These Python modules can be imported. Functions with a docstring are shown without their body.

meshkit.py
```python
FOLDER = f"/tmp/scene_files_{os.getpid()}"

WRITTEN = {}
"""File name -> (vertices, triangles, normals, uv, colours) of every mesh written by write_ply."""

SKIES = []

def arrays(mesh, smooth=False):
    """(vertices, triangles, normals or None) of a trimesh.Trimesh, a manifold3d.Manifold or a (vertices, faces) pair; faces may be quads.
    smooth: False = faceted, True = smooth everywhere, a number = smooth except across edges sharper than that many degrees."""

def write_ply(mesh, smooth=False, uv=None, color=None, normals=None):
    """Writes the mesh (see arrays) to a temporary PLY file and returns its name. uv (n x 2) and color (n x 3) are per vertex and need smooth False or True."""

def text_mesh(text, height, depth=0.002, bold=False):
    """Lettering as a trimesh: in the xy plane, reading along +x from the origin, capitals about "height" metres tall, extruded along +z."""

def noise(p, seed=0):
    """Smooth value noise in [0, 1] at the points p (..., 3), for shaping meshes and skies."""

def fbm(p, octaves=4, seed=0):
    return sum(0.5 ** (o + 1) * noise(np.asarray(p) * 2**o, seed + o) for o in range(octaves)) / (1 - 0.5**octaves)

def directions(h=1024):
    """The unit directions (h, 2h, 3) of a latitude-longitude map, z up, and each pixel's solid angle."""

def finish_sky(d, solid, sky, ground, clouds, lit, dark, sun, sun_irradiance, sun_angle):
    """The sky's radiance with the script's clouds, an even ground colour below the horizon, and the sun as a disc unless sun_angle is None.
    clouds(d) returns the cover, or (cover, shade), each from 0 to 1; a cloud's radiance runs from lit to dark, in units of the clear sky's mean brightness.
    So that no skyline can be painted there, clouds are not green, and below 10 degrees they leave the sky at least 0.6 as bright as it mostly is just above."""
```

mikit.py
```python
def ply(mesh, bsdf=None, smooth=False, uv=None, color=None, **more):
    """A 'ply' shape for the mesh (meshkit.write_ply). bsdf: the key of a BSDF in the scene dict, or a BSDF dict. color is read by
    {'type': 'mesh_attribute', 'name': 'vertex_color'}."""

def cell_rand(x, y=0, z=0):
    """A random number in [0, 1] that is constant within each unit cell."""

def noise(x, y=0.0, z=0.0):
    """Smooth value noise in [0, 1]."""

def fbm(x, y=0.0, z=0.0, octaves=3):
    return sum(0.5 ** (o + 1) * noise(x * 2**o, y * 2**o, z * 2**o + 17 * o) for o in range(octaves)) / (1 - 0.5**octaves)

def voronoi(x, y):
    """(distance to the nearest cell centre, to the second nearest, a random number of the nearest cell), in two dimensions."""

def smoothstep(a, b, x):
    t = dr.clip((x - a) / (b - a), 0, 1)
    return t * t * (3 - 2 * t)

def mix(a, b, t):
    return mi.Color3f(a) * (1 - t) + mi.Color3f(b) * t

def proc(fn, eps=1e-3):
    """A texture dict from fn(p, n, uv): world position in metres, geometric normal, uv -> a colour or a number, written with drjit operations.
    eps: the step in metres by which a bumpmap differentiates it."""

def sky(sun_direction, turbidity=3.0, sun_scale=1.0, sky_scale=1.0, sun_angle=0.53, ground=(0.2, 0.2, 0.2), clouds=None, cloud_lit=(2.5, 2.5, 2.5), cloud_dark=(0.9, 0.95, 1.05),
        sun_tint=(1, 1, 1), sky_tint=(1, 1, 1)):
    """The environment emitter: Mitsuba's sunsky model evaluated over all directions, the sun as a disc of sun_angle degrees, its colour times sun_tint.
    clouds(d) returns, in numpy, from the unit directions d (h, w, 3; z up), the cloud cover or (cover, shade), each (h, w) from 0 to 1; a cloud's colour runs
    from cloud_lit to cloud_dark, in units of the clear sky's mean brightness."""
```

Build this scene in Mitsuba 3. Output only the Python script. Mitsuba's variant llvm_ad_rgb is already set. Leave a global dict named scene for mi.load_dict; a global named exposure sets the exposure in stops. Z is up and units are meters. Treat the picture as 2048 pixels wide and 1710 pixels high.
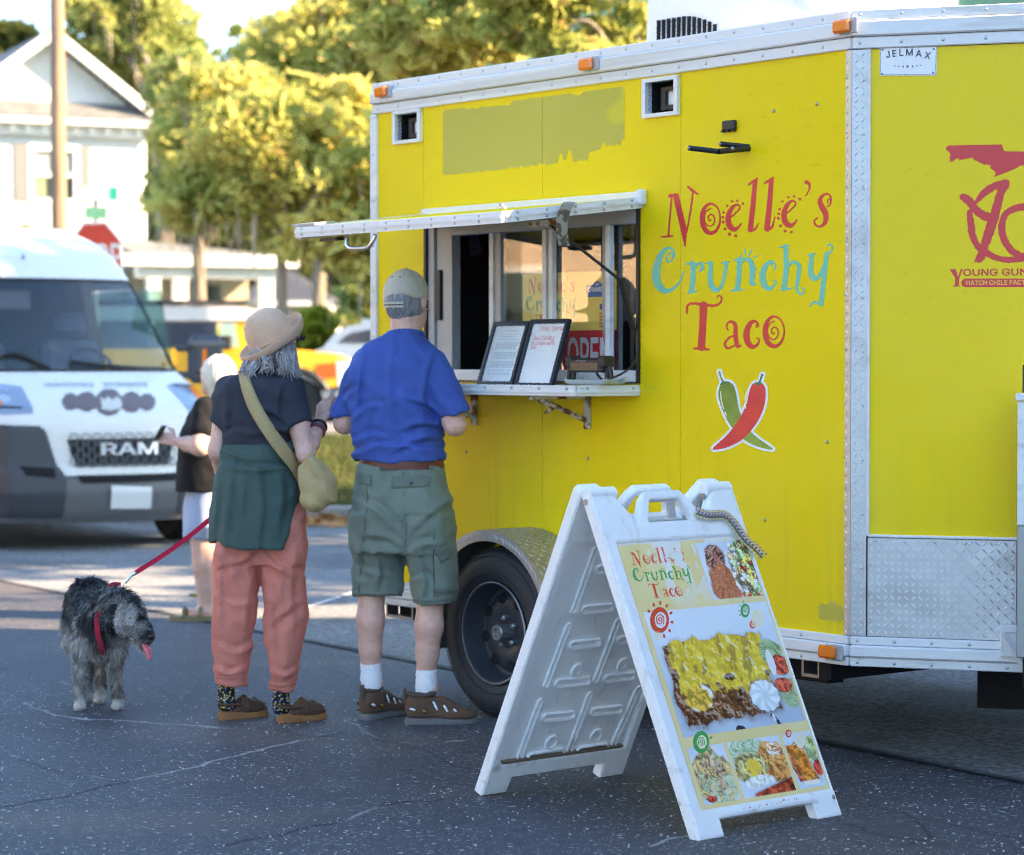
import math, random
import numpy as np, trimesh, manifold3d, shapely
import drjit as dr, mitsuba as mi
import mikit, meshkit
from shapely.geometry import Polygon, MultiPolygon, LineString, Point, box as sbox
from shapely.ops import unary_union
T = mi.ScalarTransform4f
scene, labels = {}, {}

# ---------------------------------------------------------------- camera, sky, exposure
F, CAM_H = 4940.0, 1.444                      # focal length in photo pixels (2048 wide), camera height
PITCH = math.atan(133 / F)
scene['camera'] = {'type': 'thinlens', 'fov': math.degrees(2 * math.atan(1024 / F)), 'fov_axis': 'x',
    'aperture_radius': 0.0125, 'focus_distance': 8.5, 'near_clip': 0.1, 'far_clip': 2000.0,
    'to_world': T().look_at(origin=[0, 0, CAM_H], target=[0, math.cos(PITCH), CAM_H - math.sin(PITCH)], up=[0, 0, 1])}
SUN = (0.93, -0.26, 0.60)


def sky_cover(d):
    n = meshkit.fbm(d * np.array([3.0, 3.0, 6.0]), 4, 7)
    return np.clip((n - 0.50) * 2.0, 0, 1) * 0.25


scene['sky'] = mikit.sky(SUN, turbidity=2.4, sun_tint=(0.80, 0.74, 0.66), sky_tint=(1.0, 0.965, 0.915), clouds=sky_cover, cloud_lit=(1.7, 1.7, 1.72))
exposure = 4.4

# ---------------------------------------------------------------- helpers
CAM = np.array([0, 0, CAM_H])


def ray(u, v):
    a, b = (u - 1024) / F, -(v - 855) / F
    return np.array([a, math.cos(PITCH) + b * math.sin(PITCH), -math.sin(PITCH) + b * math.cos(PITCH)])


def ground(u, v, z=0.0):
    d = ray(u, v)
    return CAM + d * ((z - CAM_H) / d[2])


def at(u, v, Y):
    d = ray(u, v)
    return CAM + d * (Y / d[1])


def on_plane(u, v, p, n):
    d = ray(u, v)
    return CAM + d * (np.dot(np.asarray(p) - CAM, n) / np.dot(d, n))


def freekey(key):
    if key not in scene and key not in labels:
        return key
    i = 1
    while f'{key}_{i:03d}' in scene or f'{key}_{i:03d}' in labels:
        i += 1
    return f'{key}_{i:03d}'


def thing(name, label, category, group=None):
    key = freekey(name)
    labels[key] = {'label': label, 'category': category}
    if group:
        labels[key]['group'] = group
    return key


def part(parent, name, mesh, mat, smooth=False, stuff=False, label=None, **kw):
    key = freekey(parent + '__' + name)
    if isinstance(mesh, list):
        mesh = trimesh.util.concatenate(mesh)
    scene[key] = mikit.ply(mesh, mat, smooth, **kw)
    d = {}
    if stuff:
        d['kind'] = 'stuff'
    if label:
        d['label'] = label
    if d:
        labels[key] = d
    return key


def solo(key, mesh, mat, smooth=False, **kw):
    if isinstance(mesh, list):
        mesh = trimesh.util.concatenate(mesh)
    scene[key] = mikit.ply(mesh, mat, smooth, **kw)
    return key


def structure(name, label, mesh, mat, smooth=False, kind='structure'):
    key = freekey(name)
    solo(key, mesh, mat, smooth)
    labels[key] = {'label': label, 'kind': kind}
    return key


def frame(o, x, y, z=(0, 0, 1)):
    m = np.eye(4)
    m[:3, 0], m[:3, 1], m[:3, 2], m[:3, 3] = x, y, z, o
    return m


def rotz(a, o=(0, 0, 0)):
    c, s = math.cos(a), math.sin(a)
    return frame(o, (c, s, 0), (-s, c, 0))


def put(mesh, m):
    mesh = mesh.copy()
    mesh.apply_transform(m)
    return mesh


def cbox(x0, x1, y0, y1, z0, z1, c=0.0):
    if c <= 0:
        m = trimesh.creation.box([x1 - x0, y1 - y0, z1 - z0])
        m.apply_translation([(x0 + x1) / 2, (y0 + y1) / 2, (z0 + z1) / 2])
        return m
    c = min(c, (x1 - x0) * .45, (y1 - y0) * .45, (z1 - z0) * .45)
    pts = []
    for a in (0, 1, 2):
        for i in (0, 1):
            for j in (0, 1):
                for k in (0, 1):
                    p = [(x0, x1)[i], (y0, y1)[j], (z0, z1)[k]]
                    for b in (0, 1, 2):
                        if b != a:
                            p[b] += c * (1, -1)[(i, j, k)[b]]
                    pts.append(p)
    return trimesh.convex.convex_hull(np.array(pts))


def polys(g):
    if g.is_empty:
        return []
    return [p for p in getattr(g, 'geoms', [g]) if p.geom_type == 'Polygon' and p.area > 1e-12]


def extrude(g, h):
    out = [trimesh.creation.extrude_polygon(p, h, engine='earcut') for p in polys(g)]
    return trimesh.util.concatenate(out)


def ext_xz(g, y0, y1):
    """polygon in (x, z), extruded from y0 to y1 (y0 < y1)"""
    m = extrude(g, y1 - y0)
    v = m.vertices
    return trimesh.Trimesh(np.stack([v[:, 0], y1 - v[:, 2], v[:, 1]], 1), m.faces, process=False)


def tube(pts, r, n=8, caps=True):
    pts = np.asarray(pts, float)
    r = np.broadcast_to(np.asarray(r, float), (len(pts),))
    tan = np.gradient(pts, axis=0)
    tan /= np.linalg.norm(tan, axis=1, keepdims=True) + 1e-12
    a = np.cross(tan[0], [0, 0, 1] if abs(tan[0][2]) < .9 else [1, 0, 0])
    a /= np.linalg.norm(a)
    rings, ang = [], np.arange(n) * 2 * np.pi / n
    for p, t, q in zip(pts, tan, r):
        a = a - t * np.dot(a, t)
        a /= np.linalg.norm(a) + 1e-12
        b = np.cross(t, a)
        rings.append(p + q * (np.cos(ang)[:, None] * a + np.sin(ang)[:, None] * b))
    v = np.vstack(rings)
    i = np.arange(n)
    f = []
    for k in range(len(pts) - 1):
        p0, p1, q0, q1 = k * n + i, k * n + (i + 1) % n, (k + 1) * n + i, (k + 1) * n + (i + 1) % n
        f += [np.stack([p0, p1, q1], 1), np.stack([p0, q1, q0], 1)]
    if caps:
        v = np.vstack([v, pts[0], pts[-1]])
        m = len(v)
        f += [np.stack([(i + 1) % n, i, i * 0 + m - 2], 1), np.stack([(len(pts) - 1) * n + i, (len(pts) - 1) * n + (i + 1) % n, i * 0 + m - 1], 1)]
    return trimesh.Trimesh(v, np.vstack(f), process=False)


def curve(pts, n=8):
    """Catmull-Rom through the points, any number of columns"""
    p = np.asarray(pts, float)
    if len(p) < 3:
        return np.array([p[0] + (p[-1] - p[0]) * t for t in np.linspace(0, 1, n + 1)])
    q = np.vstack([2 * p[0] - p[1], p, 2 * p[-1] - p[-2]])
    out = []
    for i in range(1, len(q) - 2):
        for t in np.arange(n) / n:
            a, b, c, d = q[i - 1:i + 3]
            out.append(.5 * (2 * b + (c - a) * t + (2 * a - 5 * b + 4 * c - d) * t * t + (3 * b - a - 3 * c + d) * t ** 3))
    out.append(p[-1])
    return np.array(out)


def lathe(profile, n=32, axis='z'):
    """profile of (r, h) points"""
    p = np.asarray(profile, float)
    ang = np.arange(n) * 2 * np.pi / n
    v = np.stack([p[:, None, 0] * np.cos(ang), p[:, None, 0] * np.sin(ang), np.repeat(p[:, None, 1], n, 1)], -1).reshape(-1, 3)
    i = np.arange(n)
    f = []
    for k in range(len(p) - 1):
        a, b, c, d = k * n + i, k * n + (i + 1) % n, (k + 1) * n + i, (k + 1) * n + (i + 1) % n
        f += [np.stack([a, b, d], 1), np.stack([a, d, c], 1)]
    m = trimesh.Trimesh(v, np.vstack(f), process=False)
    if axis == 'y':                            # axis along -y
        m.apply_transform(np.array([[1, 0, 0, 0], [0, 0, -1, 0], [0, 1, 0, 0], [0, 0, 0, 1.0]]))
    if axis == 'x':
        m.apply_transform(np.array([[0, 0, 1, 0], [1, 0, 0, 0], [0, 1, 0, 0], [0, 0, 0, 1.0]]))
    return m


def ball(c, r, n=2):
    m = trimesh.creation.icosphere(n, 1.0)
    m.vertices = m.vertices * np.asarray(r) + np.asarray(c)
    return m


def grid_mesh(fn, us, vs, flip=False):
    P = np.array([[fn(u, v) for v in vs] for u in us])
    n, m = len(us), len(vs)
    i, j = np.meshgrid(np.arange(n - 1), np.arange(m - 1), indexing='ij')
    a, b, c, d = (i * m + j).ravel(), ((i + 1) * m + j).ravel(), ((i + 1) * m + j + 1).ravel(), (i * m + j + 1).ravel()
    f = np.vstack([np.stack([a, b, c], 1), np.stack([a, c, d], 1)])
    return trimesh.Trimesh(P.reshape(-1, 3), f[:, ::-1] if flip else f, process=False)


def strip(left, right, thick=0.0):
    a, b = np.asarray(left, float), np.asarray(right, float)
    n = len(a)
    i = np.arange(n - 1)
    return trimesh.Trimesh(np.vstack([a, b]), np.vstack([np.stack([i, i + 1, n + i + 1], 1), np.stack([i, n + i + 1, n + i], 1)]), process=False)


def stroke(pts, n=8, smooth=True):
    """a brush stroke of (x, y, width) points as a shapely polygon"""
    p = curve(pts, n) if smooth else np.asarray(pts, float)
    out = []
    for a, b in zip(p[:-1], p[1:]):
        out.append(unary_union([Point(a[:2]).buffer(max(a[2], 1e-6) / 2, 6), Point(b[:2]).buffer(max(b[2], 1e-6) / 2, 6)]).convex_hull)
    return unary_union(out)


# ---------------------------------------------------------------- signed distance bodies
class Field:
    """a smooth union of rounded shapes on a grid, turned into one continuous mesh by surface nets"""

    def __init__(self, lo, hi, h):
        self.lo, self.h = np.asarray(lo, float), h
        self.n = np.ceil((np.asarray(hi) - self.lo) / h).astype(int) + 1
        self.D = np.full(self.n, 0.5)

    def sub(self, lo, hi):
        a = np.clip(np.floor((lo - self.lo) / self.h).astype(int), 0, self.n)
        b = np.clip(np.ceil((hi - self.lo) / self.h).astype(int) + 1, 0, self.n)
        sl = tuple(slice(x, y) for x, y in zip(a, b))
        ax = [self.lo[k] + self.h * np.arange(a[k], b[k]) for k in range(3)]
        return sl, np.stack(np.meshgrid(*ax, indexing='ij'), -1)

    def mix(self, sl, d, k):
        D = self.D[sl]
        if D.size == 0:
            return
        if k > 0:
            h = np.clip(.5 + .5 * (D - d) / k, 0, 1)
            self.D[sl] = D * (1 - h) + d * h - k * h * (1 - h)
        else:
            self.D[sl] = np.minimum(D, d)

    def cone(self, a, b, ra, rb, k=.02, flat=None):
        """a rounded cone; flat=(direction, factor) squeezes it along a direction"""
        a, b = np.asarray(a, float), np.asarray(b, float)
        pad = max(ra, rb) * 1.3 + 2 * k + .03
        sl, P = self.sub(np.minimum(a, b) - pad, np.maximum(a, b) + pad)
        if P.size == 0:
            return self
        ab = b - a
        q = P - a
        t = np.clip((q @ ab) / max(ab @ ab, 1e-12), 0, 1)
        w = q - t[..., None] * ab
        if flat is not None:
            dd = np.asarray(flat[0], float) / np.linalg.norm(flat[0])
            w = w + (w @ dd)[..., None] * dd * (1 / flat[1] - 1)
        self.mix(sl, np.linalg.norm(w, axis=-1) - (ra + (rb - ra) * t), k)
        return self

    def chain(self, pts, k=.02, flat=None):
        for p, q in zip(pts[:-1], pts[1:]):
            self.cone(p[:3], q[:3], p[3], q[3], k, flat)
        return self

    def ell(self, c, r, k=.02, yaw=0.0, cut=False, R=None):
        c, r = np.asarray(c, float), np.asarray(r, float)
        pad = max(r) + 2 * k + .03
        sl, P = self.sub(c - pad, c + pad)
        if P.size == 0:
            return self
        q = P - c
        if R is None:
            cs, sn = math.cos(yaw), math.sin(yaw)
            q = np.stack([q[..., 0] * cs + q[..., 1] * sn, -q[..., 0] * sn + q[..., 1] * cs, q[..., 2]], -1)
        else:
            q = q @ R
        k0, k1 = np.linalg.norm(q / r, axis=-1), np.linalg.norm(q / r ** 2, axis=-1) + 1e-9
        d = k0 * (k0 - 1) / k1
        if cut:
            D = self.D[sl]
            h = np.clip(.5 - .5 * (D + d) / max(k, 1e-6), 0, 1)
            self.D[sl] = D * (1 - h) - d * h + k * h * (1 - h)
        else:
            self.mix(sl, d, k)
        return self

    def loft(self, secs, k=.02, yaw=0.0, pw=2.3):
        """sections (z, cx, cy, half width, half depth), an upright body of elliptic rings"""
        s = np.array(sorted(secs), float)
        pad = 2 * k + .03
        m = np.maximum(s[:, 3], s[:, 4])
        sl, P = self.sub(np.array([(s[:, 1] - m).min() - pad, (s[:, 2] - m).min() - pad, s[0, 0] - pad]), np.array([(s[:, 1] + m).max() + pad, (s[:, 2] + m).max() + pad, s[-1, 0] + pad]))
        z = P[0, 0, :, 2]
        zz = np.linspace(s[0, 0], s[-1, 0], 120)
        dense = []
        for i in range(1, 5):
            y = np.interp(zz, s[:, 0], s[:, i])
            for _ in range(3):
                y = np.concatenate([[y[0]], (y[:-2] + 2 * y[1:-1] + y[2:]) / 4, [y[-1]]])
            dense.append(y)
        cx, cy, a, b = (np.interp(z, zz, y) for y in dense)
        x, y = P[..., 0] - cx, P[..., 1] - cy
        cs, sn = math.cos(yaw), math.sin(yaw)
        x, y = x * cs + y * sn, -x * sn + y * cs
        kk = (np.abs(x / a) ** pw + np.abs(y / b) ** pw) ** (1 / pw)
        d = (kk - 1) * np.minimum(a, b) * .9
        d = np.maximum(d, np.maximum(s[0, 0] - P[..., 2], P[..., 2] - s[-1, 0]))
        self.mix(sl, d, k)
        return self

    def fold(self, fn):
        ax = [self.lo[k] + self.h * np.arange(self.n[k]) for k in range(3)]
        near = np.abs(self.D) < .05
        P = np.stack(np.meshgrid(*ax, indexing='ij'), -1)[near]
        self.D[near] += fn(P)
        return self

    def clip(self, p, n):
        """keep the side of the plane that n points away from"""
        ax = [self.lo[k] + self.h * np.arange(self.n[k]) for k in range(3)]
        P = np.stack(np.meshgrid(*ax, indexing='ij'), -1)
        n = np.asarray(n, float) / np.linalg.norm(n)
        self.D = np.maximum(self.D, (P - np.asarray(p)) @ n)
        return self

    def minus(self, other_d):
        self.D = np.maximum(self.D, -other_d)
        return self

    def mesh(self, smooth=4):
        D = np.pad(self.D, 1, constant_values=.5)
        D = np.where(np.abs(D) < 1e-7, 1e-7, D)
        n = np.array(D.shape) - 1
        ins = D < 0
        acc, cnt = np.zeros((*n, 3)), np.zeros(n)
        corner = lambda A, o: A[o[0]:o[0] + n[0], o[1]:o[1] + n[1], o[2]:o[2] + n[2]]
        for ax in range(3):
            for o1 in (0, 1):
                for o2 in (0, 1):
                    o = [0, 0, 0]
                    others = [i for i in range(3) if i != ax]
                    o[others[0]], o[others[1]] = o1, o2
                    e = list(o)
                    e[ax] = 1
                    A, B = corner(D, o), corner(D, e)
                    x = (A < 0) != (B < 0)
                    t = A[x] / (A[x] - B[x])
                    p = np.tile(np.array(o, float), (len(t), 1))
                    p[:, ax] = t
                    acc[x] += p
                    cnt[x] += 1
        on = cnt > 0
        idx = np.full(n, -1)
        idx[on] = np.arange(on.sum())
        v = (np.argwhere(on) + acc[on] / cnt[on][:, None] - 1) * self.h + self.lo
        faces = []
        for ax in range(3):
            b, c = [(1, 2), (2, 0), (0, 1)][ax]
            sh = [slice(1, None)] * 3
            lo_, hi_ = [slice(1, -1)] * 3, [slice(1, -1)] * 3
            lo_[ax], hi_[ax] = slice(0, -1), slice(1, None)
            A, B = ins[tuple(lo_)], ins[tuple(hi_)]
            w = np.argwhere(A != B)
            if not len(w):
                continue
            s = A[tuple(w.T)]
            q = w.copy()
            for k in range(3):
                if k != ax:
                    q[:, k] += 1
            e = np.zeros(3, int)
            def g(db, dc):
                r = q.copy()
                r[:, b] += db
                r[:, c] += dc
                return idx[tuple(r.T)]
            quad = np.stack([g(-1, -1), g(0, -1), g(0, 0), g(-1, 0)], 1)
            quad = np.where(s[:, None], quad, quad[:, ::-1])
            faces += [quad[:, [0, 1, 2]], quad[:, [0, 2, 3]]]
        m = trimesh.Trimesh(v, np.vstack(faces), process=False)
        if smooth:                                   # Taubin smoothing
            from scipy.sparse import coo_matrix
            e = m.edges_unique
            A = coo_matrix((np.ones(2 * len(e)), (np.r_[e[:, 0], e[:, 1]], np.r_[e[:, 1], e[:, 0]])), shape=(len(v), len(v))).tocsr()
            deg = np.maximum(np.asarray(A.sum(1)).ravel(), 1)[:, None]
            v = np.array(m.vertices)
            for _ in range(smooth):
                for lam in (.5, -.52):
                    v = v + lam * (A @ v / deg - v)
            m = trimesh.Trimesh(v, m.faces, process=False)
        return m


# ---------------------------------------------------------------- materials
def mat(name, d):
    scene['mat_' + name] = d
    return 'mat_' + name


def rgb(*c):
    return {'type': 'rgb', 'value': list(c)}


def princ(name, color, rough=.5, metallic=0.0, spec=.5, **kw):
    col = color if isinstance(color, dict) else rgb(*color)
    return mat(name, {'type': 'twosided', 'b': {'type': 'principled', 'base_color': col, 'roughness': rough, 'metallic': metallic, 'specular': spec, **kw}})


def bumped(name, color, rough, bump, scale, metallic=0.0, spec=.5, eps=1e-3, **kw):
    col = color if isinstance(color, dict) else rgb(*color)
    return mat(name, {'type': 'twosided', 'b': {'type': 'bumpmap', 't': mikit.proc(bump, eps), 'scale': scale, 'n': {'type': 'principled', 'base_color': col, 'roughness': rough, 'metallic': metallic, 'specular': spec, **kw}}})


noise, fbm, mix, sstep, voronoi = mikit.noise, mikit.fbm, mikit.mix, mikit.smoothstep, mikit.voronoi
M_BLACK = princ('black_plastic', (.015, .016, .018), .45)
M_RUBBER = princ('rubber', (.022, .023, .026), .75)
M_CHROME = princ('bright_metal', (.8, .8, .82), .18, 1.0)
M_STEEL = princ('grey_steel', (.32, .33, .35), .4, .8)
M_WHITE = princ('white_paint', (.78, .79, .80), .35)
M_DARK = princ('dark_void', (.01, .01, .012), .9)
M_GLASS = mat('pane', {'type': 'thindielectric', 'int_ior': 1.5})
M_ORANGE = princ('amber_lens', (.85, .20, .01), .15, spec=.7)
M_RED = princ('red_print', (.62, .03, .035), .35)
M_TEAL = princ('teal_print', (.13, .50, .36), .35)
# ---------------------------------------------------------------- ground, roads, lawn
SEAM_A, SEAM_B = np.array([-3.34, 16.1]), np.array([1.74, 8.41])     # the joint between the dark and the old asphalt
CRACKS_PX = [[(0, 1612), (130, 1592), (250, 1566), (390, 1532), (560, 1490), (700, 1462)], [(20, 1512), (120, 1545), (250, 1565)],
    [(690, 1440), (735, 1462), (760, 1482), (850, 1500), (965, 1552)], [(760, 1482), (850, 1492), (930, 1480)], [(525, 1455), (600, 1470), (720, 1472)],
    [(450, 1690), (560, 1670), (690, 1640), (760, 1612), (940, 1592)], [(1690, 1600), (1740, 1612), (1815, 1632), (1860, 1675), (1810, 1690)], [(1850, 1640), (1935, 1660), (2040, 1682)],
    [(50, 1405), (110, 1430), (190, 1440), (330, 1448), (480, 1458)], [(0, 1335), (70, 1350), (150, 1372)], [(640, 1330), (690, 1352), (720, 1380)], [(1660, 1640), (1760, 1668), (1890, 1690)], [(1300, 1690), (1420, 1660), (1580, 1640)]]
CRACKS = [[ground(u, v)[:2] for u, v in c] for c in CRACKS_PX]


def crack_dist(p):
    x = p.x + .03 * (noise(p.x * 9, p.y * 9) - .5) + .012 * (noise(p.x * 40, p.y * 40) - .5)
    y = p.y + .07 * (noise(p.x * 8 + 9, p.y * 8) - .5) + .02 * (noise(p.x * 40 + 9, p.y * 40) - .5)
    best = mi.Float(9)
    for c in CRACKS:
        for a, b in zip(c[:-1], c[1:]):
            dx, dy = float(b[0] - a[0]), float(b[1] - a[1])
            t = dr.clip(((x - float(a[0])) * dx + (y - float(a[1])) * dy) / (dx * dx + dy * dy), 0, 1)
            best = dr.minimum(best, dr.square(x - float(a[0]) - t * dx) + dr.square(y - float(a[1]) - t * dy))
    return dr.sqrt(best)


def dark_asphalt(p, n, uv):
    big = fbm(p.x * .7, p.y * .7, 0.0, 3)
    fine = fbm(p.x * 55, p.y * 55, 1.0, 2)
    base = mix((.025, .026, .034), (.068, .068, .082), big * .55 + fine * .55)
    base = mix(base, (.085, .070, .062), sstep(.55, .75, fbm(p.x * .9 + 4, p.y * 2.2, 7.0, 3)) * .5)
    d1, d2, r = voronoi(p.x * 66 + 2 * fine, p.y * 66)
    chip = sstep(.46, .22, d1 + .22 * fine) * sstep(.62, .95, r) * sstep(.25, .62, fbm(p.x * 5, p.y * 5, 4.0, 2) + .12)
    e1, e2, q = voronoi(p.x * 21 + 7, p.y * 21)
    big_chip = sstep(.22, .10, e1) * sstep(.95, .975, q)
    c = mix(base, (.40, .40, .42), dr.clip(chip * .62 + big_chip * .7, 0, 1))
    d = crack_dist(p)
    side = noise(p.x * 2.3 + 3, p.y * 2.3)
    c = mix(c, (.014, .014, .018), sstep(.007, .002, d) * sstep(.35, .6, 1 - side) * .7)
    c = mix(c, (.30, .30, .32), sstep(.016, .004, d) * sstep(.42, .66, side) * .75)
    return c


def asphalt_bump(p, n, uv):
    d1, d2, r = voronoi(p.x * 75, p.y * 75)
    return fbm(p.x * 30, p.y * 30, 0.0, 2) * .5 - d1 * .5 - sstep(.012, .002, crack_dist(p)) * 1.5


def old_asphalt(p, n, uv):
    d1, d2, r = voronoi(p.x * 42, p.y * 42)
    c = mix((.085, .088, .098), (.23, .235, .245), r * .75 + .25 * fbm(p.x * 1.3, p.y * 1.3, 2.0, 3))
    c = mix(c, (.045, .046, .05), sstep(.5, .8, d1) * .6)
    edge = ((p.x - float(SEAM_A[0])) * 7.69 + (p.y - float(SEAM_A[1])) * 5.08) / 9.216    # metres beyond the seam
    w = .06 * (fbm(p.x * 3, p.y * 3, 5.0, 2) - .5)
    c = mix((.02, .021, .025), c, sstep(.0, .10, edge + w))
    return mix(c, c * mi.Color3f(.72), sstep(.55, .7, fbm(p.x * .8 + 3, p.y * .8, 1.0, 3)))


def lawn_color(p, n, uv):
    g = mix((.035, .065, .014), (.085, .080, .032), fbm(p.x * .9, p.y * .9, 3.0, 3))
    return mix(g, g * mi.Color3f(.45), noise(p.x * 40, p.y * 40))


M_ASPH = bumped('dark_asphalt', mikit.proc(dark_asphalt), .62, asphalt_bump, .0035, spec=.35, eps=2e-3)
M_OLD = princ('old_asphalt', mikit.proc(old_asphalt), .85, spec=.25)
M_LAWN = princ('lawn', mikit.proc(lawn_color), .9, spec=.1)
M_ROAD = princ('far_road', (.12, .12, .125), .8)
M_CURB = bumped('kerb_concrete', mikit.proc(lambda p, n, uv: mix((.20, .19, .175), (.34, .32, .30), fbm(p.x * 9, p.y * 9, p.z * 9, 3))), .9, lambda p, n, uv: fbm(p.x * 30, p.y * 30, p.z * 30, 2), .006)


def flat(pts, z):
    m = extrude(Polygon(pts), .01)
    v = m.vertices.copy()
    keep = np.all(np.abs(v[m.faces][:, :, 2] - .01) < 1e-9, axis=1)
    m = trimesh.Trimesh(v, m.faces[keep], process=True)
    m.vertices[:, 2] = z
    return m


FAR_Z = .38
structure('asphalt', 'dark patched asphalt with pale stone chips and hairline cracks in the foreground', flat([(-70, -40), (70, -40), (70, 22.2), (-70, 22.2)], 0), M_ASPH)
dv = (SEAM_B - SEAM_A) / np.linalg.norm(SEAM_B - SEAM_A)
s0, s1 = SEAM_A - dv * 9.0, SEAM_B + dv * 30
structure('road', 'older light grey asphalt under the trailer and behind the people', flat([s0, s1, (70, s1[1]), (70, 22.2), (s0[0] - 8, 22.2)], .004), M_OLD)
# raised lawn behind the kerb, climbing to the far street
def lawn_pt(u, v):
    y = 22.28 + v * (33.6 - 22.28)
    return (u, y, .12 + (FAR_Z - .10) * v + .03 * math.sin(u * 1.7) * v)
structure('lawn', 'short grass strip behind the kerb', grid_mesh(lawn_pt, np.linspace(-70, 70, 90), np.linspace(0, 1, 12)), M_LAWN, True)
structure('street', 'far street on which the yellow car stands', flat([(-300, 33.5), (300, 33.5), (300, 47), (-300, 47)], FAR_Z), M_ROAD)
structure('far_lawn', 'grass in front of the houses', flat([(-700, 47), (700, 47), (700, 1500), (-700, 1500)], FAR_Z + .02), M_LAWN)
kerb = []
structure('kerb', 'weathered concrete kerb in front of the grass', cbox(-70, 70, 22.1, 22.28, -.02, .14, .02), M_CURB)
# white parking line on the old asphalt
a, b = ground(615, 1216), ground(735, 1178)
w = np.array([0.0, .09, 0])
structure('parking_line', 'worn white painted line on the old asphalt', flat([(a - w)[:2], (b - w)[:2], (b + w)[:2], (a + w)[:2]], .008),
    princ('road_paint', mikit.proc(lambda p, n, uv: mix((.16, .16, .17), (.55, .55, .54), sstep(.3, .55, fbm(p.x * 14, p.y * 14, 0.0, 3)))), .8))
# loose pale stone chips set in the worn asphalt
g7 = np.random.default_rng(71)
nst = 3600
sx_ = g7.uniform(-2.6, 2.4, nst * 3); sy_ = 6.6 + 4.2 * g7.uniform(0, 1, nst * 3) ** 1.2
ok_ = (np.abs(sx_) < .23 * sy_ + .1) & ((sx_ + 3.34) * 7.69 + (sy_ - 16.1) * 5.08 < -.2) & (meshkit.fbm(np.stack([sx_ * 3, sy_ * 3, sx_ * 0], 1), 3, 5) > g7.uniform(.25, .62, nst * 3))
sx_, sy_ = sx_[ok_][:nst], sy_[ok_][:nst]
stone = trimesh.creation.icosahedron()
sr_ = (.0010 + .0036 * g7.uniform(0, 1, len(sx_)) ** 3)
sv = stone.vertices[None] * sr_[:, None, None] * g7.uniform(.6, 1.4, (len(sx_), 12, 1)) * np.array([1, 1, .7])
sv[:, :, 0] += sx_[:, None]; sv[:, :, 1] += sy_[:, None]; sv[:, :, 2] += sr_[:, None] * .2
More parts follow.
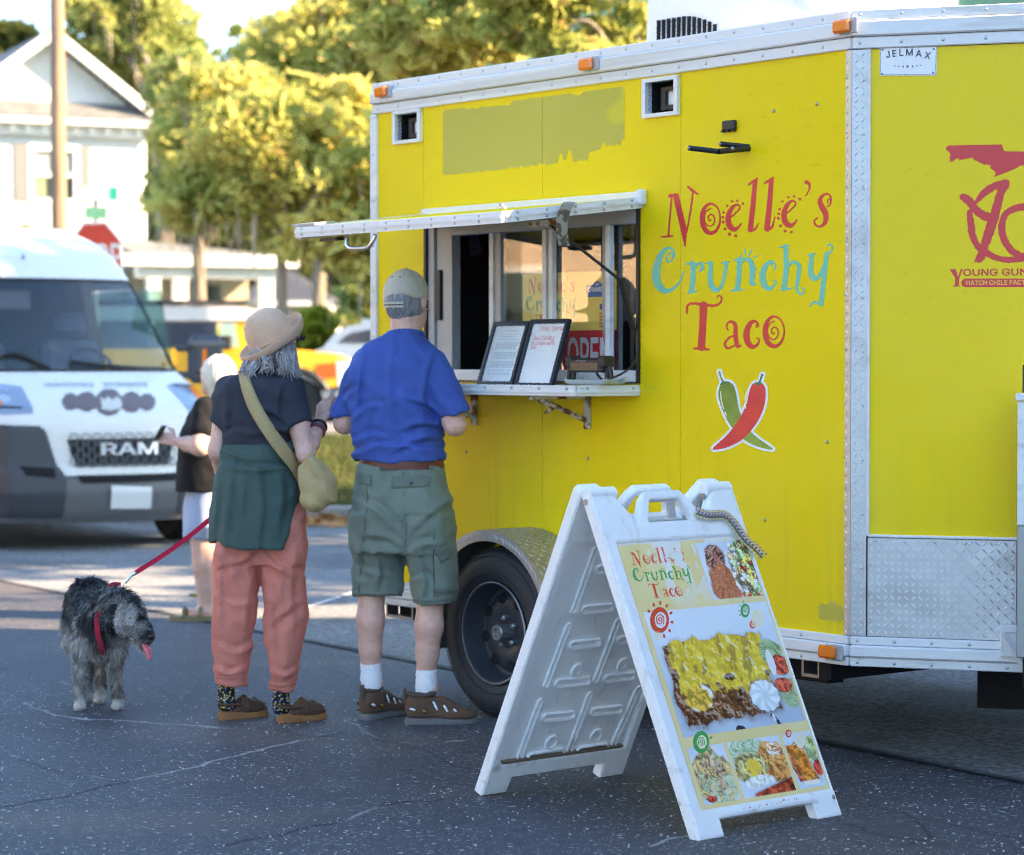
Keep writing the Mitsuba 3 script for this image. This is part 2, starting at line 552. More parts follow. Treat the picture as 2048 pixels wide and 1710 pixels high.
structure('stone_chips', 'pale stone chips showing in the worn dark asphalt', trimesh.Trimesh(sv.reshape(-1, 3), (stone.faces[None] + (np.arange(len(sx_)) * 12)[:, None, None]).reshape(-1, 3), process=False), princ('pale_stone', (.42, .43, .46), .7), kind='stuff')
# fallen leaves and grass blades
rng = np.random.default_rng(5)


def scatter_leaves(P, size, rng, up=.4, aspect=1.9):
    n = len(P)
    nrm = rng.normal(size=(n, 3))
    nrm[:, 2] += up * 3
    nrm /= np.linalg.norm(nrm, axis=1, keepdims=True)
    a = np.cross(nrm, rng.normal(size=(n, 3)))
    a /= np.linalg.norm(a, axis=1, keepdims=True) + 1e-9
    b = np.cross(nrm, a)
    s = (size * np.exp(rng.normal(-.05, .42, n)))[:, None]
    a, b = a * s * aspect / 2, b * s / 2
    v = np.stack([P - a, P - b * .9 - a * .1, P + a, P + b * .9 - a * .1], 1).reshape(-1, 3)
    k = np.arange(n) * 4
    return trimesh.Trimesh(v, np.vstack([np.stack([k, k + 1, k + 2], 1), np.stack([k, k + 2, k + 3], 1)]), process=False)


n = 1500
P = np.stack([rng.uniform(-3.0, .2, n), 22.05 - np.abs(rng.normal(0, .28, n)), rng.uniform(.008, .03, n)], 1)
M_LITTER = princ('dry_leaf', mikit.proc(lambda p, n, uv: mix((.30, .11, .03), (.42, .24, .09), mikit.cell_rand(p.x * 13, p.y * 13))), .8)
structure('leaf_litter', 'dry orange leaves lying along the kerb', scatter_leaves(P, .07, rng, .8), M_LITTER, kind='stuff')
n = 26000
gx, gv = rng.uniform(-3.6, .6, n), rng.uniform(0, 1, n)
base = np.array([lawn_pt(x, v) for x, v in zip(gx, gv)])
tip = base + np.stack([rng.normal(0, .02, n), rng.normal(0, .02, n), rng.uniform(.04, .10, n)], 1)
side = np.stack([np.full(n, .006), rng.normal(0, .003, n), np.zeros(n)], 1)
k = np.arange(n) * 3
structure('grass', 'grass blades of the strip behind the kerb', trimesh.Trimesh(np.stack([base - side, base + side, tip], 1).reshape(-1, 3), np.stack([k, k + 1, k + 2], 1), process=False),
    princ('grass_blade', mikit.proc(lambda p, n, uv: mix((.045, .085, .014), (.115, .105, .042), fbm(p.x * 1.1, p.y * 1.1, 3.0, 3))), .7, spec=.2), kind='stuff')
# ---------------------------------------------------------------- the yellow food trailer
TP = np.array([.078, 10.10, 0])
TD = np.array([-.618, .786, 0]) / math.hypot(.618, .786)
TN = np.array([-.786, -.618, 0]) / math.hypot(.618, .786)
TM = frame(TP, -TD, -TN)                       # local x: along the wall towards the nose, y: into the trailer, z up
S0, S1, Z0, Z1 = -1.115, 1.80, .37, 2.67
NE = np.array([.951, -.309, 0])
NIN = np.array([.309, .951, 0])
NC = TP - TD * S1
NM = frame(NC, NE, NIN)


def wpx(u, v, off=0.0):
    q = on_plane(u, v, TP + TN * off, TN) - TP
    return float(-(q @ TD)), float(q[2])


def npx(u, v, off=0.0):
    q = on_plane(u, v, NC - NIN * off, NIN) - NC
    return float(q @ NE), float(q[2])


YEL = (.82, .615, .002)


def yellow(p, n, uv):
    c = mi.Color3f(*YEL)
    s = (p.x - float(TP[0])) * float(-TD[0]) + (p.y - float(TP[1])) * float(-TD[1])
    fade = fbm(s * 2.2, p.z * 1.1, p.y * .6, 3)
    c = mix(c, (.78, .62, .030), sstep(.45, .8, fade) * .6)
    run = fbm(s * 22, p.z * .7, 1.0, 3)
    c = mix(c, (.50, .40, .03), sstep(.60, .80, run) * .18 * sstep(1.5, .6, p.z))
    scuff = sstep(.76, .82, fbm(p.x * 60 + p.y * 30, p.z * 90, 3.0, 3)) * sstep(.58, .7, noise(s * 3, p.z * 3, 5.0))
    return mix(c, (.40, .32, .03), scuff * .14)


def panel_wave(p, n, uv):
    return fbm(p.x * 2.1 + p.y * 1.2, p.z * 1.7, p.y * .8, 2) + .06 * noise(p.x * 14 + p.y * 9, p.z * 11)


M_YEL = bumped('yellow_panel', mikit.proc(yellow), .36, panel_wave, .014, spec=.15, eps=4e-3, clearcoat=.30, clearcoat_gloss=.97)
M_TRIM = bumped('white_trim', mikit.proc(lambda p, n, uv: mix((.70, .71, .73), (.56, .56, .56), sstep(.55, .85, fbm(p.x * 6 + p.y * 4, p.z * 25, 1.0, 3)))), .32, lambda p, n, uv: noise(p.x * 5, p.y * 5, p.z * 9), .002, eps=3e-3)
M_PLATE = bumped('diamond_plate', mikit.proc(lambda p, n, uv: mix((.50, .515, .55), (.40, .405, .42), sstep(.5, .8, fbm(p.x * 8, p.y * 8, p.z * 8, 3)))), .42, lambda p, n, uv: fbm(p.x * 11, p.y * 11, p.z * 11, 2), .002, 0.85)
M_LUG = princ('polished_lug', (.86, .87, .89), .28, .85)
M_RIVET = princ('rivet', (.50, .51, .54), .3, .9)
M_GREYFRAME = princ('grey_aluminium', (.36, .385, .42), .45, .15)
M_RUST = princ('rusty_paint', mikit.proc(lambda p, n, uv: mix((.55, .53, .46), (.16, .055, .025), sstep(.42, .60, fbm(p.x * 26, p.y * 26, p.z * 26, 3)))), .7)
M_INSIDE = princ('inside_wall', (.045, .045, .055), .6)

ft = thing('food_trailer', 'yellow food trailer with open serving hatch, white trim and diamond plate corner', 'food trailer')
TPART = lambda name, m, mt, sm=False, **k: part(ft, name, put(trimesh.util.concatenate(m) if isinstance(m, list) else m, TM), mt, sm, **k)
NPART = lambda name, m, mt, sm=False, **k: part(ft, name, put(trimesh.util.concatenate(m) if isinstance(m, list) else m, NM), mt, sm, **k)

WL, WR = wpx(852, 600)[0], wpx(1281, 600)[0]
WB, WT = wpx(1281, 767)[1], 2.055
win_hole = sbox(WL, WB, WR, WT)
fl = []
for (a, b, c, d) in ((790, 221, 845, 293), (1289, 156, 1360, 241)):
    p0, p1 = wpx(a, (b + d) / 2), wpx(c, (b + d) / 2)
    zc, hh = (wpx(a, d)[1] + wpx(a, b)[1]) / 2, (wpx((a + c) / 2, b + 3)[1] - wpx((a + c) / 2, d - 3)[1]) / 2
    fl.append(((p0[0] + p1[0]) / 2, zc, (p1[0] - p0[0]) / 2, hh))
holes = unary_union([win_hole] + [sbox(x - a * .84, z - h * .84, x + a * .84, z + h * .84) for x, z, a, h in fl])
cuts = [S0 + .006, -.744, .074, .909, S1 - .024]
for i in range(4):
    g = sbox(cuts[i] + .0010, Z0 + .10, cuts[i + 1] - .0010, Z1 - .13).difference(holes)
    TPART('side_panel', ext_xz(g, 0, .012), M_YEL)
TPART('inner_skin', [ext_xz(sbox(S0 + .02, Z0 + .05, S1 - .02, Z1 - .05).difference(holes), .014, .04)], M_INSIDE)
# floor, roof, far wall, rear wall
TPART('floor', cbox(S0 + .01, S1 - .02, .015, 2.05, Z0 + .01, Z0 + .09), M_DARK)
TPART('roof', [cbox(S0 + .005, S1 - .02, .02, 2.08, Z1 - .03, Z1 - .006)], M_WHITE)
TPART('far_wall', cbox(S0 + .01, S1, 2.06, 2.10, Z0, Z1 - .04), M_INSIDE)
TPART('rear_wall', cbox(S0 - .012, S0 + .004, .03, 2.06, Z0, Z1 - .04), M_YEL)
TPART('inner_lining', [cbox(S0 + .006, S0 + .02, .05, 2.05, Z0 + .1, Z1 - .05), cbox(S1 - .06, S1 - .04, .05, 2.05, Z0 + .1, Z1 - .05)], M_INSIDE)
# chassis
TPART('chassis', [cbox(S0 + .1, S1 - .35, .25, .33, .25, Z0 + .0), cbox(S0 + .1, S1 - .35, 1.75, 1.83, .25, Z0), cbox(.02, .14, -.02, 2.1, .27, .36), *[cbox(x, x + .06, .05, 2.0, .30, Z0) for x in (-.8, .5, 1.1, 1.6)]], M_DARK)
# rails: three ridges each, with rivets
def rail(x0, x1, z0, z1, flip=False):
    h = z1 - z0
    ms = [cbox(x0, x1, -.014, .01, z0, z0 + h * .30, .003), cbox(x0, x1, -.026, .01, z0 + h * .30 + .002, z1 - h * .27 - .002, .005), cbox(x0, x1, -.014, .01, z1 - h * .27, z1, .003)]
    return ms
def rivets(x0, x1, zs, step, y=-.0145, r=.0065):
    base = ball((0, 0, 0), (r, r * .55, r), 1)
    return [base.copy().apply_translation((x, y, z)) for x in np.arange(x0, x1, step) for z in zs]
top_z0, bot_z1 = Z1 - .135, Z0 + .105
TPART('top_rail', rail(S0, S1, top_z0, Z1), M_TRIM)
TPART('rail_rivet', rivets(S0 + .05, S1, (top_z0 + .02, Z1 - .017), .152), M_RIVET, True, stuff=True)
TPART('bottom_rail', rail(S0, S1, Z0, bot_z1), M_TRIM)
TPART('rail_rivet', rivets(S0 + .05, S1, (Z0 + .015, bot_z1 - .014), .24), M_RIVET, True, stuff=True)
TPART('corner_trim', [cbox(S0 - .016, S0 + .032, -.013, .05, bot_z1 + .002, top_z0 - .002, .004)], M_TRIM)
TPART('trim_rivet', rivets(S0 + .012, S0 + .02, np.arange(bot_z1 + .08, top_z0, .2), 1, y=-.0135), M_RIVET, True, stuff=True)
# marker lamps
def marker(u, v, M, fn):
    x, z = fn(u, v, .03)
    k = part(ft, 'marker_lamp', put(trimesh.util.concatenate([cbox(x - .012, x + .075, -.034, -.025, z - .028, z + .028, .008)]), M), M_GREYFRAME)
    part(k, 'lens', put(cbox(x - .033, x + .048, -.052, -.030, z - .023, z + .023, .008), M), M_ORANGE)
for u, v in ((763, 184), (1173, 129), (1684, 54), (1655, 1303)):
    marker(u, v, TM, wpx)
# flood lamps in white frames
for x, z, a, h in fl:
    g = sbox(x - a, z - h, x + a, z + h)
    k = TPART('lamp_frame', ext_xz(g.difference(sbox(x - a * .80, z - h * .80, x + a * .80, z + h * .80)), -.016, .02), M_TRIM)
    part(k, 'recess', put(trimesh.util.concatenate([cbox(x - a * .83, x - a * .80, .0, .09, z - h * .83, z + h * .83), cbox(x + a * .80, x + a * .83, 0, .09, z - h * .83, z + h * .83), cbox(x - a * .83, x + a * .83, .09, .10, z - h * .83, z + h * .83), cbox(x - a * .83, x + a * .83, 0, .09, z - h * .83, z - h * .80), cbox(x - a * .83, x + a * .83, 0, .09, z + h * .80, z + h * .83)]), TM), M_BLACK)
    part(k, 'flood_lamp', put(ext_xz(sbox(x - a * .38, z - h * .62, x + a * .76, z + h * .55).difference(sbox(x - a * .14, z - h * .38, x + a * .56, z + h * .34)), .028, .06), TM), M_BLACK)
    part(k, 'lamp_glass', put(cbox(x - a * .15, x + a * .57, .045, .05, z - h * .39, z + h * .35), TM), princ('lamp_reflector', (.85, .85, .82), .35) if 'mat_lamp_reflector' not in scene else 'mat_lamp_reflector')
# removed sticker: grey-green adhesive with torn edges
cor = [wpx(886, 214), wpx(1249, 180), wpx(1247, 318), wpx(886, 350)]
sx0, sx1 = cor[0][0], cor[1][0]
sz0, sz1 = (cor[2][1] + cor[3][1]) / 2, (cor[0][1] + cor[1][1]) / 2
r = np.random.default_rng(3)
def ragged(x0, z0, x1, z1, torn):
    pts = []
    for t in np.linspace(0, 1, 40):
        pts.append((x0 + (x1 - x0) * t, z1 - (.004 + .012 * r.random()) * (.15 < t < .4) - (.02 * r.random() if .72 < t < .77 else 0)))
    for t in np.linspace(0, 1, 14):
        pts.append((x1, z1 + (z0 - z1) * t))
    for t in np.linspace(0, 1, 90):
        d = .004 * r.random()
        if torn and t < .19:
            d = .045 + .035 * r.random() * (t < .12) - .2 * max(0, t - .13)
        elif torn and .26 < t < .34:
            d = .09 * r.random()
        elif torn and t < .62:
            d = .012 * r.random()
        pts.append((x1 + (x0 - x1) * t, z0 + max(d, 0)))
    for t in np.linspace(0, 1, 14)[1:-1]:
        pts.append((x0, z0 + (z1 - z0) * t))
    return Polygon(pts).buffer(0).buffer(-.018).buffer(.018) if not torn else Polygon(pts).buffer(0).intersection(sbox(x0, z0, x1, z1).buffer(-.02).buffer(.02))
M_GLUE = princ('adhesive_residue', mikit.proc(lambda p, n, uv: mix(mix((.46, .40, .045), (.54, .48, .09), fbm(p.x * 9 + p.y * 5, p.z * 3, 0.0, 3)), (.62, .55, .03), sstep(.60, .72, fbm(p.x * 30 + p.y * 20, p.z * 6, 2.0, 3)) * .7)), .6, spec=.3)
res = ragged(sx0, sz0, sx1, sz1, True)
for a, b in ((sx0 - 1, .073), (.0755, sx1 + 1)):
    TPART('adhesive_residue', ext_xz(res.intersection(sbox(a, 0, b, 9)), -.0012, -.0003), M_GLUE, label='grey-green rectangle of glue left by a removed sticker')
q0, q1 = wpx(1638, 1200), wpx(1686, 1246)
TPART('adhesive_residue', ext_xz(ragged(q0[0], q1[1], q1[0], q0[1], False), -.0012, -.0003), M_GLUE, label='small grey square of glue near the lower front corner')
# small black socket and folding bracket
x, z = wpx(1462, 252)
k = TPART('socket_cover', [cbox(x - .033, x + .033, -.018, .0, z - .016, z + .020, .004), *[cbox(x + d, x + d + .012, -.02, -.002, z - .023, z - .014, .002) for d in (-.036, -.01, .018)]], M_BLACK)
x, z = wpx(1497, 295)
br = [cbox(x - .006, x + .004, -.055, 0, z - .02, z + .02, .002), cbox(x - .012, x, -.20, -.05, z - .012, z + .012, .003)]
bx = []
def bar(p, q, w=.012, h=.018):
    p, q = np.array(p, float), np.array(q, float)
    return tube([p, q], w, 6)
pa = np.array([x, -.02, z])
pts2 = [(1496, 297), (1437, 288)]
def off(u, v, o):
    s, zz = wpx(u, v, o)
    return np.array([s, -o, zz])
M_BRK = M_BLACK
TPART('folding_bracket', [strip_ for strip_ in (tube([off(1498, 294, 0), off(1440, 288, .09)], .011, 6), tube([off(1498, 297, .0), off(1437, 303, .13)], .012, 6), tube([off(1437, 303, .13), off(1377, 296, .19)], .011, 6))], M_BRK)
for u_, v_, o_, r_ in ((1465, 297, .09, .008), (1440, 288, .105, .006), (1378, 296, .205, .006)):
    TPART('bolt', ball(off(u_, v_, o_), r_, 1), M_STEEL, True)

# ---------------------------------------------------------------- serving window
gas = .014
k = TPART('serving_window', ext_xz(sbox(WL, WB, WR, WT).difference(sbox(WL + gas, WB + .004, WR - gas, WT - .005)), -.012, .03), M_BLACK)
def wx(u):
    return wpx(u, 620)[0]
WP = lambda name, m, mt, **kw: part(k, name, put(trimesh.util.concatenate(m) if isinstance(m, list) else m, TM), mt, **kw)
sill_z = WB + .045
zt = wpx(1190, 452)[1]
jl = wx(903)
WP('sill', [cbox(WL + gas, WR - gas, -.006, .05, WB + .004, sill_z - .004, .003), cbox(WL + gas, WR - gas, -.002, .06, sill_z - .006, sill_z + .006, .002)], M_TRIM)
WP('lintel', [cbox(jl, WR - gas, .0, .05, zt, WT - .006, .003)], M_GREYFRAME)
WP('jamb', [cbox(WL + gas, wx(868), .0, .05, sill_z, WT - .006, .003), cbox(wx(869), wx(884), .012, .05, sill_z, WT - .006, .002), cbox(wx(886), jl, .002, .05, sill_z, WT - .006, .003)], M_GREYFRAME)
WP('latch_bar', [cbox(wx(871), wx(881), -.004, .011, wpx(876, 640)[1], wpx(876, 540)[1], .002)], M_BLACK)
for (a, b, y0, y1, mt) in ((976, 984, .004, .045, M_TRIM), (985, 996, .012, .045, M_GREYFRAME), (1085, 1093, -.004, .02, M_TRIM), (1098, 1106, -.004, .02, M_TRIM), (1192, 1206, .03, .05, M_GREYFRAME), (1213, 1222, -.008, .016, M_TRIM)):
    WP('mullion', cbox(wx(a), wx(b), y0, y1, sill_z, zt, .002), mt)
WP('pane', cbox(wx(996), wx(1193), .0225, .0235, sill_z, zt), M_GLASS)
WP('pane', cbox(wx(1206), WR - gas, .0275, .0285, sill_z, zt), M_GLASS)
WP('mullion', cbox(wx(1249), wx(1256), .03, .05, sill_z, zt, .002), M_BLACK)

# things seen inside: hung sheet and counter
TPART('counter', [cbox(S0 + .2, S1 - .2, .45, 1.0, 1.0, 1.03), cbox(-.9, .8, 1.5, 2.05, 1.35, 1.7)], M_INSIDE)
hx = [wpx(u, v, -.5) for u, v in ((937, 470), (955, 468), (963, 505), (940, 515))]
hung = thing('hung_sheet', 'pale lilac paper sheet hung inside the dark serving window', 'paper sheet')
solo(hung, put(ext_xz(Polygon(hx), .5, .502), TM), princ('lilac_paper', (.42, .40, .55), .8))

# ---------------------------------------------------------------- hatch, held open
hz = 2.075
W_H = .687
HX0, HX1 = WL + .03, WR + .012
drop = .082
def hat(x, w, dz=0.0):      # a point of the hatch: w metres out from the hinge
    return np.array([x, -w, hz - drop * (w / W_H) + dz])
def slab(x0, x1, w0, w1, za, zb):
    a = [hat(x, w, dz) for x in (x0, x1) for w in (w0, w1) for dz in (za, zb)]
    return trimesh.convex.convex_hull(np.array(a))
hk = TPART('hatch', [slab(HX0 + .02, HX1 - .02, .01, W_H - .01, -.022, .002)], M_YEL)
HP = lambda name, m, mt, sm=False, **kw: part(hk, name, put(trimesh.util.concatenate(m) if isinstance(m, list) else m, TM), mt, sm, **kw)
HP('edge_trim', [slab(HX0, HX1, W_H - .012, W_H + .004, -.040, .004), slab(HX0, HX1, W_H - .05, W_H - .012, -.040, -.036), slab(HX0, HX1, W_H + .001, W_H + .009, -.022, -.012)], M_TRIM, label='front edge trim of the hatch')
HP('edge_trim', [slab(HX1 - .012, HX1 + .004, .0, W_H - .014, -.040, .004), slab(HX1 - .05, HX1 - .012, .0, W_H - .014, -.040, -.036), slab(HX1 + .001, HX1 + .009, .0, W_H - .014, -.022, -.012)], M_TRIM)
HP('edge_trim', [slab(HX0 - .004, HX0 + .012, .0, W_H - .014, -.048, .006)], M_TRIM)
rv = [ball(hat(x, W_H + .005, z), .0048, 1) for x in np.arange(HX0 + .05, HX1, .15) for z in (-.029, -.006)] + [ball(hat(HX1 + .006, w, z), .006, 1) for w in np.arange(.06, W_H, .14) for z in (-.029, -.006)]
HP('trim_rivet', rv, M_RIVET, True, stuff=True)
HP('hinge_rail', [cbox(HX0 - .03, HX1 + .02, -.03, .004, hz - .006, hz + .022, .004)], M_TRIM)
HP('corner_cap', [cbox(HX1 - .004, HX1 + .03, -.035, -.002, hz - .03, hz + .03, .006)], M_TRIM)
hx_ = [HX0 + .33, HX0 + .53]
HP('handle', [tube(curve([hat(hx_[0], W_H - .03, -.05), hat(hx_[0] + .015, W_H - .02, -.085), hat(hx_[0] + .05, W_H - .02, -.10), hat(hx_[1] - .05, W_H - .02, -.10), hat(hx_[1] - .015, W_H - .02, -.085), hat(hx_[1], W_H - .03, -.05)], 6), .009, 8)], M_CHROME, True)
HP('latch', [slab(HX0 + .13, HX0 + .25, W_H - .07, W_H - .03, -.065, -.05)], M_BLACK)
HP('gas_strut', [tube([hat(HX1 - .08, .42, -.05), off(1240, 560, .12)], .006, 8), tube([off(1240, 560, .12), np.array([WR - .02, -.02, wpx(1277, 660)[1]])], .011, 8)], M_BLACK, True)
HP('strut_mount', [slab(HX1 - .13, HX1 - .03, .36, .46, -.07, -.045)], M_RUST)
# the peeled strip of gasket hanging from the edge
cl = curve([hat(HX1 + .008, .36, .012), hat(HX1 + .03, .40, .004), hat(HX1 + .035, .43, -.05), hat(HX1 + .028, .425, -.10), hat(HX1 + .01, .40, -.15)], 6)
HP('peeled_gasket', strip(cl + np.array([.0, .028, 0]), cl - np.array([0, .028, 0])), princ('gasket_back', mikit.proc(lambda p, n, uv: mix((.30, .28, .25), (.10, .08, .06), sstep(.5, .6, fbm(p.x * 40, p.y * 40, p.z * 40, 2)))), .8), True)
HP('torn_edge', slab(HX0 - .03, HX0 + .14, W_H - .1, W_H + .002, .0065, .016), M_GREYFRAME)
HP('torn_edge', [tube([hat(HX1 - .02, W_H - .03, .012), hat(HX1 + .0, W_H + .01, .03)], .006, 5)], M_GREYFRAME)

# ---------------------------------------------------------------- serving shelf with bracket
SH = .33
sz = wpx(1278, 771)[1]
shx1 = WR - .002
shk = TPART('serving_shelf', [cbox(WL - .1, shx1 - .008, -SH + .01, -.001, sz - .006, sz, .001)], princ('shelf_sheet', (.62, .62, .58), .4, .3))
SP = lambda name, m, mt, sm=False, **kw: part(shk, name, put(trimesh.util.concatenate(m) if isinstance(m, list) else m, TM), mt, sm, **kw)
SP('edge_trim', [cbox(WL - .1, shx1 + .002, -SH, -SH + .012, sz - .040, sz + .002, .003), cbox(WL - .1, shx1 + .002, -SH - .005, -SH + .006, sz - .030, sz - .016, .003)], M_TRIM)
SP('edge_trim', [cbox(shx1 - .008, shx1 + .004, -SH + .013, -.002, sz - .040, sz + .002, .003), cbox(shx1 - .004, shx1 + .009, -SH + .013, -.002, sz - .030, sz - .016, .003)], M_TRIM)
SP('trim_rivet', [ball((x, -SH - .003, sz - .010), .006, 1) for x in np.arange(WL, shx1, .17)] + [ball((shx1 + .006, y, sz - .010), .006, 1) for y in (-.27, -.04)], M_RIVET, True, stuff=True)
for bx_ in (wpx(1177, 800)[0], WL + .35):
    bz = wpx(1177, 858)[1]
    g = unary_union([sbox(-.03, bz, 0, sz - .05)])
    SP('bracket', [cbox(bx_ - .018, bx_ + .018, -.012, -.001, bz, sz - .042, .002), cbox(bx_ - .016, bx_ + .016, -SH + .03, -.012, sz - .055, sz - .042, .002), tube([(bx_, -.015, bz + .035), (bx_, -SH + .09, sz - .055)], .011, 6), tube([(bx_ - .10, -.20, sz - .05), (bx_ - .02, -.16, sz - .09), (bx_ - .12, -.12, sz - .11)], .008, 5)], M_RUST)

# ---------------------------------------------------------------- folded diamond-plate corner and the slanted nose
def lug_mesh(cells, L=.026, Wd=.0070, h=.0019):
    """raised lugs: (x, z, angle) on a plane facing -y"""
    c = np.array(cells)
    ca, sa = np.cos(c[:, 2]), np.sin(c[:, 2])
    P = np.array([(-L / 2, 0, 0), (0, -Wd / 2, 0), (L / 2, 0, 0), (0, Wd / 2, 0), (-L / 4, 0, h), (L / 4, 0, h)])
    x = c[:, None, 0] + P[None, :, 0] * ca[:, None] - P[None, :, 1] * sa[:, None]
    z = c[:, None, 1] + P[None, :, 0] * sa[:, None] + P[None, :, 1] * ca[:, None]
    y = np.broadcast_to(-P[None, :, 2], x.shape)
    v = np.stack([x, y, z], -1).reshape(-1, 3)
    f = np.array([(0, 4, 1), (1, 4, 5), (1, 5, 2), (2, 5, 3), (3, 5, 4), (3, 4, 0)])[:, ::-1]
    f = (f[None] + (np.arange(len(c)) * 6)[:, None, None]).reshape(-1, 3)
    return trimesh.Trimesh(v, f, process=False)
def lug_cells(x0, x1, z0, z1, p=.026):
    out = []
    for i, z in enumerate(np.arange(z0 + p * .6, z1 - p * .4, p)):
        for j, x in enumerate(np.arange(x0 + p * .6, x1 - p * .4, p)):
            out.append((x, z, (1 if (i + j) % 2 else -1) * math.pi / 4))
    return out
cz0, cz1 = bot_z1 + .002, top_z0 - .002
TPART('corner_plate', [cbox(S1 - .024, S1 + .004, -.006, .008, cz0, cz1, .001)], M_PLATE)
TPART('plate_tread', put(lug_mesh(lug_cells(S1 - .028, S1 + .008, cz0, cz1, .022), .018), np.array([[1, 0, 0, 0], [0, 1, 0, -.0062], [0, 0, 1, 0], [0, 0, 0, 1.0]])), M_LUG, stuff=True)
TPART('trim_rivet', rivets(S1 - .019, S1 - .01, np.arange(cz0 + .06, cz1, .19), 1, y=-.007, r=.005), M_RIVET, True, stuff=True)
NL = 1.15
fw = npx(1737, 90)[0]
NPART('corner_plate', [cbox(.002, fw, -.006, .008, cz0, cz1, .001)], M_PLATE)
up = lambda y: np.array([[1, 0, 0, 0], [0, 1, 0, y], [0, 0, 1, 0], [0, 0, 0, 1.0]])
NPART('plate_tread', put(lug_mesh(lug_cells(.004, fw, cz0, cz1, .023), .022), up(-.0062)), M_LUG, stuff=True)
NPART('trim_rivet', rivets(fw - .014, fw - .01, np.arange(cz0 + .05, cz1, .19), 1, y=-.007, r=.005), M_RIVET, True, stuff=True)
gz = npx(1880, 1076)[1]
ge = npx(2033, 1180)[0]
NPART('nose_panel', ext_xz(sbox(fw + .004, gz, NL, cz1), 0, .012), M_YEL)
NPART('panel_trim', [cbox(fw, fw + .010, -.010, .0, gz, cz1, .002), cbox(fw + .010, NL, -.010, .0, gz - .002, gz + .008, .002)], M_TRIM)
NPART('stone_guard', [cbox(fw + .004, ge, -.004, .008, cz0, gz - .004, .001)], M_PLATE)
NPART('plate_tread', put(lug_mesh(lug_cells(fw + .004, ge, cz0, gz - .004, .0245), .026, .0072, .0019), up(-.0042)), M_LUG, stuff=True)
NPART('trim_rivet', rivets(fw + .03, ge, (gz - .016,), .105, y=-.005, r=.005) + rivets(fw + .012, fw + .02, np.arange(cz0 + .05, gz, .1), 1, y=-.005, r=.005) + rivets(ge - .012, ge, np.arange(cz0 + .05, gz, .1), 1, y=-.005, r=.005), M_RIVET, True, stuff=True)
NPART('top_rail', rail(.004, NL, top_z0, Z1), M_TRIM)
NPART('rail_rivet', rivets(.03, NL, (top_z0 + .02, Z1 - .017), .145), M_RIVET, True, stuff=True)
NPART('bottom_rail', rail(.004, NL, Z0, bot_z1), M_TRIM)
NPART('rail_rivet', rivets(.03, NL, (Z0 + .015, bot_z1 - .014), .13), M_RIVET, True, stuff=True)
NPART('bottom_plate', [cbox(.0, NL, .01, 1.2, Z0 + .02, Z0 + .06), cbox(.02, NL, .012, .03, Z0 + .05, Z1 - .05)], M_DARK)
NPART('nose_roof', [trimesh.Trimesh([(0, .0, Z1 - .01), (NL, .0, Z1 - .01), (NL, .9, Z1 - .01), (.1, 1.6, Z1 - .01)], [(0, 1, 2), (0, 2, 3)], process=False)], M_WHITE)
# corner strip where the rails turn into the tongue
g0 = npx(2003, 1290)[0]
NPART('tongue_bracket', [cbox(g0, g0 + .012, -.045, -.004, bot_z1 - .03, bot_z1 + .055, .003), cbox(g0, NL, -.05, -.03, bot_z1 + .035, bot_z1 + .06, .003), tube([(g0 + .01, -.04, bot_z1 + .03), (g0 + .11, -.05, Z0 + .0)], .017, 4), cbox(g0, NL, -.042, -.027, bot_z1 - .05, bot_z1 + .05, .003)], M_TRIM)
# cage standing on the tongue, at the right edge
tb = thing('tongue_box', 'white framed box on the trailer tongue at the right edge of the picture', 'storage box')
b0 = npx(2036, 900, .25)[0]
bz0, bz1 = npx(2040, 1255, .25)[1], npx(2040, 795, .25)[1]
for nm, m, mt in (('post', [cbox(b0, b0 + .03, -.27, -.24, npx(2040, 1050, .25)[1], bz1 - .012, .003)], M_TRIM), ('post', [cbox(b0, b0 + .03, -.27, -.24, bz0 - .1, npx(2040, 1050, .25)[1] - .002, .003)], M_STEEL),
                  ('cap', [cbox(b0 - .006, b0 + .7, -.28, -.06, bz1 - .01, bz1 + .014, .003)], M_TRIM), ('body', [cbox(b0 + .012, b0 + .68, -.235, -.055, bz0 - .1, bz1 - .012, .003)], princ('purple_box', (.10, .07, .16), .5)), ('latch', [cbox(b0 + .012, b0 + .03, -.24, -.22, bz1 + .015, bz1 + .11, .003)], M_BLACK)):
    part(tb, nm, put(trimesh.util.concatenate(m), NM), mt)
NPART('tongue_beam', [cbox(b0 + .02, b0 + 1.5, -.26, -.18, bz0 - .20, bz0 - .102), cbox(b0 + .05, b0 + .13, -.18, .6, bz0 - .20, bz0 - .102), cbox(b0 + .55, b0 + .63, -.18, .6, bz0 - .20, bz0 - .102)], M_DARK)
# mirrored far half of the nose, so that the box closes
NC2 = NC + NE * NL
far_pts = [NC2, NC2 + np.array([.60, .48, 0]), TP - TD * S1 - TN * 2.08]
for a, b in zip(far_pts[:-1], far_pts[1:]):
    part(ft, 'nose_panel', trimesh.Trimesh([a + [0, 0, Z0], b + [0, 0, Z0], b + [0, 0, Z1], a + [0, 0, Z1]], [(0, 1, 2), (0, 2, 3)], process=False), M_YEL)
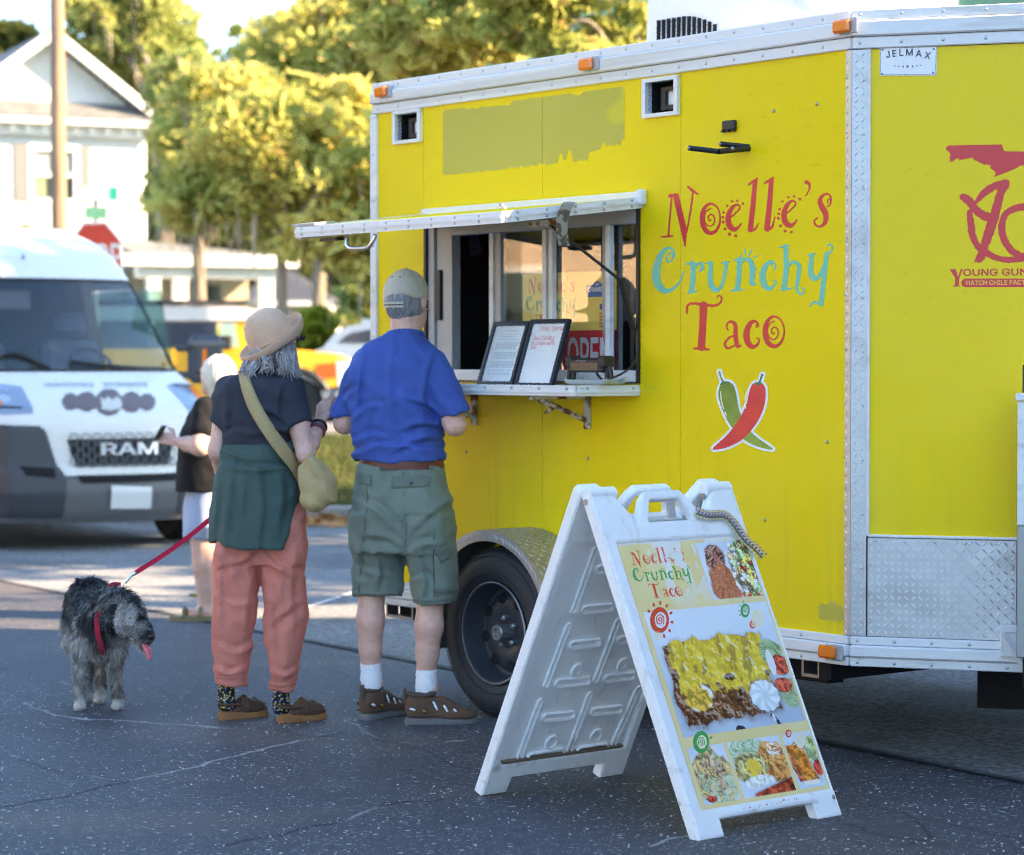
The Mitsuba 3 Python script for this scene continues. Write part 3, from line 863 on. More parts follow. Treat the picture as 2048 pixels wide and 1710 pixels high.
# step and hitch parts below the rail
for (a, b, c, d, o) in ((1603, 1640, 1326, 1352, -.12), (772, 826, 1207, 1233, -.05)):
    x0, x1 = wpx(a, c, o)[0], wpx(b, c, o)[0]
    z1_, z0_ = wpx(a, c, o)[1], wpx(a, d, o)[1]
    TPART('step_bracket', [ext_xz(sbox(x0, z0_, x1, z1_ + .03).difference(sbox(x0 + .012, z0_ + .012, x1 - .012, z1_ + .02)), -o, -o + .06)], M_STEEL)
    TPART('step_bracket', [cbox(x0 + .014, x1 - .014, -o + .065, -o + .09, z0_ + .01, z1_)], M_DARK)
x0 = npx(1958, 1380, -.6)[0]
NPART('battery_box', [cbox(x0, x0 + .5, .55, .85, npx(1958, 1412, -.6)[1], Z0 + .02)], M_DARK)
# ---------------------------------------------------------------- wheel and fender
wc = wpx(988, 1272, .21)
WR_ = .345
wcx, wcz = wc[0], WR_
tyre = [(.205, -.085), (.225, -.098), (.262, -.108), (.300, -.106), (.325, -.096), (.338, -.080), (WR_, -.06), (WR_, .06), (.338, .08), (.325, .096), (.262, .105), (.205, .085)]
def wheel_m(y):
    return TM @ frame((wcx, y, wcz), (1, 0, 0), (0, 1, 0))
WY = -.115
wk = part(ft, 'wheel', put(lathe(tyre, 72, 'y'), np.asarray(wheel_m(WY)) @ np.diag([1, -1, 1, 1.0])), bumped('tyre', (.024, .026, .032), .62, lambda p, n, uv: noise(p.x * 60, p.y * 60, p.z * 60), .001), 40)
WK = lambda name, m, mt, sm=False, **kw: part(wk, name, put(trimesh.util.concatenate(m) if isinstance(m, list) else m, wheel_m(WY)), mt, sm, **kw)
tread = []
for a in np.arange(0, 2 * math.pi, 2 * math.pi / 90):
    for y in (-.075, .045):
        b = cbox(-.009, .009, y, y + .03, -.003, .004)
        b.apply_transform(frame((0, 0, 0), (math.cos(a), 0, math.sin(a)), (0, 1, 0), (-math.sin(a), 0, math.cos(a))))
        b.apply_translation((-math.sin(a) * (WR_ - .002), 0, math.cos(a) * (WR_ - .002)))
        tread.append(b)
WK('tread', tread, M_RUBBER, stuff=True)
for rr_, w_ in ((.315, .002), (.245, .002)):
    WK('sidewall_ring', lathe([(rr_ - w_, -.1075), (rr_, -.1105), (rr_ + w_, -.1075)], 64, 'y').apply_transform(np.diag([1, -1, 1, 1.0])), M_RUBBER, True)
M_RIM = princ('black_rim', (.055, .060, .075), .38, .3)
rim = lathe([(.209, -.094), (.205, -.100), (.199, -.098), (.193, -.075), (.187, -.035), (.178, -.012), (.165, -.008), (.150, -.020), (.125, -.032), (.085, -.030), (.06, -.018), (.0, -.018)], 64, 'y').apply_transform(np.diag([1, -1, 1, 1.0]))
WK('rim', rim, M_RIM, 30)
WK('rim_edge', lathe([(.204, -.1005), (.2065, -.103), (.209, -.099)], 64, 'y').apply_transform(np.diag([1, -1, 1, 1.0])), princ('worn_rim_edge', (.25, .26, .28), .4, .7), True)
for i in range(8):
    a = i * math.pi / 4 + .2
    WK('rim_hole', [lathe([(.0, -.0290), (.0190, -.0290), (.0215, -.032), (.023, -.026)], 16, 'y').apply_transform(np.diag([1, -1, 1, 1.0])).apply_translation((math.cos(a) * .138, -.003, math.sin(a) * .138))], M_DARK, True)
for i in range(5):
    a = i * 2 * math.pi / 5 + .5
    WK('lug_nut', lathe([(.013, -.016), (.013, -.040), (.007, -.046), (0, -.046)], 6, 'y').apply_transform(np.diag([1, -1, 1, 1.0])).apply_translation((math.cos(a) * .058, 0, math.sin(a) * .058)), M_STEEL)
WK('hub', [lathe([(.034, -.01), (.034, -.078), (.030, -.084), (.020, -.084), (.018, -.078), (0, -.078)], 28, 'y').apply_transform(np.diag([1, -1, 1, 1.0]))], M_STEEL, 30)
FR_, FY0, FY1 = .425, -.245, -.004
fa = np.linspace(math.radians(-14), math.radians(194), 64)
fp = lambda a, y, r_: (wcx + math.cos(a) * r_, y, wcz + math.sin(a) * r_ * .985)
fend = [grid_mesh(lambda a, y: fp(a, y, FR_), fa, [FY0, FY1]), grid_mesh(lambda a, r_: fp(a, FY0, r_), fa, [FR_, FR_ - .045]), grid_mesh(lambda a, y: fp(a, y, FR_ - .004), fa, [FY0, FY1]), grid_mesh(lambda a, r_: fp(a, FY0 + .003, r_), fa, [FR_, FR_ - .045])]
fk = TPART('fender', fend, M_PLATE, 30)
cells = []
lug = []
for i, a in enumerate(fa[::1]):
    for j, y in enumerate(np.arange(FY0 + .02, FY1, .026)):
        L = lug_mesh([(0, 0, (1 if (i + j) % 2 else -1) * math.pi / 4)])
        L.apply_transform(frame(fp(a, y, FR_), (-math.sin(a), 0, math.cos(a)), (-math.cos(a), 0, -math.sin(a)), (0, 1, 0)))
        lug.append(L)
    L = lug_mesh([(0, 0, .9 if i % 2 else .5)], .036)
    L.apply_transform(frame(fp(a, FY0 - .0005, FR_ - .022), (-math.sin(a), 0, math.cos(a)), (0, 1, 0), (math.cos(a), 0, math.sin(a))))
    lug.append(L)
part(fk, 'tread', put(trimesh.util.concatenate(lug), TM), M_PLATE, stuff=True)
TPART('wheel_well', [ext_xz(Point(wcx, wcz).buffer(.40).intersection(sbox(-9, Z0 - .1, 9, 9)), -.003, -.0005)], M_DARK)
# ---------------------------------------------------------------- roof air conditioner
def ac_h(x):                      # height above the roof along the trailer, tail (x<0) to nose
    t = (x - .0) / 1.12
    return .10 + .36 * max(0, 1 - max(0, (t - .25) / .75) ** 1.6)
def ac_pt(x, a):
    """a: 0..1 round the shell from the near skirt over the top to the far skirt"""
    h, y0, y1 = ac_h(x), .62, 1.36
    sh = [(y0, 0), (y0 + .012, h * .62), (y0 + .05, h * .88), (y0 + .14, h), (y1 - .14, h), (y1 - .05, h * .88), (y1 - .012, h * .62), (y1, 0)]
    p = np.array(sh)
    q = np.interp(a, np.linspace(0, 1, 8), p[:, 0]), np.interp(a, np.linspace(0, 1, 8), p[:, 1])
    return (x, q[0], Z1 + .01 + q[1])
xs = np.concatenate([[-.0], np.linspace(.02, 1.12, 26)])
shell = [grid_mesh(ac_pt, xs, np.linspace(0, 1, 29), True)]
for x in (xs[0], xs[-1]):
    ring = [ac_pt(x, a) for a in np.linspace(0, 1, 29)]
    shell.append(trimesh.Trimesh(ring, [(0, i, i + 1) for i in range(1, 28)], process=False))
ac = TPART('air_conditioner', shell, bumped('white_moulding', (.60, .61, .63), .4, lambda p, n, uv: noise(p.x * 6, p.y * 6, p.z * 6), .002), 40)
slot = []
for i in range(13):
    x = .075 + i * .0315
    h = ac_h(x)
    for z0, z1 in ((.02, .100 - max(0, i - 7) * .012), (.118, .205 - max(0, i - 5) ** 1.6 * .003)):
        if z1 > z0 + .02:
            slot.append(cbox(x, x + .012, .612, .640, Z1 + z0, Z1 + z1, .003))
part(ac, 'vent_slot', put(trimesh.util.concatenate(slot), TM), M_DARK, stuff=True)
# ---------------------------------------------------------------- painted lettering (flat vinyl), drawn as brush strokes
def spiral(cx, cy, r0, r1, turns, w, a0=0.0, sq=1.0):
    t = np.linspace(0, 1, 30)
    a = a0 + t * turns * 2 * math.pi
    r_ = r0 + (r1 - r0) * t
    return stroke(np.stack([cx + r_ * np.cos(a) * .72, cy + r_ * np.sin(a) * sq, np.full(30, w)], 1), 1, False)
def ring_o(cx, cy, rx, ry):
    t = np.linspace(0, 2 * math.pi, 40)
    w = 17 + 9 * np.cos(t - 2.6)
    return unary_union([stroke(np.stack([cx + (rx - w / 2) * np.cos(t), cy + (ry - w / 2) * np.sin(t), w], 1), 1, False), spiral(cx, cy, 6, rx * .95, 1.6, 7.5, 1.0)])
dots = lambda *p: unary_union([Point(x, y).buffer(s) for x, y, s in p])
S = stroke
def e_letter(dx, dy):
    g = S([(474, 368, 10), (505, 343, 8), (532, 314, 9), (532, 298, 9), (514, 292, 13), (488, 315, 22), (472, 358, 28), (478, 402, 30), (502, 424, 26), (525, 414, 13), (541, 394, 8)])
    return shapely.affinity.translate(g, dx, dy)
import shapely.affinity
W_NOELLES = unary_union([
    Polygon([(150, 244), (158, 236), (205, 230), (252, 430), (244, 520), (238, 514), (178, 250), (152, 254)]), S([(170, 250, 9), (163, 330, 8), (152, 460, 10)]), S([(118, 464, 10), (150, 462, 12), (176, 458, 8)]),
    S([(284, 225, 10), (270, 330, 9), (250, 440, 8)]), S([(256, 194, 8), (280, 216, 16), (310, 236, 8)]),
    ring_o(377, 368, 57, 87), e_letter(0, 0), dots((467, 298, 6), (493, 274, 6), (521, 271, 6), (551, 286, 7), (448, 334, 7), (444, 359, 7), (445, 385, 8), (456, 422, 8), (479, 450, 9), (512, 458, 8)),
    S([(580, 186, 8), (600, 172, 14), (626, 154, 10)]), S([(616, 166, 24), (604, 300, 27), (590, 426, 28)]), S([(590, 432, 14), (614, 424, 12), (634, 394, 6)]),
    S([(666, 178, 8), (686, 166, 14), (713, 149, 10)]), S([(703, 160, 24), (692, 300, 28), (679, 420, 30)]), S([(680, 430, 14), (706, 412, 12), (722, 358, 6)]),
    e_letter(298, -20), dots((762, 275, 6), (793, 252, 6), (823, 247, 6), (855, 262, 8), (747, 316, 7), (742, 340, 7), (740, 365, 8), (752, 405, 8), (776, 433, 8), (810, 438, 7)),
    S([(890, 172, 22), (906, 182, 14), (904, 212, 9), (886, 246, 4)]),
    S([(1004, 284, 7), (1003, 268, 6), (1014, 262, 7), (1020, 276, 7), (1014, 296, 8), (1000, 300, 7)]) , S([(1016, 292, 8), (1022, 262, 9), (1008, 236, 10), (978, 242, 15), (962, 272, 24), (974, 306, 30), (992, 340, 30), (992, 380, 24), (968, 408, 14), (940, 402, 10), (932, 378, 10), (950, 362, 7)])])
W_CRUNCHY = unary_union([
    S([(158, 572, 8), (152, 556, 7), (164, 548, 8), (176, 562, 9), (170, 590, 9), (148, 598, 9), (138, 574, 9)]), S([(184, 570, 8), (182, 540, 10), (150, 524, 15), (112, 560, 30), (88, 640, 42), (94, 710, 44), (128, 750, 32), (170, 746, 18), (212, 706, 11), (236, 648, 7)]),
    S([(246, 610, 9), (270, 604, 13), (292, 600, 9)]), S([(282, 604, 26), (284, 680, 27), (276, 752, 27)]), S([(258, 764, 9), (280, 760, 14), (304, 754, 9)]), S([(288, 650, 12), (304, 614, 13), (328, 606, 18), (334, 630, 20), (322, 648, 12)]),
    S([(354, 606, 9), (386, 600, 11)]), S([(380, 604, 24), (376, 690, 27), (392, 740, 30), (424, 744, 20), (446, 700, 17), (462, 604, 22)]), S([(438, 604, 9), (476, 597, 9)]),
    S([(506, 588, 9), (528, 580, 13), (546, 570, 8)]), S([(530, 588, 26), (530, 670, 27), (520, 744, 27)]), S([(488, 752, 10), (522, 748, 14), (552, 744, 9)]), S([(534, 610, 14), (562, 582, 17), (590, 594, 27), (602, 650, 30), (598, 712, 24), (624, 716, 8)]),
    S([(560, 530, 7), (565, 556, 8)], 2), S([(598, 534, 7), (584, 562, 8)], 2), S([(631, 564, 7), (612, 574, 8)], 2), S([(613, 624, 6), (621, 642, 7)], 2), S([(540, 556, 5), (546, 566, 6)], 2),
    S([(706, 622, 7), (702, 610, 7), (716, 602, 9), (726, 620, 9), (716, 640, 8)]), S([(722, 610, 8), (706, 594, 12), (676, 614, 24), (656, 664, 33), (664, 716, 32), (688, 742, 24), (716, 728, 13), (726, 704, 9), (712, 696, 6)]),
    S([(750, 520, 9), (772, 514, 13), (792, 510, 9)]), S([(780, 516, 26), (782, 640, 28), (770, 738, 28)]), S([(754, 748, 9), (780, 744, 14), (812, 738, 9)]), S([(788, 630, 12), (818, 598, 15), (850, 618, 22), (846, 680, 22), (838, 740, 17), (860, 772, 10), (878, 752, 10), (866, 736, 7)]),
    S([(898, 562, 9), (934, 554, 10)]), S([(920, 562, 22), (912, 640, 28), (928, 684, 30), (956, 676, 18), (982, 620, 15), (1000, 550, 18)]), S([(998, 556, 24), (984, 690, 27), (968, 822, 26)]), S([(968, 826, 14), (930, 812, 12), (910, 834, 8)]), S([(1000, 552, 14), (1022, 544, 9), (1028, 514, 9), (1012, 502, 8), (1004, 518, 6)])])
W_TACO = unary_union([
    S([(252, 872, 9), (254, 836, 11), (278, 820, 13), (340, 826, 17), (398, 832, 14), (432, 814, 10), (436, 786, 9), (420, 777, 7), (412, 790, 5)]), S([(340, 830, 42), (336, 940, 38), (328, 1054, 40)]), S([(292, 1060, 11), (330, 1062, 16), (368, 1066, 11)]),
    S([(470, 962, 8), (464, 936, 9), (484, 916, 13), (510, 936, 21), (512, 1000, 24), (522, 1048, 20), (541, 1044, 7)]), S([(512, 988, 10), (476, 1004, 11), (454, 1036, 13), (470, 1060, 12), (506, 1044, 9)]),
    S([(624, 948, 7), (622, 934, 7), (634, 928, 8)]), S([(634, 942, 8), (620, 916, 12), (590, 926, 24), (570, 976, 33), (576, 1026, 32), (600, 1052, 24), (628, 1040, 13), (638, 1014, 8), (624, 1004, 6)]),
    ring_o(716, 972, 60, 88)])


def remap(g, fn):
    def ring(c):
        return [fn(x, y) for x, y in c]
    return unary_union([Polygon(ring(p.exterior.coords), [ring(h.coords) for h in p.interiors]).buffer(0) for p in polys(g)])


c1 = lambda x, y: wpx(1280 + x / 2.672, 300 + y / 2.672)
G_NO, G_CR, G_TA = (remap(g, c1).simplify(.0003) for g in (W_NOELLES, W_CRUNCHY, W_TACO))
TPART('lettering', ext_xz(G_NO, -.0012, -.0002), M_RED, label='large curly red word Noelle\'s')
TPART('lettering', ext_xz(G_CR, -.0012, -.0002), M_TEAL, label='large curly blue-green word Crunchy')
TPART('lettering', ext_xz(G_TA, -.0012, -.0002), M_RED, label='large curly red word Taco')
# two crossed chillies with a white edge
green_c = Polygon(curve([(428, 1262), (446, 1240), (470, 1236), (500, 1255), (515, 1300), (530, 1380), (560, 1460), (620, 1530), (712, 1598), (640, 1588), (560, 1550), (490, 1480), (440, 1380), (420, 1310), (428, 1262)], 6))
red_c = Polygon(curve([(672, 1275), (656, 1248), (628, 1240), (600, 1256), (584, 1300), (570, 1360), (530, 1440), (470, 1520), (390, 1598), (470, 1588), (550, 1545), (610, 1480), (655, 1400), (672, 1330), (672, 1275)], 6))
stem_g, stem_r = S([(426, 1186, 9), (434, 1215, 8), (446, 1242, 12)]), S([(656, 1200, 9), (648, 1222, 8), (640, 1248, 12)])
cap_g, cap_r = Polygon([(430, 1252), (446, 1236), (468, 1238), (458, 1250), (446, 1246), (436, 1258)]), Polygon([(608, 1254), (622, 1242), (646, 1240), (652, 1252), (640, 1250), (630, 1262), (620, 1250)])
edge = unary_union([green_c, red_c, stem_g, stem_r]).buffer(12)
ck = TPART('chilli_decal', ext_xz(remap(edge, c1), -.0012, -.0002), M_WHITE, label='two crossed chillies, one green and one red, with a white edge')
def chz(p):
    return p.z
zc0, zc1 = c1(500, 1600)[1], c1(500, 1240)[1]
M_CHG = princ('green_chilli', mikit.proc(lambda p, n, uv: mix((.30, .42, .06), (.12, .22, .03), sstep(zc0, zc1, p.z) * .6 + .5 * noise(p.x * 22, p.y * 22, p.z * 22))), .3)
M_CHR = princ('red_chilli', mikit.proc(lambda p, n, uv: mix((.58, .02, .05), (.78, .06, .035), noise(p.x * 16, p.y * 16, p.z * 16))), .3)
for g, mt, y in ((green_c.union(stem_g), M_CHG, -.0018), (red_c, M_CHR, -.0024), (stem_r.union(cap_r), princ('chilli_stem', (.03, .20, .11), .4), -.0030), (cap_g, 'mat_chilli_stem', -.0030)):
    part(ck, 'chilli', put(ext_xz(remap(g, c1), y, y + .0005), TM), mt)
part(ck, 'highlight', put(ext_xz(remap(unary_union([S([(572, 1290, 5), (567, 1330, 8), (566, 1350, 4)]), S([(568, 1370, 6), (566, 1380, 4)]), S([(434, 1290, 4), (438, 1340, 7), (450, 1385, 4)]), S([(458, 1400, 6), (464, 1420, 4)])]), c1), -.0030, -.0025), TM), princ('chilli_highlight', (.85, .72, .55), .3))
# bumps, screws and scuffs on the wall
for u, v in ((933, 903), (1176, 917), (1634, 208), (1462 + 86, 222), (1655, 884), (1530, 1040)):
    x, z = wpx(u, v)
    TPART('wall_screw', [ball((x, -.001, z), (.007, .004, .007), 1)], M_STEEL, True)
# nose panel: name plate, state outline and brand lettering
c2 = lambda x, y: npx(1640 + x / 2.515, y / 2.515)
pl = NPART('name_plate', ext_xz(remap(Polygon([(302, 238), (590, 232), (586, 380), (302, 381)]), c2), -.004, -.0005), M_WHITE)
M_NAVY = princ('navy_print', (.03, .04, .07), .5)
pg = []
for i, (ch, x, y, a) in enumerate((('J', 333, 290, .25), ('E', 363, 284, .12), ('L', 397, 279, .04), ('M', 430, 277, 0), ('A', 480, 281, -.08), ('X', 523, 289, -.2))):
    m = meshkit.text_mesh(ch, .0225, .0008, True)
    e, z = c2(x, y + 4)
    m.apply_transform(frame((e, -.0042, z), (math.cos(a), 0, math.sin(a)), (-math.sin(a), 0, math.cos(a)), (0, -1, 0)))
    pg.append(m)
def star(x, y, r_):
    return Polygon([(x + r_ * (1 if k % 2 == 0 else .42) * math.sin(k * math.pi / 5), y - r_ * (1 if k % 2 == 0 else .42) * math.cos(k * math.pi / 5)) for k in range(10)])
st = unary_union([star(378, 332, 5), star(397, 334, 6), star(418, 335, 8), star(442, 335, 10), star(467, 334, 8), star(489, 332, 6), star(508, 330, 5)])
edge = Polygon([(306, 242), (586, 236), (582, 376), (306, 377)])
pg.append(ext_xz(remap(unary_union([st, edge.boundary.buffer(1.2), dots((316, 251, 5), (574, 248, 5), (570, 367, 5), (314, 372, 4))]), c2), -.0048, -.0041))
part(pl, 'plate_print', put(trimesh.util.concatenate(pg), NM), M_NAVY)
c3 = lambda x, y: npx(1800 + x / 5.028, 260 + y / 5.028)
state = Polygon([(490, 155), (1020, 145), (1032, 165), (1042, 208), (1070, 214), (1900, 222), (1960, 400), (2080, 640), (2060, 760), (1960, 700), (1820, 480), (1640, 380), (1500, 400), (1330, 350), (1210, 358), (1165, 385), (1100, 415), (950, 472), (940, 462), (962, 455), (958, 420), (905, 380), (918, 362), (880, 346), (850, 350), (735, 295), (745, 275), (590, 305), (598, 284), (570, 284), (530, 318), (496, 322), (510, 300), (492, 274), (508, 262), (503, 230), (464, 196), (462, 176)]).buffer(0)
rr2 = np.random.default_rng(11)
def rough(g, a=4.0):
    p = g.segmentize(22)
    def j(c):
        c = np.array(c)[:-1]
        return c + rr2.uniform(-a, a, c.shape)
    return unary_union([Polygon(j(q.exterior.coords), [j(h.coords) for h in q.interiors]).buffer(0) for q in polys(p)])
yb = unary_union([S([(640, 678, 78), (700, 720, 86), (760, 800, 80), (840, 860, 90), (900, 880, 90)]), S([(700, 830, 56), (715, 960, 70), (730, 1060, 68), (790, 1180, 60), (870, 1235, 66), (960, 1280, 62), (1080, 1305, 60), (1250, 1290, 64)]),
    S([(770, 720, 40), (840, 640, 70), (940, 570, 76), (1050, 545, 90)]), S([(1058, 540, 94), (1010, 640, 84), (970, 800, 90), (920, 960, 100), (860, 1130, 90), (800, 1300, 70)]), Polygon([(738, 1336), (790, 1220), (870, 1260), (848, 1305)]),
    S([(1260, 770, 78), (1150, 790, 70), (1060, 850, 66), (1025, 960, 76), (1040, 1080, 74), (1110, 1200, 70), (1200, 1260, 66)])])
big_o = S([(1250, 770, 76), (1420, 790, 76), (1500, 920, 78), (1490, 1080, 76), (1400, 1220, 76), (1250, 1270, 70)])
NPART('state_outline', ext_xz(remap(state, c3), -.0012, -.0002), M_RED, label='red outline of a state on the nose panel')
NPART('brand_lettering', ext_xz(remap(rough(unary_union([yb, big_o])), c3), -.0012, -.0002), M_RED, label='large rough red letters on the nose panel')
def text_at(txt, hgt, x, y, fn, bold, stretch=1.0, yoff=-.0012):
    m = meshkit.text_mesh(txt, hgt, .0006, bold)
    m.vertices[:, 0] *= stretch
    e, z = fn(x, y)
    return put(m, frame((e, yoff, z), (1, 0, 0), (0, 0, 1), (0, -1, 0)))
hh = abs(c3(640, 1468)[1] - c3(640, 1402)[1])
young = text_at('OUNG GUNS', hh, 628, 1466, c3, True, 1.30)
ygl = ext_xz(remap(unary_union([Polygon([(500, 1400), (560, 1400), (585, 1475), (610, 1400), (632, 1400), (595, 1500), (592, 1560), (606, 1574), (532, 1574), (552, 1556), (556, 1490)])]), c3), -.0012, -.0002)
NPART('brand_lettering', [young, ygl], M_RED, label='red words YOUNG GUNS')
cap = unary_union([sbox(660, 1494, 1800, 1580), Point(660, 1537).buffer(43)])
bk = NPART('brand_bar', ext_xz(remap(cap, c3), -.0012, -.0002), M_RED)
h2 = abs(c3(700, 1560)[1] - c3(700, 1516)[1])
part(bk, 'bar_lettering', put(text_at('HATCH CHILE FACTORY', h2, 662, 1559, c3, True, 1.0, -.0013), NM), princ('gold_print', (.85, .50, .06), .4))
# ---------------------------------------------------------------- folding A-frame sign with a menu poster
AX = np.array([.752, .659, 0]); AX /= np.linalg.norm(AX)
AY = np.array([-AX[1], AX[0], 0])
AO = np.array([.4766, 7.990, 0])
AHW, ASP, AH = .325, .506, 1.025
TH_ = .040
SLOPE_F = np.array(AY * ASP * .96 + np.array([0, 0, AH])); SL = np.linalg.norm(SLOPE_F); SLOPE_F /= SL
FN = np.cross(AX, SLOPE_F)                      # outward normal of the front panel (towards the camera)
FM = frame(AO - AY * ASP, AX, SLOPE_F, FN)      # local: across, up the slope, outward
SLOPE_B = -AY * ASP * .96 + np.array([0, 0, AH]); SLOPE_B /= np.linalg.norm(SLOPE_B)
BN = np.cross(SLOPE_B, AX)                      # outward normal of the rear panel
BM = frame(AO + AY * ASP, AX, SLOPE_B, -BN)     # local z towards the inside of the tent


def spx(u, v, o=0.0):
    q = np.linalg.inv(FM) @ np.append(on_plane(u, v, FM[:3, 3] + FN * o, FN), 1)
    return float(q[0]), float(q[1])


def bpx(u, v, o=0.0):
    q = np.linalg.inv(BM) @ np.append(on_plane(u, v, BM[:3, 3] - BN * o, BN), 1)
    return float(q[0]), float(q[1])


sg = thing('a_frame_sign', 'white plastic folding sidewalk sign with a food poster standing on the asphalt', 'sidewalk sign')
M_SIGN = bumped('sign_plastic', mikit.proc(lambda p, n, uv: mix((.80, .81, .83), (.50, .47, .42), sstep(.62, .85, fbm(p.x * 20, p.y * 20, p.z * 20, 3)) * sstep(.35, .05, p.z) + .25 * sstep(.66, .8, fbm(p.x * 40, p.y * 40, p.z * 9, 2)))), .38, lambda p, n, uv: fbm(p.x * 35, p.y * 35, p.z * 35, 2), .0014)
po = [spx(1238, 1089), spx(1500, 1070), spx(1661, 1577), spx(1408, 1617)]
px0, px1 = (po[0][0] + po[3][0]) / 2, (po[1][0] + po[2][0]) / 2
pb0, pb1 = (po[2][1] + po[3][1]) / 2, (po[0][1] + po[1][1]) / 2
tp = spx(1258, 1048)[1]
ear = SL + .012
earw = .155
def rrect(x0, y0, x1, y1, r_):
    return sbox(x0 + r_, y0 + r_, x1 - r_, y1 - r_).buffer(r_, 6)
def outline(front=True):
    g = unary_union([sbox(-AHW, .0, AHW, tp), rrect(-AHW, .5, -AHW + earw, ear, .02), rrect(AHW - earw, .5, AHW, ear, .02)])
    g = g.difference(Polygon([(-AHW + .105, -.1), (-AHW + .115, .058), (AHW - .115, .058), (AHW - .105, -.1)]))
    slant = Polygon([(-AHW + earw - .07, ear + .01), (-AHW + earw + .02, tp), (-AHW + earw + .02, ear + .01)])
    g = g.difference(slant).difference(shapely.affinity.scale(slant, -1, 1, origin=(0, 0)))
    h0, h1 = -.135, .135
    hd = Polygon([(h0 - .02, tp - .01), (h0 + .035, ear - .035), (h0 + .06, ear - .012), (h1 - .06, ear - .012), (h1 - .035, ear - .035), (h1 + .02, tp - .01)]).buffer(.004)
    hi = Polygon([(h0 + .040, tp + .012), (h0 + .072, ear - .044), (h1 - .072, ear - .044), (h1 - .040, tp + .012)]).buffer(.007)
    return g, hd, hi
g, hd, hi = outline()
rec = sbox(px0 - .006, pb0 - .006, px1 + .006, pb1 + .006)
def exz(gm, z0, z1, M):
    m = extrude(gm, z1 - z0)
    m.vertices[:, 2] += z0
    return put(m, M)
def bevel(gm, z0, z1, M, c=.006):
    return [exz(gm, z0, z1 - c, M), *[exz(gm.buffer(-c * t), z1 - c * (1 - q), z1 - c * (1 - q2), M) for t, q, q2 in ((.25, 0.0, .4), (.55, .4, .75), (1, .75, 1.0))]]
fk = part(sg, 'front_panel', trimesh.util.concatenate(bevel(g.difference(rec), -TH_, 0, FM, .008) + [exz(rec, -TH_, -.012, FM)]), M_SIGN)
part(fk, 'handle', trimesh.util.concatenate(bevel(hd.difference(hi), -TH_ + .006, -.004, FM, .006)), M_SIGN)
part(fk, 'foot_pad', trimesh.util.concatenate([exz(sbox(-AHW + .004, -.006, -AHW + .09, .012), -TH_ - .004, -.006, FM)]), M_SIGN)
part(fk, 'foot_pad', trimesh.util.concatenate([exz(sbox(AHW - .09, -.006, AHW - .004, .012), -TH_ - .004, -.006, FM)]), M_SIGN)
gb, hdb, hib = outline()
rk = part(sg, 'rear_panel', trimesh.util.concatenate([exz(gb, -TH_, -.014, BM), *bevel(gb.difference(sbox(-AHW + .05, .13, AHW - .05, tp - .09).buffer(.012)), -.014, 0, BM, .006)]), M_SIGN)
part(rk, 'handle', trimesh.util.concatenate(bevel(hdb.difference(hib), -TH_ + .006, -.004, BM, .006)), M_SIGN)
s2 = lambda x, y: bpx(940 + x / 2.25, 940 + y / 2.25, .0)
ribs = []
def capsule(x0, y0, x1, y1, w):
    return LineString([s2(x0, y0), s2(x1, y1)]).buffer(w)
for (x0, y0, x1, y1) in ((590, 452, 640, 450), (525, 635, 640, 625), (470, 795, 582, 783), (405, 967, 535, 955), (345, 1122, 465, 1110), (278, 1300, 415, 1275), (685, 772, 740, 768), (625, 945, 738, 933), (565, 1095, 680, 1083), (500, 1270, 612, 1252)):
    c = capsule(x0, y0, x1, y1, .016)
    ribs.append(('moulded_slot', [exz(c.difference(c.buffer(-.006)), -.0142, -.005, BM), exz(c.difference(c.buffer(-.003)), -.005, -.003, BM)]))
for (x0, y0, x1, y1) in ((575, 365, 478, 640), (452, 712, 352, 975), (325, 1050, 228, 1312), (675, 690, 575, 955), (548, 1020, 448, 1290), (765, 995, 655, 1238)):
    c = capsule(x0, y0, x1, y1, .013)
    ribs.append(('moulded_groove', [exz(c.difference(c.buffer(-.005)), -.0142, -.006, BM)]))
for (x, y, r0, r1) in ((492, 908, .026, .012), (698, 882, .026, .012), (375, 1232, .026, .021), (578, 1200, .026, .021)):
    c = Point(*s2(x, y))
    ribs.append(('moulded_ring', [exz(c.buffer(r0).difference(c.buffer(r1)), -.0142, -.006, BM), exz(c.buffer(r1 * .7), -.0142, -.009, BM)]))
for nm, ms in ribs:
    part(rk, nm, trimesh.util.concatenate(ms), M_SIGN)
part(rk, 'dirt_ledge', exz(sbox(-AHW + .05, .118, AHW - .05, .128), -.0135, -.001, BM), princ('grime', (.16, .12, .09), .9))
# hinges: barrels on top of the ears with bolts
for s in (-1, 1):
    xa, xb = (-AHW, -AHW + earw - .03) if s < 0 else (AHW - earw + .03, AHW)
    top = AO + np.array([0, 0, AH * 1.0 - .004])
    part(sg, 'hinge', tube([top + AX * (xa + .004), top + AX * (xa + .009), top + AX * (xb - .009), top + AX * (xb - .004)], [.021, .0245, .0245, .021], 14), M_SIGN, 40)
    part(sg, 'hinge_bolt', tube([top + AX * (xa - .003) - [0, 0, .022] - AY * .0, top + AX * (xa + .01) - [0, 0, .022]], .010, 12), M_STEEL, 40)
bx_ = spx(1667, 1594)
part(sg, 'panel_bolt', put(ball((bx_[0], bx_[1], 0), (.008, .008, .004), 1), FM), M_STEEL, True)
# ---- the poster, printed flat
PW, PH = px1 - px0, pb1 - pb0
fo, fx, fs = [float(q) for q in FM[:3, 3]], [float(q) for q in AX], [float(q) for q in SLOPE_F]


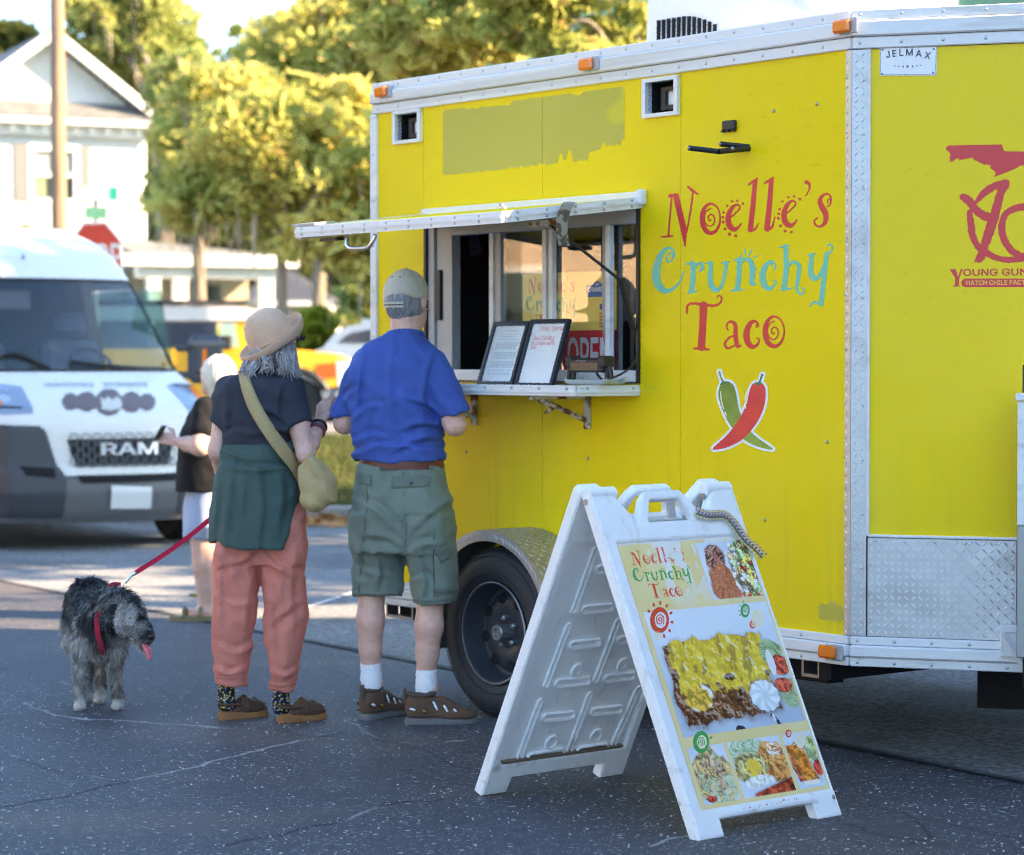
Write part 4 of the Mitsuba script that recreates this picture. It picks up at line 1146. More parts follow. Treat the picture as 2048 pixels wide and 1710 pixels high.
def shred(x, y, ang, f, seed):
    """thin strands along an angle, with their printed light and shade"""
    w = fbm(x * 11, y * 11, seed, 2) * 2.4
    c, s = math.cos(ang), math.sin(ang)
    u = x * c + y * s + w * .05
    v = -x * s + y * c + w * .10
    a, b = noise(u * f, v * f * 4.2, seed), noise(u * f * 1.3 + 5 + w * 3, v * f * 7.0 - u * f * 2, seed + 1)
    return a * .55 + b * .45


def lumps(x, y, f, seed):
    d1, d2, r = voronoi(x * f + 1.3 * fbm(x * f * .5, y * f * .5, seed, 2), y * f + 1.3 * fbm(x * f * .5 + 7, y * f * .5, seed, 2))
    return d1, d2 - d1, r


def poster(p, n, uv):
    dx, dy, dz = p.x - fo[0], p.y - fo[1], p.z - fo[2]
    a = dx * fx[0] + dy * fx[1] + dz * fx[2]
    b = dx * fs[0] + dy * fs[1] + dz * fs[2]
    x, y = (a - px0) / PW, (pb1 - b) / PH          # 0..1 from the upper left
    X, Y = x, y * PH / PW                          # square units
    inr = lambda x0, y0, x1, y1: sstep(x0 - .003, x0 + .003, x) * sstep(x1 + .003, x1 - .003, x) * sstep(y0 - .002, y0 + .002, y) * sstep(y1 + .002, y1 - .002, y)
    f1, f2, f3 = fbm(X * 9, Y * 9, 1.0, 4), fbm(X * 24, Y * 24, 2.0, 3), fbm(X * 60, Y * 60, 3.0, 2)
    ell = lambda cx, cy, rx, ry, soft=.10: sstep(1 + soft, 1 - soft, dr.sqrt(dr.square((x - cx) / rx) + dr.square((y - cy) / ry)) + .34 * (f2 - .5) + .22 * (f1 - .5))
    shade = lambda e, g: dr.clip(1 + g * (fbm(X * 24 + e, Y * 24 - e, 2.0, 3) - f2) + g * .6 * (fbm(X * 60 + e, Y * 60 - e, 3.0, 2) - f3), .35, 2.2)
    sh = shade(.5, 3.2)
    gl = sstep(1.35, 1.7, sh)
    c = mix((.80, .62, .24), (.84, .72, .40), f1)
    worn = sstep(.53, .60, fbm(X * 16, Y * 7 + X * 3, 6.0, 4)) * sstep(.30, .10, y) * sstep(.08, .30, x)
    c = mix(c, (.80, .80, .80), worn * .85)
    plate = mix((.40, .50, .62), (.76, .81, .87), fbm(X * 3.2, Y * 3.2, 8.0, 2) * 1.2 - .1)
    # upper right: beans, rice, taco salad
    A = plate
    A = mix(A, mix((.07, .02, .02), (.40, .12, .09), f3) * sh, ell(.70, .075, .080, .055))
    A = mix(A, (.72, .46, .34), ell(.70, .070, .070, .048) * sstep(.56, .66, shred(X, Y, 1.9, 34, 4.0)))
    rice = mix((.22, .03, .01), (.86, .34, .16), shred(X, Y, .9, 60, 5.0) * 1.3 - .15)
    A = mix(A, rice, ell(.715, .185, .115, .085, .05))
    ld, le, lr = lumps(X, Y, 34, 21.0)
    sal = mix((.10, .05, .03), (.78, .60, .34), shred(X, Y, 1.1, 22, 6.0) * 1.3 - .12)
    sal = mix(sal, (.45, .62, .26), sstep(.64, .68, lr))
    sal = mix(sal, (.70, .09, .06), sstep(.88, .90, lr))
    sal = mix(sal, (.92, .88, .76), sstep(.26, .24, lr))
    sal = mix(sal, (.88, .60, .12), sstep(.12, .10, lr)) * sh * (.45 + .75 * sstep(.0, .25, le))
    A = mix(A, sal, dr.maximum(ell(.90, .13, .11, .12, .05), ell(.92, .215, .10, .05, .05)))
    c = mix(c, A, inr(.585, .012, .985, .238))
    # large dish: melted cheese over brown sauce, cream, salad
    B = mix((.40, .49, .60), (.80, .84, .89), sstep(.70, .28, y) * .7 + .4 * fbm(X * 2.4, Y * 2.4, 9.0, 2))
    bx_ = x + .10 * (f1 - .5) + .03 * (f2 - .5)
    by_ = y + .05 * (f1 - .5) + .025 * (f2 - .5) + (x - .5) * .02
    body = sstep(.070, .085, bx_) * sstep(.845, .83, bx_) * sstep(.372, .382, by_) * sstep(.688, .680, by_)
    soft = sstep(.04, .10, bx_) * sstep(.88, .82, bx_) * sstep(.36, .39, by_) * sstep(.715, .68, by_)
    B = mix(B, (.22, .17, .15), soft * .6)
    brown = mix((.035, .012, .006), (.30, .12, .04), f2 * 1.2 - .1) * sh
    brown = mix(brown, (.80, .72, .60), gl * .30)
    cheese = mix((.66, .40, .015), (.90, .68, .07), f1 * 1.1 - .05 + f3 * .15)
    cheese = mix(cheese, (.34, .22, .05), sstep(.60, .70, fbm(X * 30 + Y * 6, Y * 11, 44.0, 3)) * .7) * dr.clip(sh * .22 + .78, .7, 1.15)
    cheese = mix(cheese, (.95, .92, .80), sstep(1.85, 2.0, sh) * .5)
    e1_, e2_, e3_ = lumps(X, Y, 9, 33.0)
    cov = sstep(.45, .50, fbm(X * 6, Y * 5, 41.0, 4) * .72 + .28 * f2 + .20 * sstep(.60, .44, y) * sstep(.10, .34, x) - .26 * sstep(.55, .65, y) - .18 * sstep(.26, .10, x) + .06 * (e3_ - .5) + .02)
    dish = mix(brown, cheese, cov)
    egg = ell(.235, .60, .11, .048)
    dish = mix(dish, mix((.86, .80, .66), (.80, .50, .06), sstep(.42, .56, f1 + .2 * (f2 - .5))) * dr.clip(sh, .6, 1.2), egg * .95)
    B = mix(B, dish, body)
    gr = mix((.10, .22, .04), (.66, .74, .44), shred(X, Y, .5, 26, 7.0) * 1.2 - .1)
    B = mix(B, gr, dr.maximum(ell(.89, .46, .09, .05), ell(.93, .62, .08, .06) * .9))
    B = mix(B, mix((.42, .03, .02), (.80, .18, .09), f2) * sh, dr.maximum(ell(.935, .515, .075, .040, .05), ell(.90, .59, .07, .030, .05)))
    B = mix(B, (.88, .88, .86), ell(.865, .50, .028, .05) * .9)
    rr = dr.sqrt(dr.square((x - .735) / .115) + dr.square((y - .622) / .062)) + .05 * (f2 - .5)
    th = dr.atan2((y - .615) * 1.5, x - .742)
    B = mix(B, (.20, .20, .22), sstep(1.25, .95, rr) * .55)
    pet = .5 + .5 * dr.sin(th * 8 + rr * 3.5 + 1.5 * f1)
    B = mix(B, mix((.48, .58, .63), (.90, .92, .93), dr.clip(.25 + .6 * pet * sstep(.05, .6, rr) + .5 * (f2 - .4) + .35 * ((.68 - y) * 8 - .3), 0, 1)), sstep(1.0, .95, rr + .04 * dr.sin(th * 13)))
    tine = sstep(.020, .012, dr.abs(x - .745 - (y - .70) * .9)) * sstep(.690, .695, y)
    B = mix(B, mix((.02, .025, .04), (.70, .74, .80), sstep(.5, .6, f2)), dr.maximum(ell(.47, .742, .040, .022, .05), tine))
    c = mix(c, B, inr(.035, .262, .985, .735))
    # three small pictures
    C = mix(plate, mix((.14, .05, .02), (.86, .66, .42), shred(X, Y, 1.2, 24, 11.0) * 1.3 - .15) * dr.clip(sh, .6, 1.3), ell(.17, .895, .16, .105, .05))
    C = mix(C, mix((.18, .30, .08), (.84, .84, .62), shred(X, Y, 2.4, 24, 12.0) * 1.3 - .15), ell(.17, .895, .16, .105, .05) * sstep(.50, .56, f2 + (y - .89) * 1.6))
    C = mix(C, (.86, .58, .16), ell(.17, .895, .15, .10, .05) * sstep(.66, .70, shred(X, Y, .4, 28, 17.0)))
    C = mix(C, mi.Color3f(.60, .06, .04) * sh, ell(.10, .968, .035, .012))
    c = mix(c, C, inr(.035, .775, .305, .985))
    D = plate
    D = mix(D, mix((.16, .32, .08), (.88, .92, .74), shred(X, Y, 1.0, 24, 13.0) * 1.3 - .12), ell(.46, .815, .14, .05))
    D = mix(D, mix((.50, .11, .015), (.92, .52, .16), shred(X, Y, 1.9, 26, 14.0) * 1.2 - .1) * dr.clip(sh, .6, 1.3), ell(.635, .87, .12, .080, .05))
    D = mix(D, (.92, .84, .70), ell(.66, .825, .05, .03) * sstep(.5, .6, shred(X, Y, 2.2, 30, 18.0)))
    D = mix(D, mix((.16, .12, .03), (.82, .68, .30), f2 * 1.2 - .1) * sh, ell(.455, .88, .135, .055))
    D = mix(D, (.88, .60, .07), ell(.47, .885, .06, .04) * sstep(.42, .50, f2))
    D = mix(D, mi.Color3f(.88, .86, .78) * dr.clip(sh, .8, 1.1), ell(.50, .935, .12, .026) * sstep(.0, .012, .958 - y + (x - .5) * -.12))
    D = mix(D, mix((.10, .012, .01), (.60, .10, .03), f3) * sh, sstep(.0, .012, (y - .957) + (x - .5) * .13) * sstep(.40, .44, x))
    c = mix(c, D, inr(.335, .775, .735, .985))
    E_ = plate
    dd = x - .83 - (y - .86) * .45 + .016 * (f2 - .5)
    E_ = mix(E_, (.30, .34, .42), sstep(.10, .07, dr.abs(dd - .01)) * sstep(.985, .95, y) * sstep(.80, .84, y) * .5)
    E_ = mix(E_, mix((.26, .34, .08), (.66, .76, .42), f3) * dr.clip(sh, .6, 1.3), ell(.95, .845, .055, .055))
    E_ = mix(E_, mix((.44, .02, .02), (.76, .12, .07), f2) * sh, ell(.965, .915, .040, .032, .05))
    E_ = mix(E_, mix((.55, .11, .01), (.92, .42, .07), shred(X, Y, 1.9, 24, 15.0) * 1.2 - .1) * dr.clip(sh, .6, 1.3), sstep(.075, .066, dr.abs(dd)) * sstep(.812, .820, y + .03 * (f2 - .5)) * sstep(.966, .960, y + .02 * (f2 - .5)))
    E_ = mix(E_, mix((.24, .03, .015), (.66, .20, .09), f2) * sh, sstep(.022, .016, dr.abs(dd + .062)) * sstep(.81, .82, y) * sstep(.96, .955, y))
    E_ = mix(E_, (.90, .84, .70), sstep(.010, .005, dr.abs(y - .966)) * sstep(.07, .06, dr.abs(dd)))
    c = mix(c, E_, inr(.765, .775, .985, .985))
    return mi.Color3f(dr.clip(c.x, 0, .95), dr.clip(c.y, 0, .95), dr.clip(c.z, 0, .95))


pk = part(sg, 'poster', exz(sbox(px0, pb0, px1, pb1), -.0115, -.0100, FM), princ('food_poster', mikit.proc(poster), .22, spec=.5))
def aff3(src, dst):
    A_ = np.linalg.solve(np.array([[x, y, 1] for x, y in src]), np.array(dst))
    return lambda x, y: tuple(np.array([x, y, 1]) @ A_)
sfn = aff3([(72, 640), (1030, 520), (330, 1060)], [spx(1270, 1147), spx(1381, 1131), spx(1318, 1192)])
wear = unary_union([Point(770 + r.normal(0, 60), 330 + r.normal(0, 60)).buffer(r.uniform(12, 34)) for _ in range(16)] + [Point(960 + r.normal(0, 50), 320 + r.normal(0, 60)).buffer(r.uniform(14, 34)) for _ in range(14)])
M_PRED, M_PGRN = princ('poster_red', (.72, .07, .025), .3), princ('poster_green', (.06, .34, .08), .3)
PP = lambda name, gm, mt, fn, z=-.0098: part(pk, name, exz(remap(gm, fn).simplify(.0002), z, z + .0003, FM), mt)
PP('lettering', W_NOELLES.difference(wear), M_PRED, sfn)
PP('lettering', W_CRUNCHY, M_PGRN, sfn)
PP('lettering', W_TACO, M_PRED, sfn)
def sun(cx, cy, rx, ry, rays, rot=0.0):
    ringo = Point(0, 0).buffer(1, 24).difference(Point(.1, 0).buffer(.62, 20))
    rs = [shapely.affinity.translate(shapely.affinity.rotate(shapely.affinity.scale(Point(0, 0).buffer(1), .17, .11), math.degrees(a), origin=(0, 0)), 1.32 * math.cos(a), 1.32 * math.sin(a)) for a in rays]
    sp = shapely.affinity.scale(spiral(0, 0, 2, 60, 2.1, 9, rot), .011, .0085, origin=(0, 0))
    gg = unary_union([ringo, *rs]), sp
    return [shapely.affinity.translate(shapely.affinity.scale(q, rx, ry, origin=(0, 0)), cx, cy) for q in gg]
idn = lambda x, y: spx(x, y)
M_PWHITE, M_PCREAM = princ('poster_white', (.78, .74, .72), .3), princ('poster_cream', (.84, .76, .50), .3)
for (cx, cy, rx, ry, rays, mt, bg) in ((1323, 1238, 19, 26, np.linspace(-2.6, 1.2, 8), M_PRED, M_PWHITE), (1406, 1482, 16, 22, (-1.3, -.3, .7, 1.5), M_PGRN, M_PCREAM), (1494, 1219, 9, 14, (-1.9, -2.6, 2.6, 3.1), M_PGRN, M_PWHITE), (1519, 1234, 12, 18, (), M_PCREAM, M_PWHITE), (1509, 1247, 6, 8, (), M_PRED, M_PWHITE),
                                         (1320, 1269, 7, 9, (), M_PCREAM, M_PWHITE), (1581, 1465, 6, 8, (), M_PRED, M_PWHITE), (1605, 1480, 10, 14, np.linspace(0, 5.5, 9), M_PCREAM, M_PWHITE)):
    b_, sp = sun(cx, cy, rx, ry, rays)
    PP('sun_disc', shapely.affinity.scale(Point(cx, cy).buffer(1, 20), rx * .98, ry * .98), bg, idn, -.0098)
    PP('sun_emblem', b_, mt, idn, -.0093)
    PP('sun_spiral', sp, mt, idn, -.0090)
# scuffs of red on the lower bar and small dents
PP('scuff', unary_union([Point(1480 + k * 9 + r.normal(0, 2), 1617 - k * 1.5 + r.normal(0, 1.6)).buffer(r.uniform(.5, 2.0)) for k in range(14)]), princ('red_scuff', (.45, .12, .10), .7), idn, .0002)
# ---- bead necklaces hung over the sign
nk = thing('bead_necklace', 'strands of purple, gold and green beads draped over the corner of the sidewalk sign', 'bead necklace')
beadm = [princ('purple_bead', (.22, .05, .24), .15, .5), princ('gold_bead', (.72, .55, .10), .15, .5), princ('green_bead', (.05, .25, .12), .15, .5), princ('pearl_bead', (.75, .72, .66), .15, .3)]
base = [(1388, 1026, .012), (1412, 1033, .013), (1443, 1033, .012), (1462, 1048, .010), (1485, 1078, .008), (1506, 1098, .009), (1524, 1116, .008)]
for k in range(7):
    pts = []
    for i, (u, v, o) in enumerate(base):
        oo = (k - 3) * 2.6
        a_, b_ = spx(u - oo * (.75 if i > 2 else .15), v + oo * (.65 if i > 2 else 1.0), 0)
        pts.append(FM @ np.array([a_, b_, o + .004 * (k % 2), 1]))
    pts = curve([q[:3] for q in pts], 10)
    back = [pts[0] - FN * .03 + np.array([0, 0, -.004]), pts[0] - FN * .06 + np.array([0, 0, -.03])]
    L = np.concatenate([[0], np.cumsum(np.linalg.norm(np.diff(pts, axis=0), axis=1))])
    d = np.arange(0, L[-1], .0072)
    q = np.stack([np.interp(d, L, pts[:, i]) for i in range(3)], 1)
    m = trimesh.creation.icosphere(1, .0034)
    for h_ in (0, 1):
        part(nk, 'strand', [m.copy().apply_translation(x) for x in q[h_::2]], beadm[((0, 3, 0, 3, 1, 2, 1)[k], (1, 1, 3, 0, 2, 0, 3)[k])[h_]], True, stuff=True)
# ---------------------------------------------------------------- what stands on and behind the serving shelf
def leaning(corners, off_top, off_bot):
    """a board whose top and bottom edges lie in planes parallel to the wall; corners TL TR BR BL in photo pixels -> frame, width, height"""
    tl, tr = (on_plane(*corners[i], TP + TN * off_top, TN) for i in (0, 1))
    br_, bl = (on_plane(*corners[i], TP + TN * off_bot, TN) for i in (2, 3))
    o = (bl + br_) / 2
    x = (br_ - bl + tr - tl) / 2
    w_ = np.linalg.norm(x)
    x = -TD
    y = (tl + tr) / 2 - o
    y = y - x * (y @ x)
    h_ = np.linalg.norm(y)
    y /= h_
    sh = ((tl + tr) / 2 - o) @ x
    return frame(o + x * sh / 2, x, y, np.cross(x, y)), w_, h_
M_BFRAME = princ('navy_frame', (.012, .016, .032), .3)
M_PAPER = princ('white_paper', (.72, .76, .82), .5)
M_INK = princ('grey_ink', (.42, .44, .50), .7)
M_PEN = princ('red_pen', (.62, .12, .20), .7)
boards = (([(993, 645), (1061, 641), (1023, 773), (949, 769)], 'black framed menu sheet with grey printed lines leaning on the serving shelf'),
          ([(1064, 639), (1138, 638), (1104, 776), (1026, 773)], 'black framed sheet with red handwriting leaning beside the portable work light'))
for i, (cn, lab) in enumerate(boards):
    Mx, w_, h_ = leaning(cn, .135, .225)
    mb = thing('menu_board', lab, 'menu board', 'menu boards on the serving shelf')
    o = sbox(-w_ / 2, 0, w_ / 2, h_)
    inn = o.buffer(-.017, join_style=2)
    part(mb, 'frame', trimesh.util.concatenate([exz(o.difference(inn), -.012, .004, Mx), exz(o, -.014, -.010, Mx)]), M_BFRAME)
    pk_ = part(mb, 'paper', exz(inn.buffer(-.001, join_style=2), -.009, -.004, Mx), M_PAPER)
    iw, ih = w_ - .04, h_ - .04
    if i == 0:
        rows, rg = [], np.random.default_rng(4)
        for yy, n_, ln in ((.93, 1, .5), (.86, 1, .6), (.81, 1, .5), (.76, 1, .75), (.70, 5, .7), (.52, 5, .75), (.36, 5, .75), (.20, 1, .8), (.15, 2, .7)):
            for k in range(n_):
                y_ = .018 + ih * (yy - k * .026)
                x_ = -iw * ln / 2
                while x_ < iw * ln / 2:
                    ww = rg.uniform(.006, .018)
                    rows.append(sbox(x_, y_, x_ + ww, y_ + .0035))
                    x_ += ww + .004
        part(pk_, 'printed_line', exz(unary_union(rows), -.0038, -.0034, Mx), M_INK, stuff=True)
    else:
        for t_, hh_, xx, yy in (('Today Special', .020, -.30, .90), ('Red Chili Bag', .019, -.42, .735), ('Enchiladas w/the', .016, -.42, .655), ('taco', .017, -.42, .585)):
            m = meshkit.text_mesh(t_, hh_, .0004)
            sh_ = np.eye(4); sh_[0, 1] = .22; sh_[0, 0] = .82
            m.apply_transform(sh_)
            m.apply_translation((iw * xx, .018 + ih * yy, -.0038))
            part(pk_, 'handwriting', put(m, Mx), M_PEN)
# poster and OPEN sign behind the glass
PO_Y = .034
def pyx(u, v):
    return wpx(u, v, -PO_Y)
z_ = lambda x, y: pyx(1030 + x / 7.435, 530 + y / 7.435)
ps = thing('window_poster', 'yellow poster with curly lettering behind the window glass', 'poster')
q = [z_(120, 130), z_(1515, 85), z_(1500, 965), z_(130, 985)]
q[3] = (q[0][0], q[2][1])
PSY = lambda g_, y, d=.001: ext_xz(g_, y - d, y)
M_WPOST = princ('window_poster', (.78, .60, .14), .5)
part(ps, 'sheet', put(PSY(Polygon([q[0], (q[1][0], q[1][1]), (q[1][0], q[2][1]), q[3]]), PO_Y + .001), TM), M_WPOST)
zf = aff3([(118, 462), (1022, 262), (130, 755)], [z_(198, 412), z_(892, 262), z_(225, 672)])
for g_, mt in ((W_NOELLES, M_RED), (W_CRUNCHY, princ('poster_dark_green', (.06, .20, .12), .5)), (W_TACO, M_RED)):
    part(ps, 'lettering', put(PSY(remap(g_, zf).simplify(.0003), PO_Y - .0006, .0004), TM), mt)
badge = Polygon([z_(a, b) for a, b in ((1062, 300), (1160, 292), (1230, 235), (1310, 290), (1400, 285), (1408, 470), (1090, 478), (1085, 430), (1068, 425))])
M_BLUE = princ('badge_blue', (.05, .12, .38), .5)
bk_ = part(ps, 'badge', put(PSY(badge, PO_Y - .0006, .0004), TM), M_BLUE)
def wtext(t_, hgt, x, y, mt, parent, st_=1.0, bold=True, yy=PO_Y - .0012):
    m = meshkit.text_mesh(t_, hgt, .0004, bold)
    m.vertices[:, 0] *= st_
    s_, zz = z_(x, y)
    return part(parent, 'lettering', put(put(m, frame((s_, yy, zz), (1, 0, 0), (0, 0, 1), (0, -1, 0))), TM), mt)
wtext('CHAMBER', .018, 1088, 400, M_PAPER, bk_, .95)
wtext('THE', .008, 1205, 305, M_PAPER, bk_)
fbk = part(ps, 'badge', put(PSY(Polygon([z_(1268, 578), z_(1340, 576), z_(1340, 660), z_(1270, 664)]), PO_Y - .0006, .0004), TM), princ('small_badge_blue', (.03, .06, .28), .5))
wtext('f', .018, 1298, 652, M_PAPER, fbk)
rng2 = np.random.default_rng(8)
part(ps, 'small_print', put(PSY(unary_union([Polygon([z_(1262, y), z_(1420, y - 4), z_(1420, y + 26), z_(1262, y + 30)]) for y in (705, 752, 800, 850, 895)]), PO_Y - .0006, .0004), TM), princ('orange_print', (.55, .14, .05), .5), stuff=True)
os_ = thing('open_sign', 'red OPEN sign with pale letters behind the window glass', 'sign')
q = [z_(805, 985), z_(1498, 968), z_(1488, 1640), z_(600, 1650)]
x0_, x1_ = z_(700, 1300)[0], q[1][0]
zt_, zb_ = q[1][1], WB + .052
part(os_, 'sheet', put(ext_xz(sbox(x0_, zb_, x1_, zt_), PO_Y - .004, PO_Y - .002), TM), princ('open_red', (.58, .025, .04), .45))
tm = meshkit.text_mesh('OPEN', .10, .0005, True)
e0, e1 = z_(800, 1600), z_(1436, 1065)
bb = tm.bounds
tm.vertices[:, 0] = (tm.vertices[:, 0] - bb[0][0]) / (bb[1][0] - bb[0][0]) * (e1[0] - e0[0])
tm.vertices[:, 1] = (tm.vertices[:, 1] - bb[0][1]) / (bb[1][1] - bb[0][1]) * (e1[1] - e0[1])
part(os_, 'lettering', put(put(tm, frame((e0[0], PO_Y - .0044, e0[1]), (1, 0, 0), (0, 0, 1), (0, -1, 0))), TM), princ('open_white', (.62, .64, .70), .45))
# portable work light
wl = thing('work_light', 'black and silver portable work light standing on the serving shelf', 'work light')
LO = .20
l = lambda x, y, o=LO: np.array([wpx(940 + x / 5.689, 620 + y / 5.689, o)[0], -o, wpx(940 + x / 5.689, 620 + y / 5.689, o)[1]])
WLp = lambda name, m, mt, sm=False: part(wl, name, put(trimesh.util.concatenate(m) if isinstance(m, list) else m, TM), mt, sm)
zs = sz + .003
a_, b_ = l(1170, 622), l(1560, 622)
hz_ = (a_[2] + b_[2]) / 2
WLp('lamp_bar', [cbox(a_[0], b_[0], -LO - .028, -LO + .022, hz_ - .030, hz_ + .026, .008), cbox(a_[0] - .012, a_[0] + .02, -LO - .032, -LO + .028, hz_ - .012, hz_ + .034, .006), cbox(b_[0] - .02, b_[0] + .012, -LO - .032, -LO + .028, hz_ - .012, hz_ + .034, .006)], M_BLACK)
WLp('lamp_glass', cbox(a_[0] + .02, b_[0] - .02, -LO - .030, -LO - .027, hz_ - .022, hz_ + .008), princ('lamp_strip', (.03, .032, .036), .2))
m = meshkit.text_mesh('-----', .010, .0006, True)
WLp('lettering', put(m, frame((a_[0] + .055, -LO - .0285, hz_ + .010), (1.25, 0, 0), (0, 0, 1), (0, -1, 0))), M_PAPER)
for s_, e_ in (((1140, 640), (1125, 790)), ((1185, 660), (1175, 790)), ((1590, 640), (1610, 770)), ((1560, 640), (1560, 790))):
    WLp('upright', tube([l(*s_), l(*e_)], .010, 6), M_BLACK)
base_l = [l(1092, 800), l(1150, 872), l(1500, 872), l(1575, 790)]
for o_, nm in ((.0, 'stand'), (.09, 'stand')):
    ptsb = [np.array([q_[0], -(LO - o_), max(q_[2], zs + .011)]) for q_ in base_l]
    WLp(nm, [tube([p_, q_], .0105, 6) for p_, q_ in zip(ptsb[:-1], ptsb[1:])], princ('silver_stand', (.45, .50, .50), .4, .4) if 'mat_silver_stand' not in scene else 'mat_silver_stand')
ptsb = [np.array([q_[0], -LO, max(q_[2], zs + .011)]) for q_ in base_l]
for p_ in (ptsb[1], ptsb[2]):
    WLp('stand_rail', tube([p_, p_ + [0, .09, 0]], .009, 6), 'mat_silver_stand')
cb = thing('power_cable', 'black cable looping from the work light to the window edge', 'cable')
solo(cb, put(tube(curve([l(1440, 700, LO - .01), l(1460, 750, LO - .02), l(1520, 790, .17), l(1650, 760, .14), l(1780, 690, .1), l(1870, 600, .06), l(1905, 480, .03), l(1915, 380, .01)], 8), .0045, 6), TM), M_BLACK, True)
# ---------------------------------------------------------------- people
def hits(field, uv, y0, y1, n=260):
    """the first points of a body that the sight lines through these photo pixels meet (used to lay pockets and straps on the cloth)"""
    from scipy.ndimage import map_coordinates
    d = np.array([ray(u, v) for u, v in uv])
    t = np.linspace(y0, y1, n)
    P = CAM + d[:, None, :] * (t[None, :, None] / d[:, None, 1:2])
    D = map_coordinates(field.D, ((P - field.lo) / field.h).reshape(-1, 3).T, order=1, mode='constant', cval=.5).reshape(len(d), n)
    k = np.argmax(D < 0, axis=1)
    bad = ~(D < 0).any(axis=1)
    k = np.maximum(k, 1)
    i = np.arange(len(d))
    a, b = D[i, k - 1], D[i, k]
    tt = t[k - 1] + (t[k] - t[k - 1]) * np.clip(a / (a - b + 1e-12), 0, 1)
    Q = CAM + d * (tt / d[:, 1])[:, None]
    if bad.any() and not bad.all():
        for j in np.where(bad)[0]:
            g = np.argmin(np.where(bad, 1e9, np.abs(i - j)))
            Q[j] = CAM + d[j] * (Q[g, 1] / d[j, 1])
    return Q


def patch(field, quad, off, y0, y1, n=14, m=10):
    """a padded piece of cloth over the quad TL TR BR BL (photo pixels), lying on the body"""
    q = np.array(quad, float)
    uv = [((1 - b) * ((1 - a) * q[0] + a * q[1]) + b * ((1 - a) * q[3] + a * q[2])) for a in np.linspace(0, 1, n) for b in np.linspace(0, 1, m)]
    P = hits(field, uv, y0, y1).reshape(n, m, 3)
    for _ in range(3):
        P[1:-1, 1:-1, 1] = (P[:-2, 1:-1, 1] + P[2:, 1:-1, 1] + P[1:-1, :-2, 1] + P[1:-1, 2:, 1]) / 4
    O = P.copy()
    O[..., 1] -= off
    a = np.zeros((n + 2, m + 2, 3))
    a[1:-1, 1:-1] = O
    a[0, 1:-1], a[-1, 1:-1], a[1:-1, 0], a[1:-1, -1] = P[0], P[-1], P[:, 0], P[:, -1]
    a[0, 0], a[0, -1], a[-1, 0], a[-1, -1] = P[0, 0], P[0, -1], P[-1, 0], P[-1, -1]
    n, m = n + 2, m + 2
    i, j = np.meshgrid(np.arange(n - 1), np.arange(m - 1), indexing='ij')
    A, B, C, D = (i * m + j).ravel(), ((i + 1) * m + j).ravel(), ((i + 1) * m + j + 1).ravel(), (i * m + j + 1).ravel()
    return trimesh.Trimesh(a.reshape(-1, 3), np.vstack([np.stack([A, C, B], 1), np.stack([A, D, C], 1)]), process=False)


def band(field, line, width, off, y0, y1, n=10):
    """a strap along photo pixels, width in pixels"""
    c = curve(line, n)
    t = np.gradient(c[:, :2], axis=0)
    t /= np.linalg.norm(t, axis=1, keepdims=True)
    nn = np.stack([-t[:, 1], t[:, 0]], 1)
    w = np.broadcast_to(np.asarray(width, float), (len(c),)) if np.ndim(width) == 0 else np.interp(np.linspace(0, 1, len(c)), np.linspace(0, 1, len(width)), width)
    cols = []
    for k, o in ((-.5, .0), (-.46, off), (-.2, off * 1.2), (.2, off * 1.2), (.46, off), (.5, .0)):
        P = hits(field, c[:, :2] + nn * (w * k)[:, None], y0, y1)
        P[:, 1] = np.convolve(np.pad(P[:, 1], 2, mode='edge'), np.ones(5) / 5, 'valid') - o
        cols.append(P)
    v = np.stack(cols, 1)
    n_, m_ = v.shape[:2]
    i, j = np.meshgrid(np.arange(n_ - 1), np.arange(m_ - 1), indexing='ij')
    A, B, C, D = (i * m_ + j).ravel(), ((i + 1) * m_ + j).ravel(), ((i + 1) * m_ + j + 1).ravel(), (i * m_ + j + 1).ravel()
    return trimesh.Trimesh(v.reshape(-1, 3), np.vstack([np.stack([A, B, C], 1), np.stack([A, C, D], 1)]), process=False)


def cloth(c0, var, f=1.0, weave=900, rough=.85, name='', bs=.0006):
    def col(p, n, uv):
        c = mix(tuple(x * (1 - var) for x in c0), tuple(min(x * (1 + var), 1) for x in c0), fbm(p.x * 9 * f, p.y * 9 * f, p.z * 9 * f, 3))
        return c * mi.Color3f(.86 + .28 * noise(p.x * 330, p.y * 330, p.z * 330))
    return princ(name, mikit.proc(col), rough, spec=.2, sheen=.25)


def sec(v, ul, ur, hd, Y, cy=0.0):
    a, b = at(ul, v, Y), at(ur, v, Y)
    return (a[2], (a[0] + b[0]) / 2, Y + cy, (b[0] - a[0]) / 2, hd)


def folds(items, seed=0):
    """cloth folds: items of (amplitude, frequency vector matrix rows)"""
    def fn(P):
        d = 0
        for k, (amp, A) in enumerate(items):
            d = d + amp * (meshkit.fbm(P @ np.array(A, float).T, 2, seed + k) - .5)
        return d
    return fn


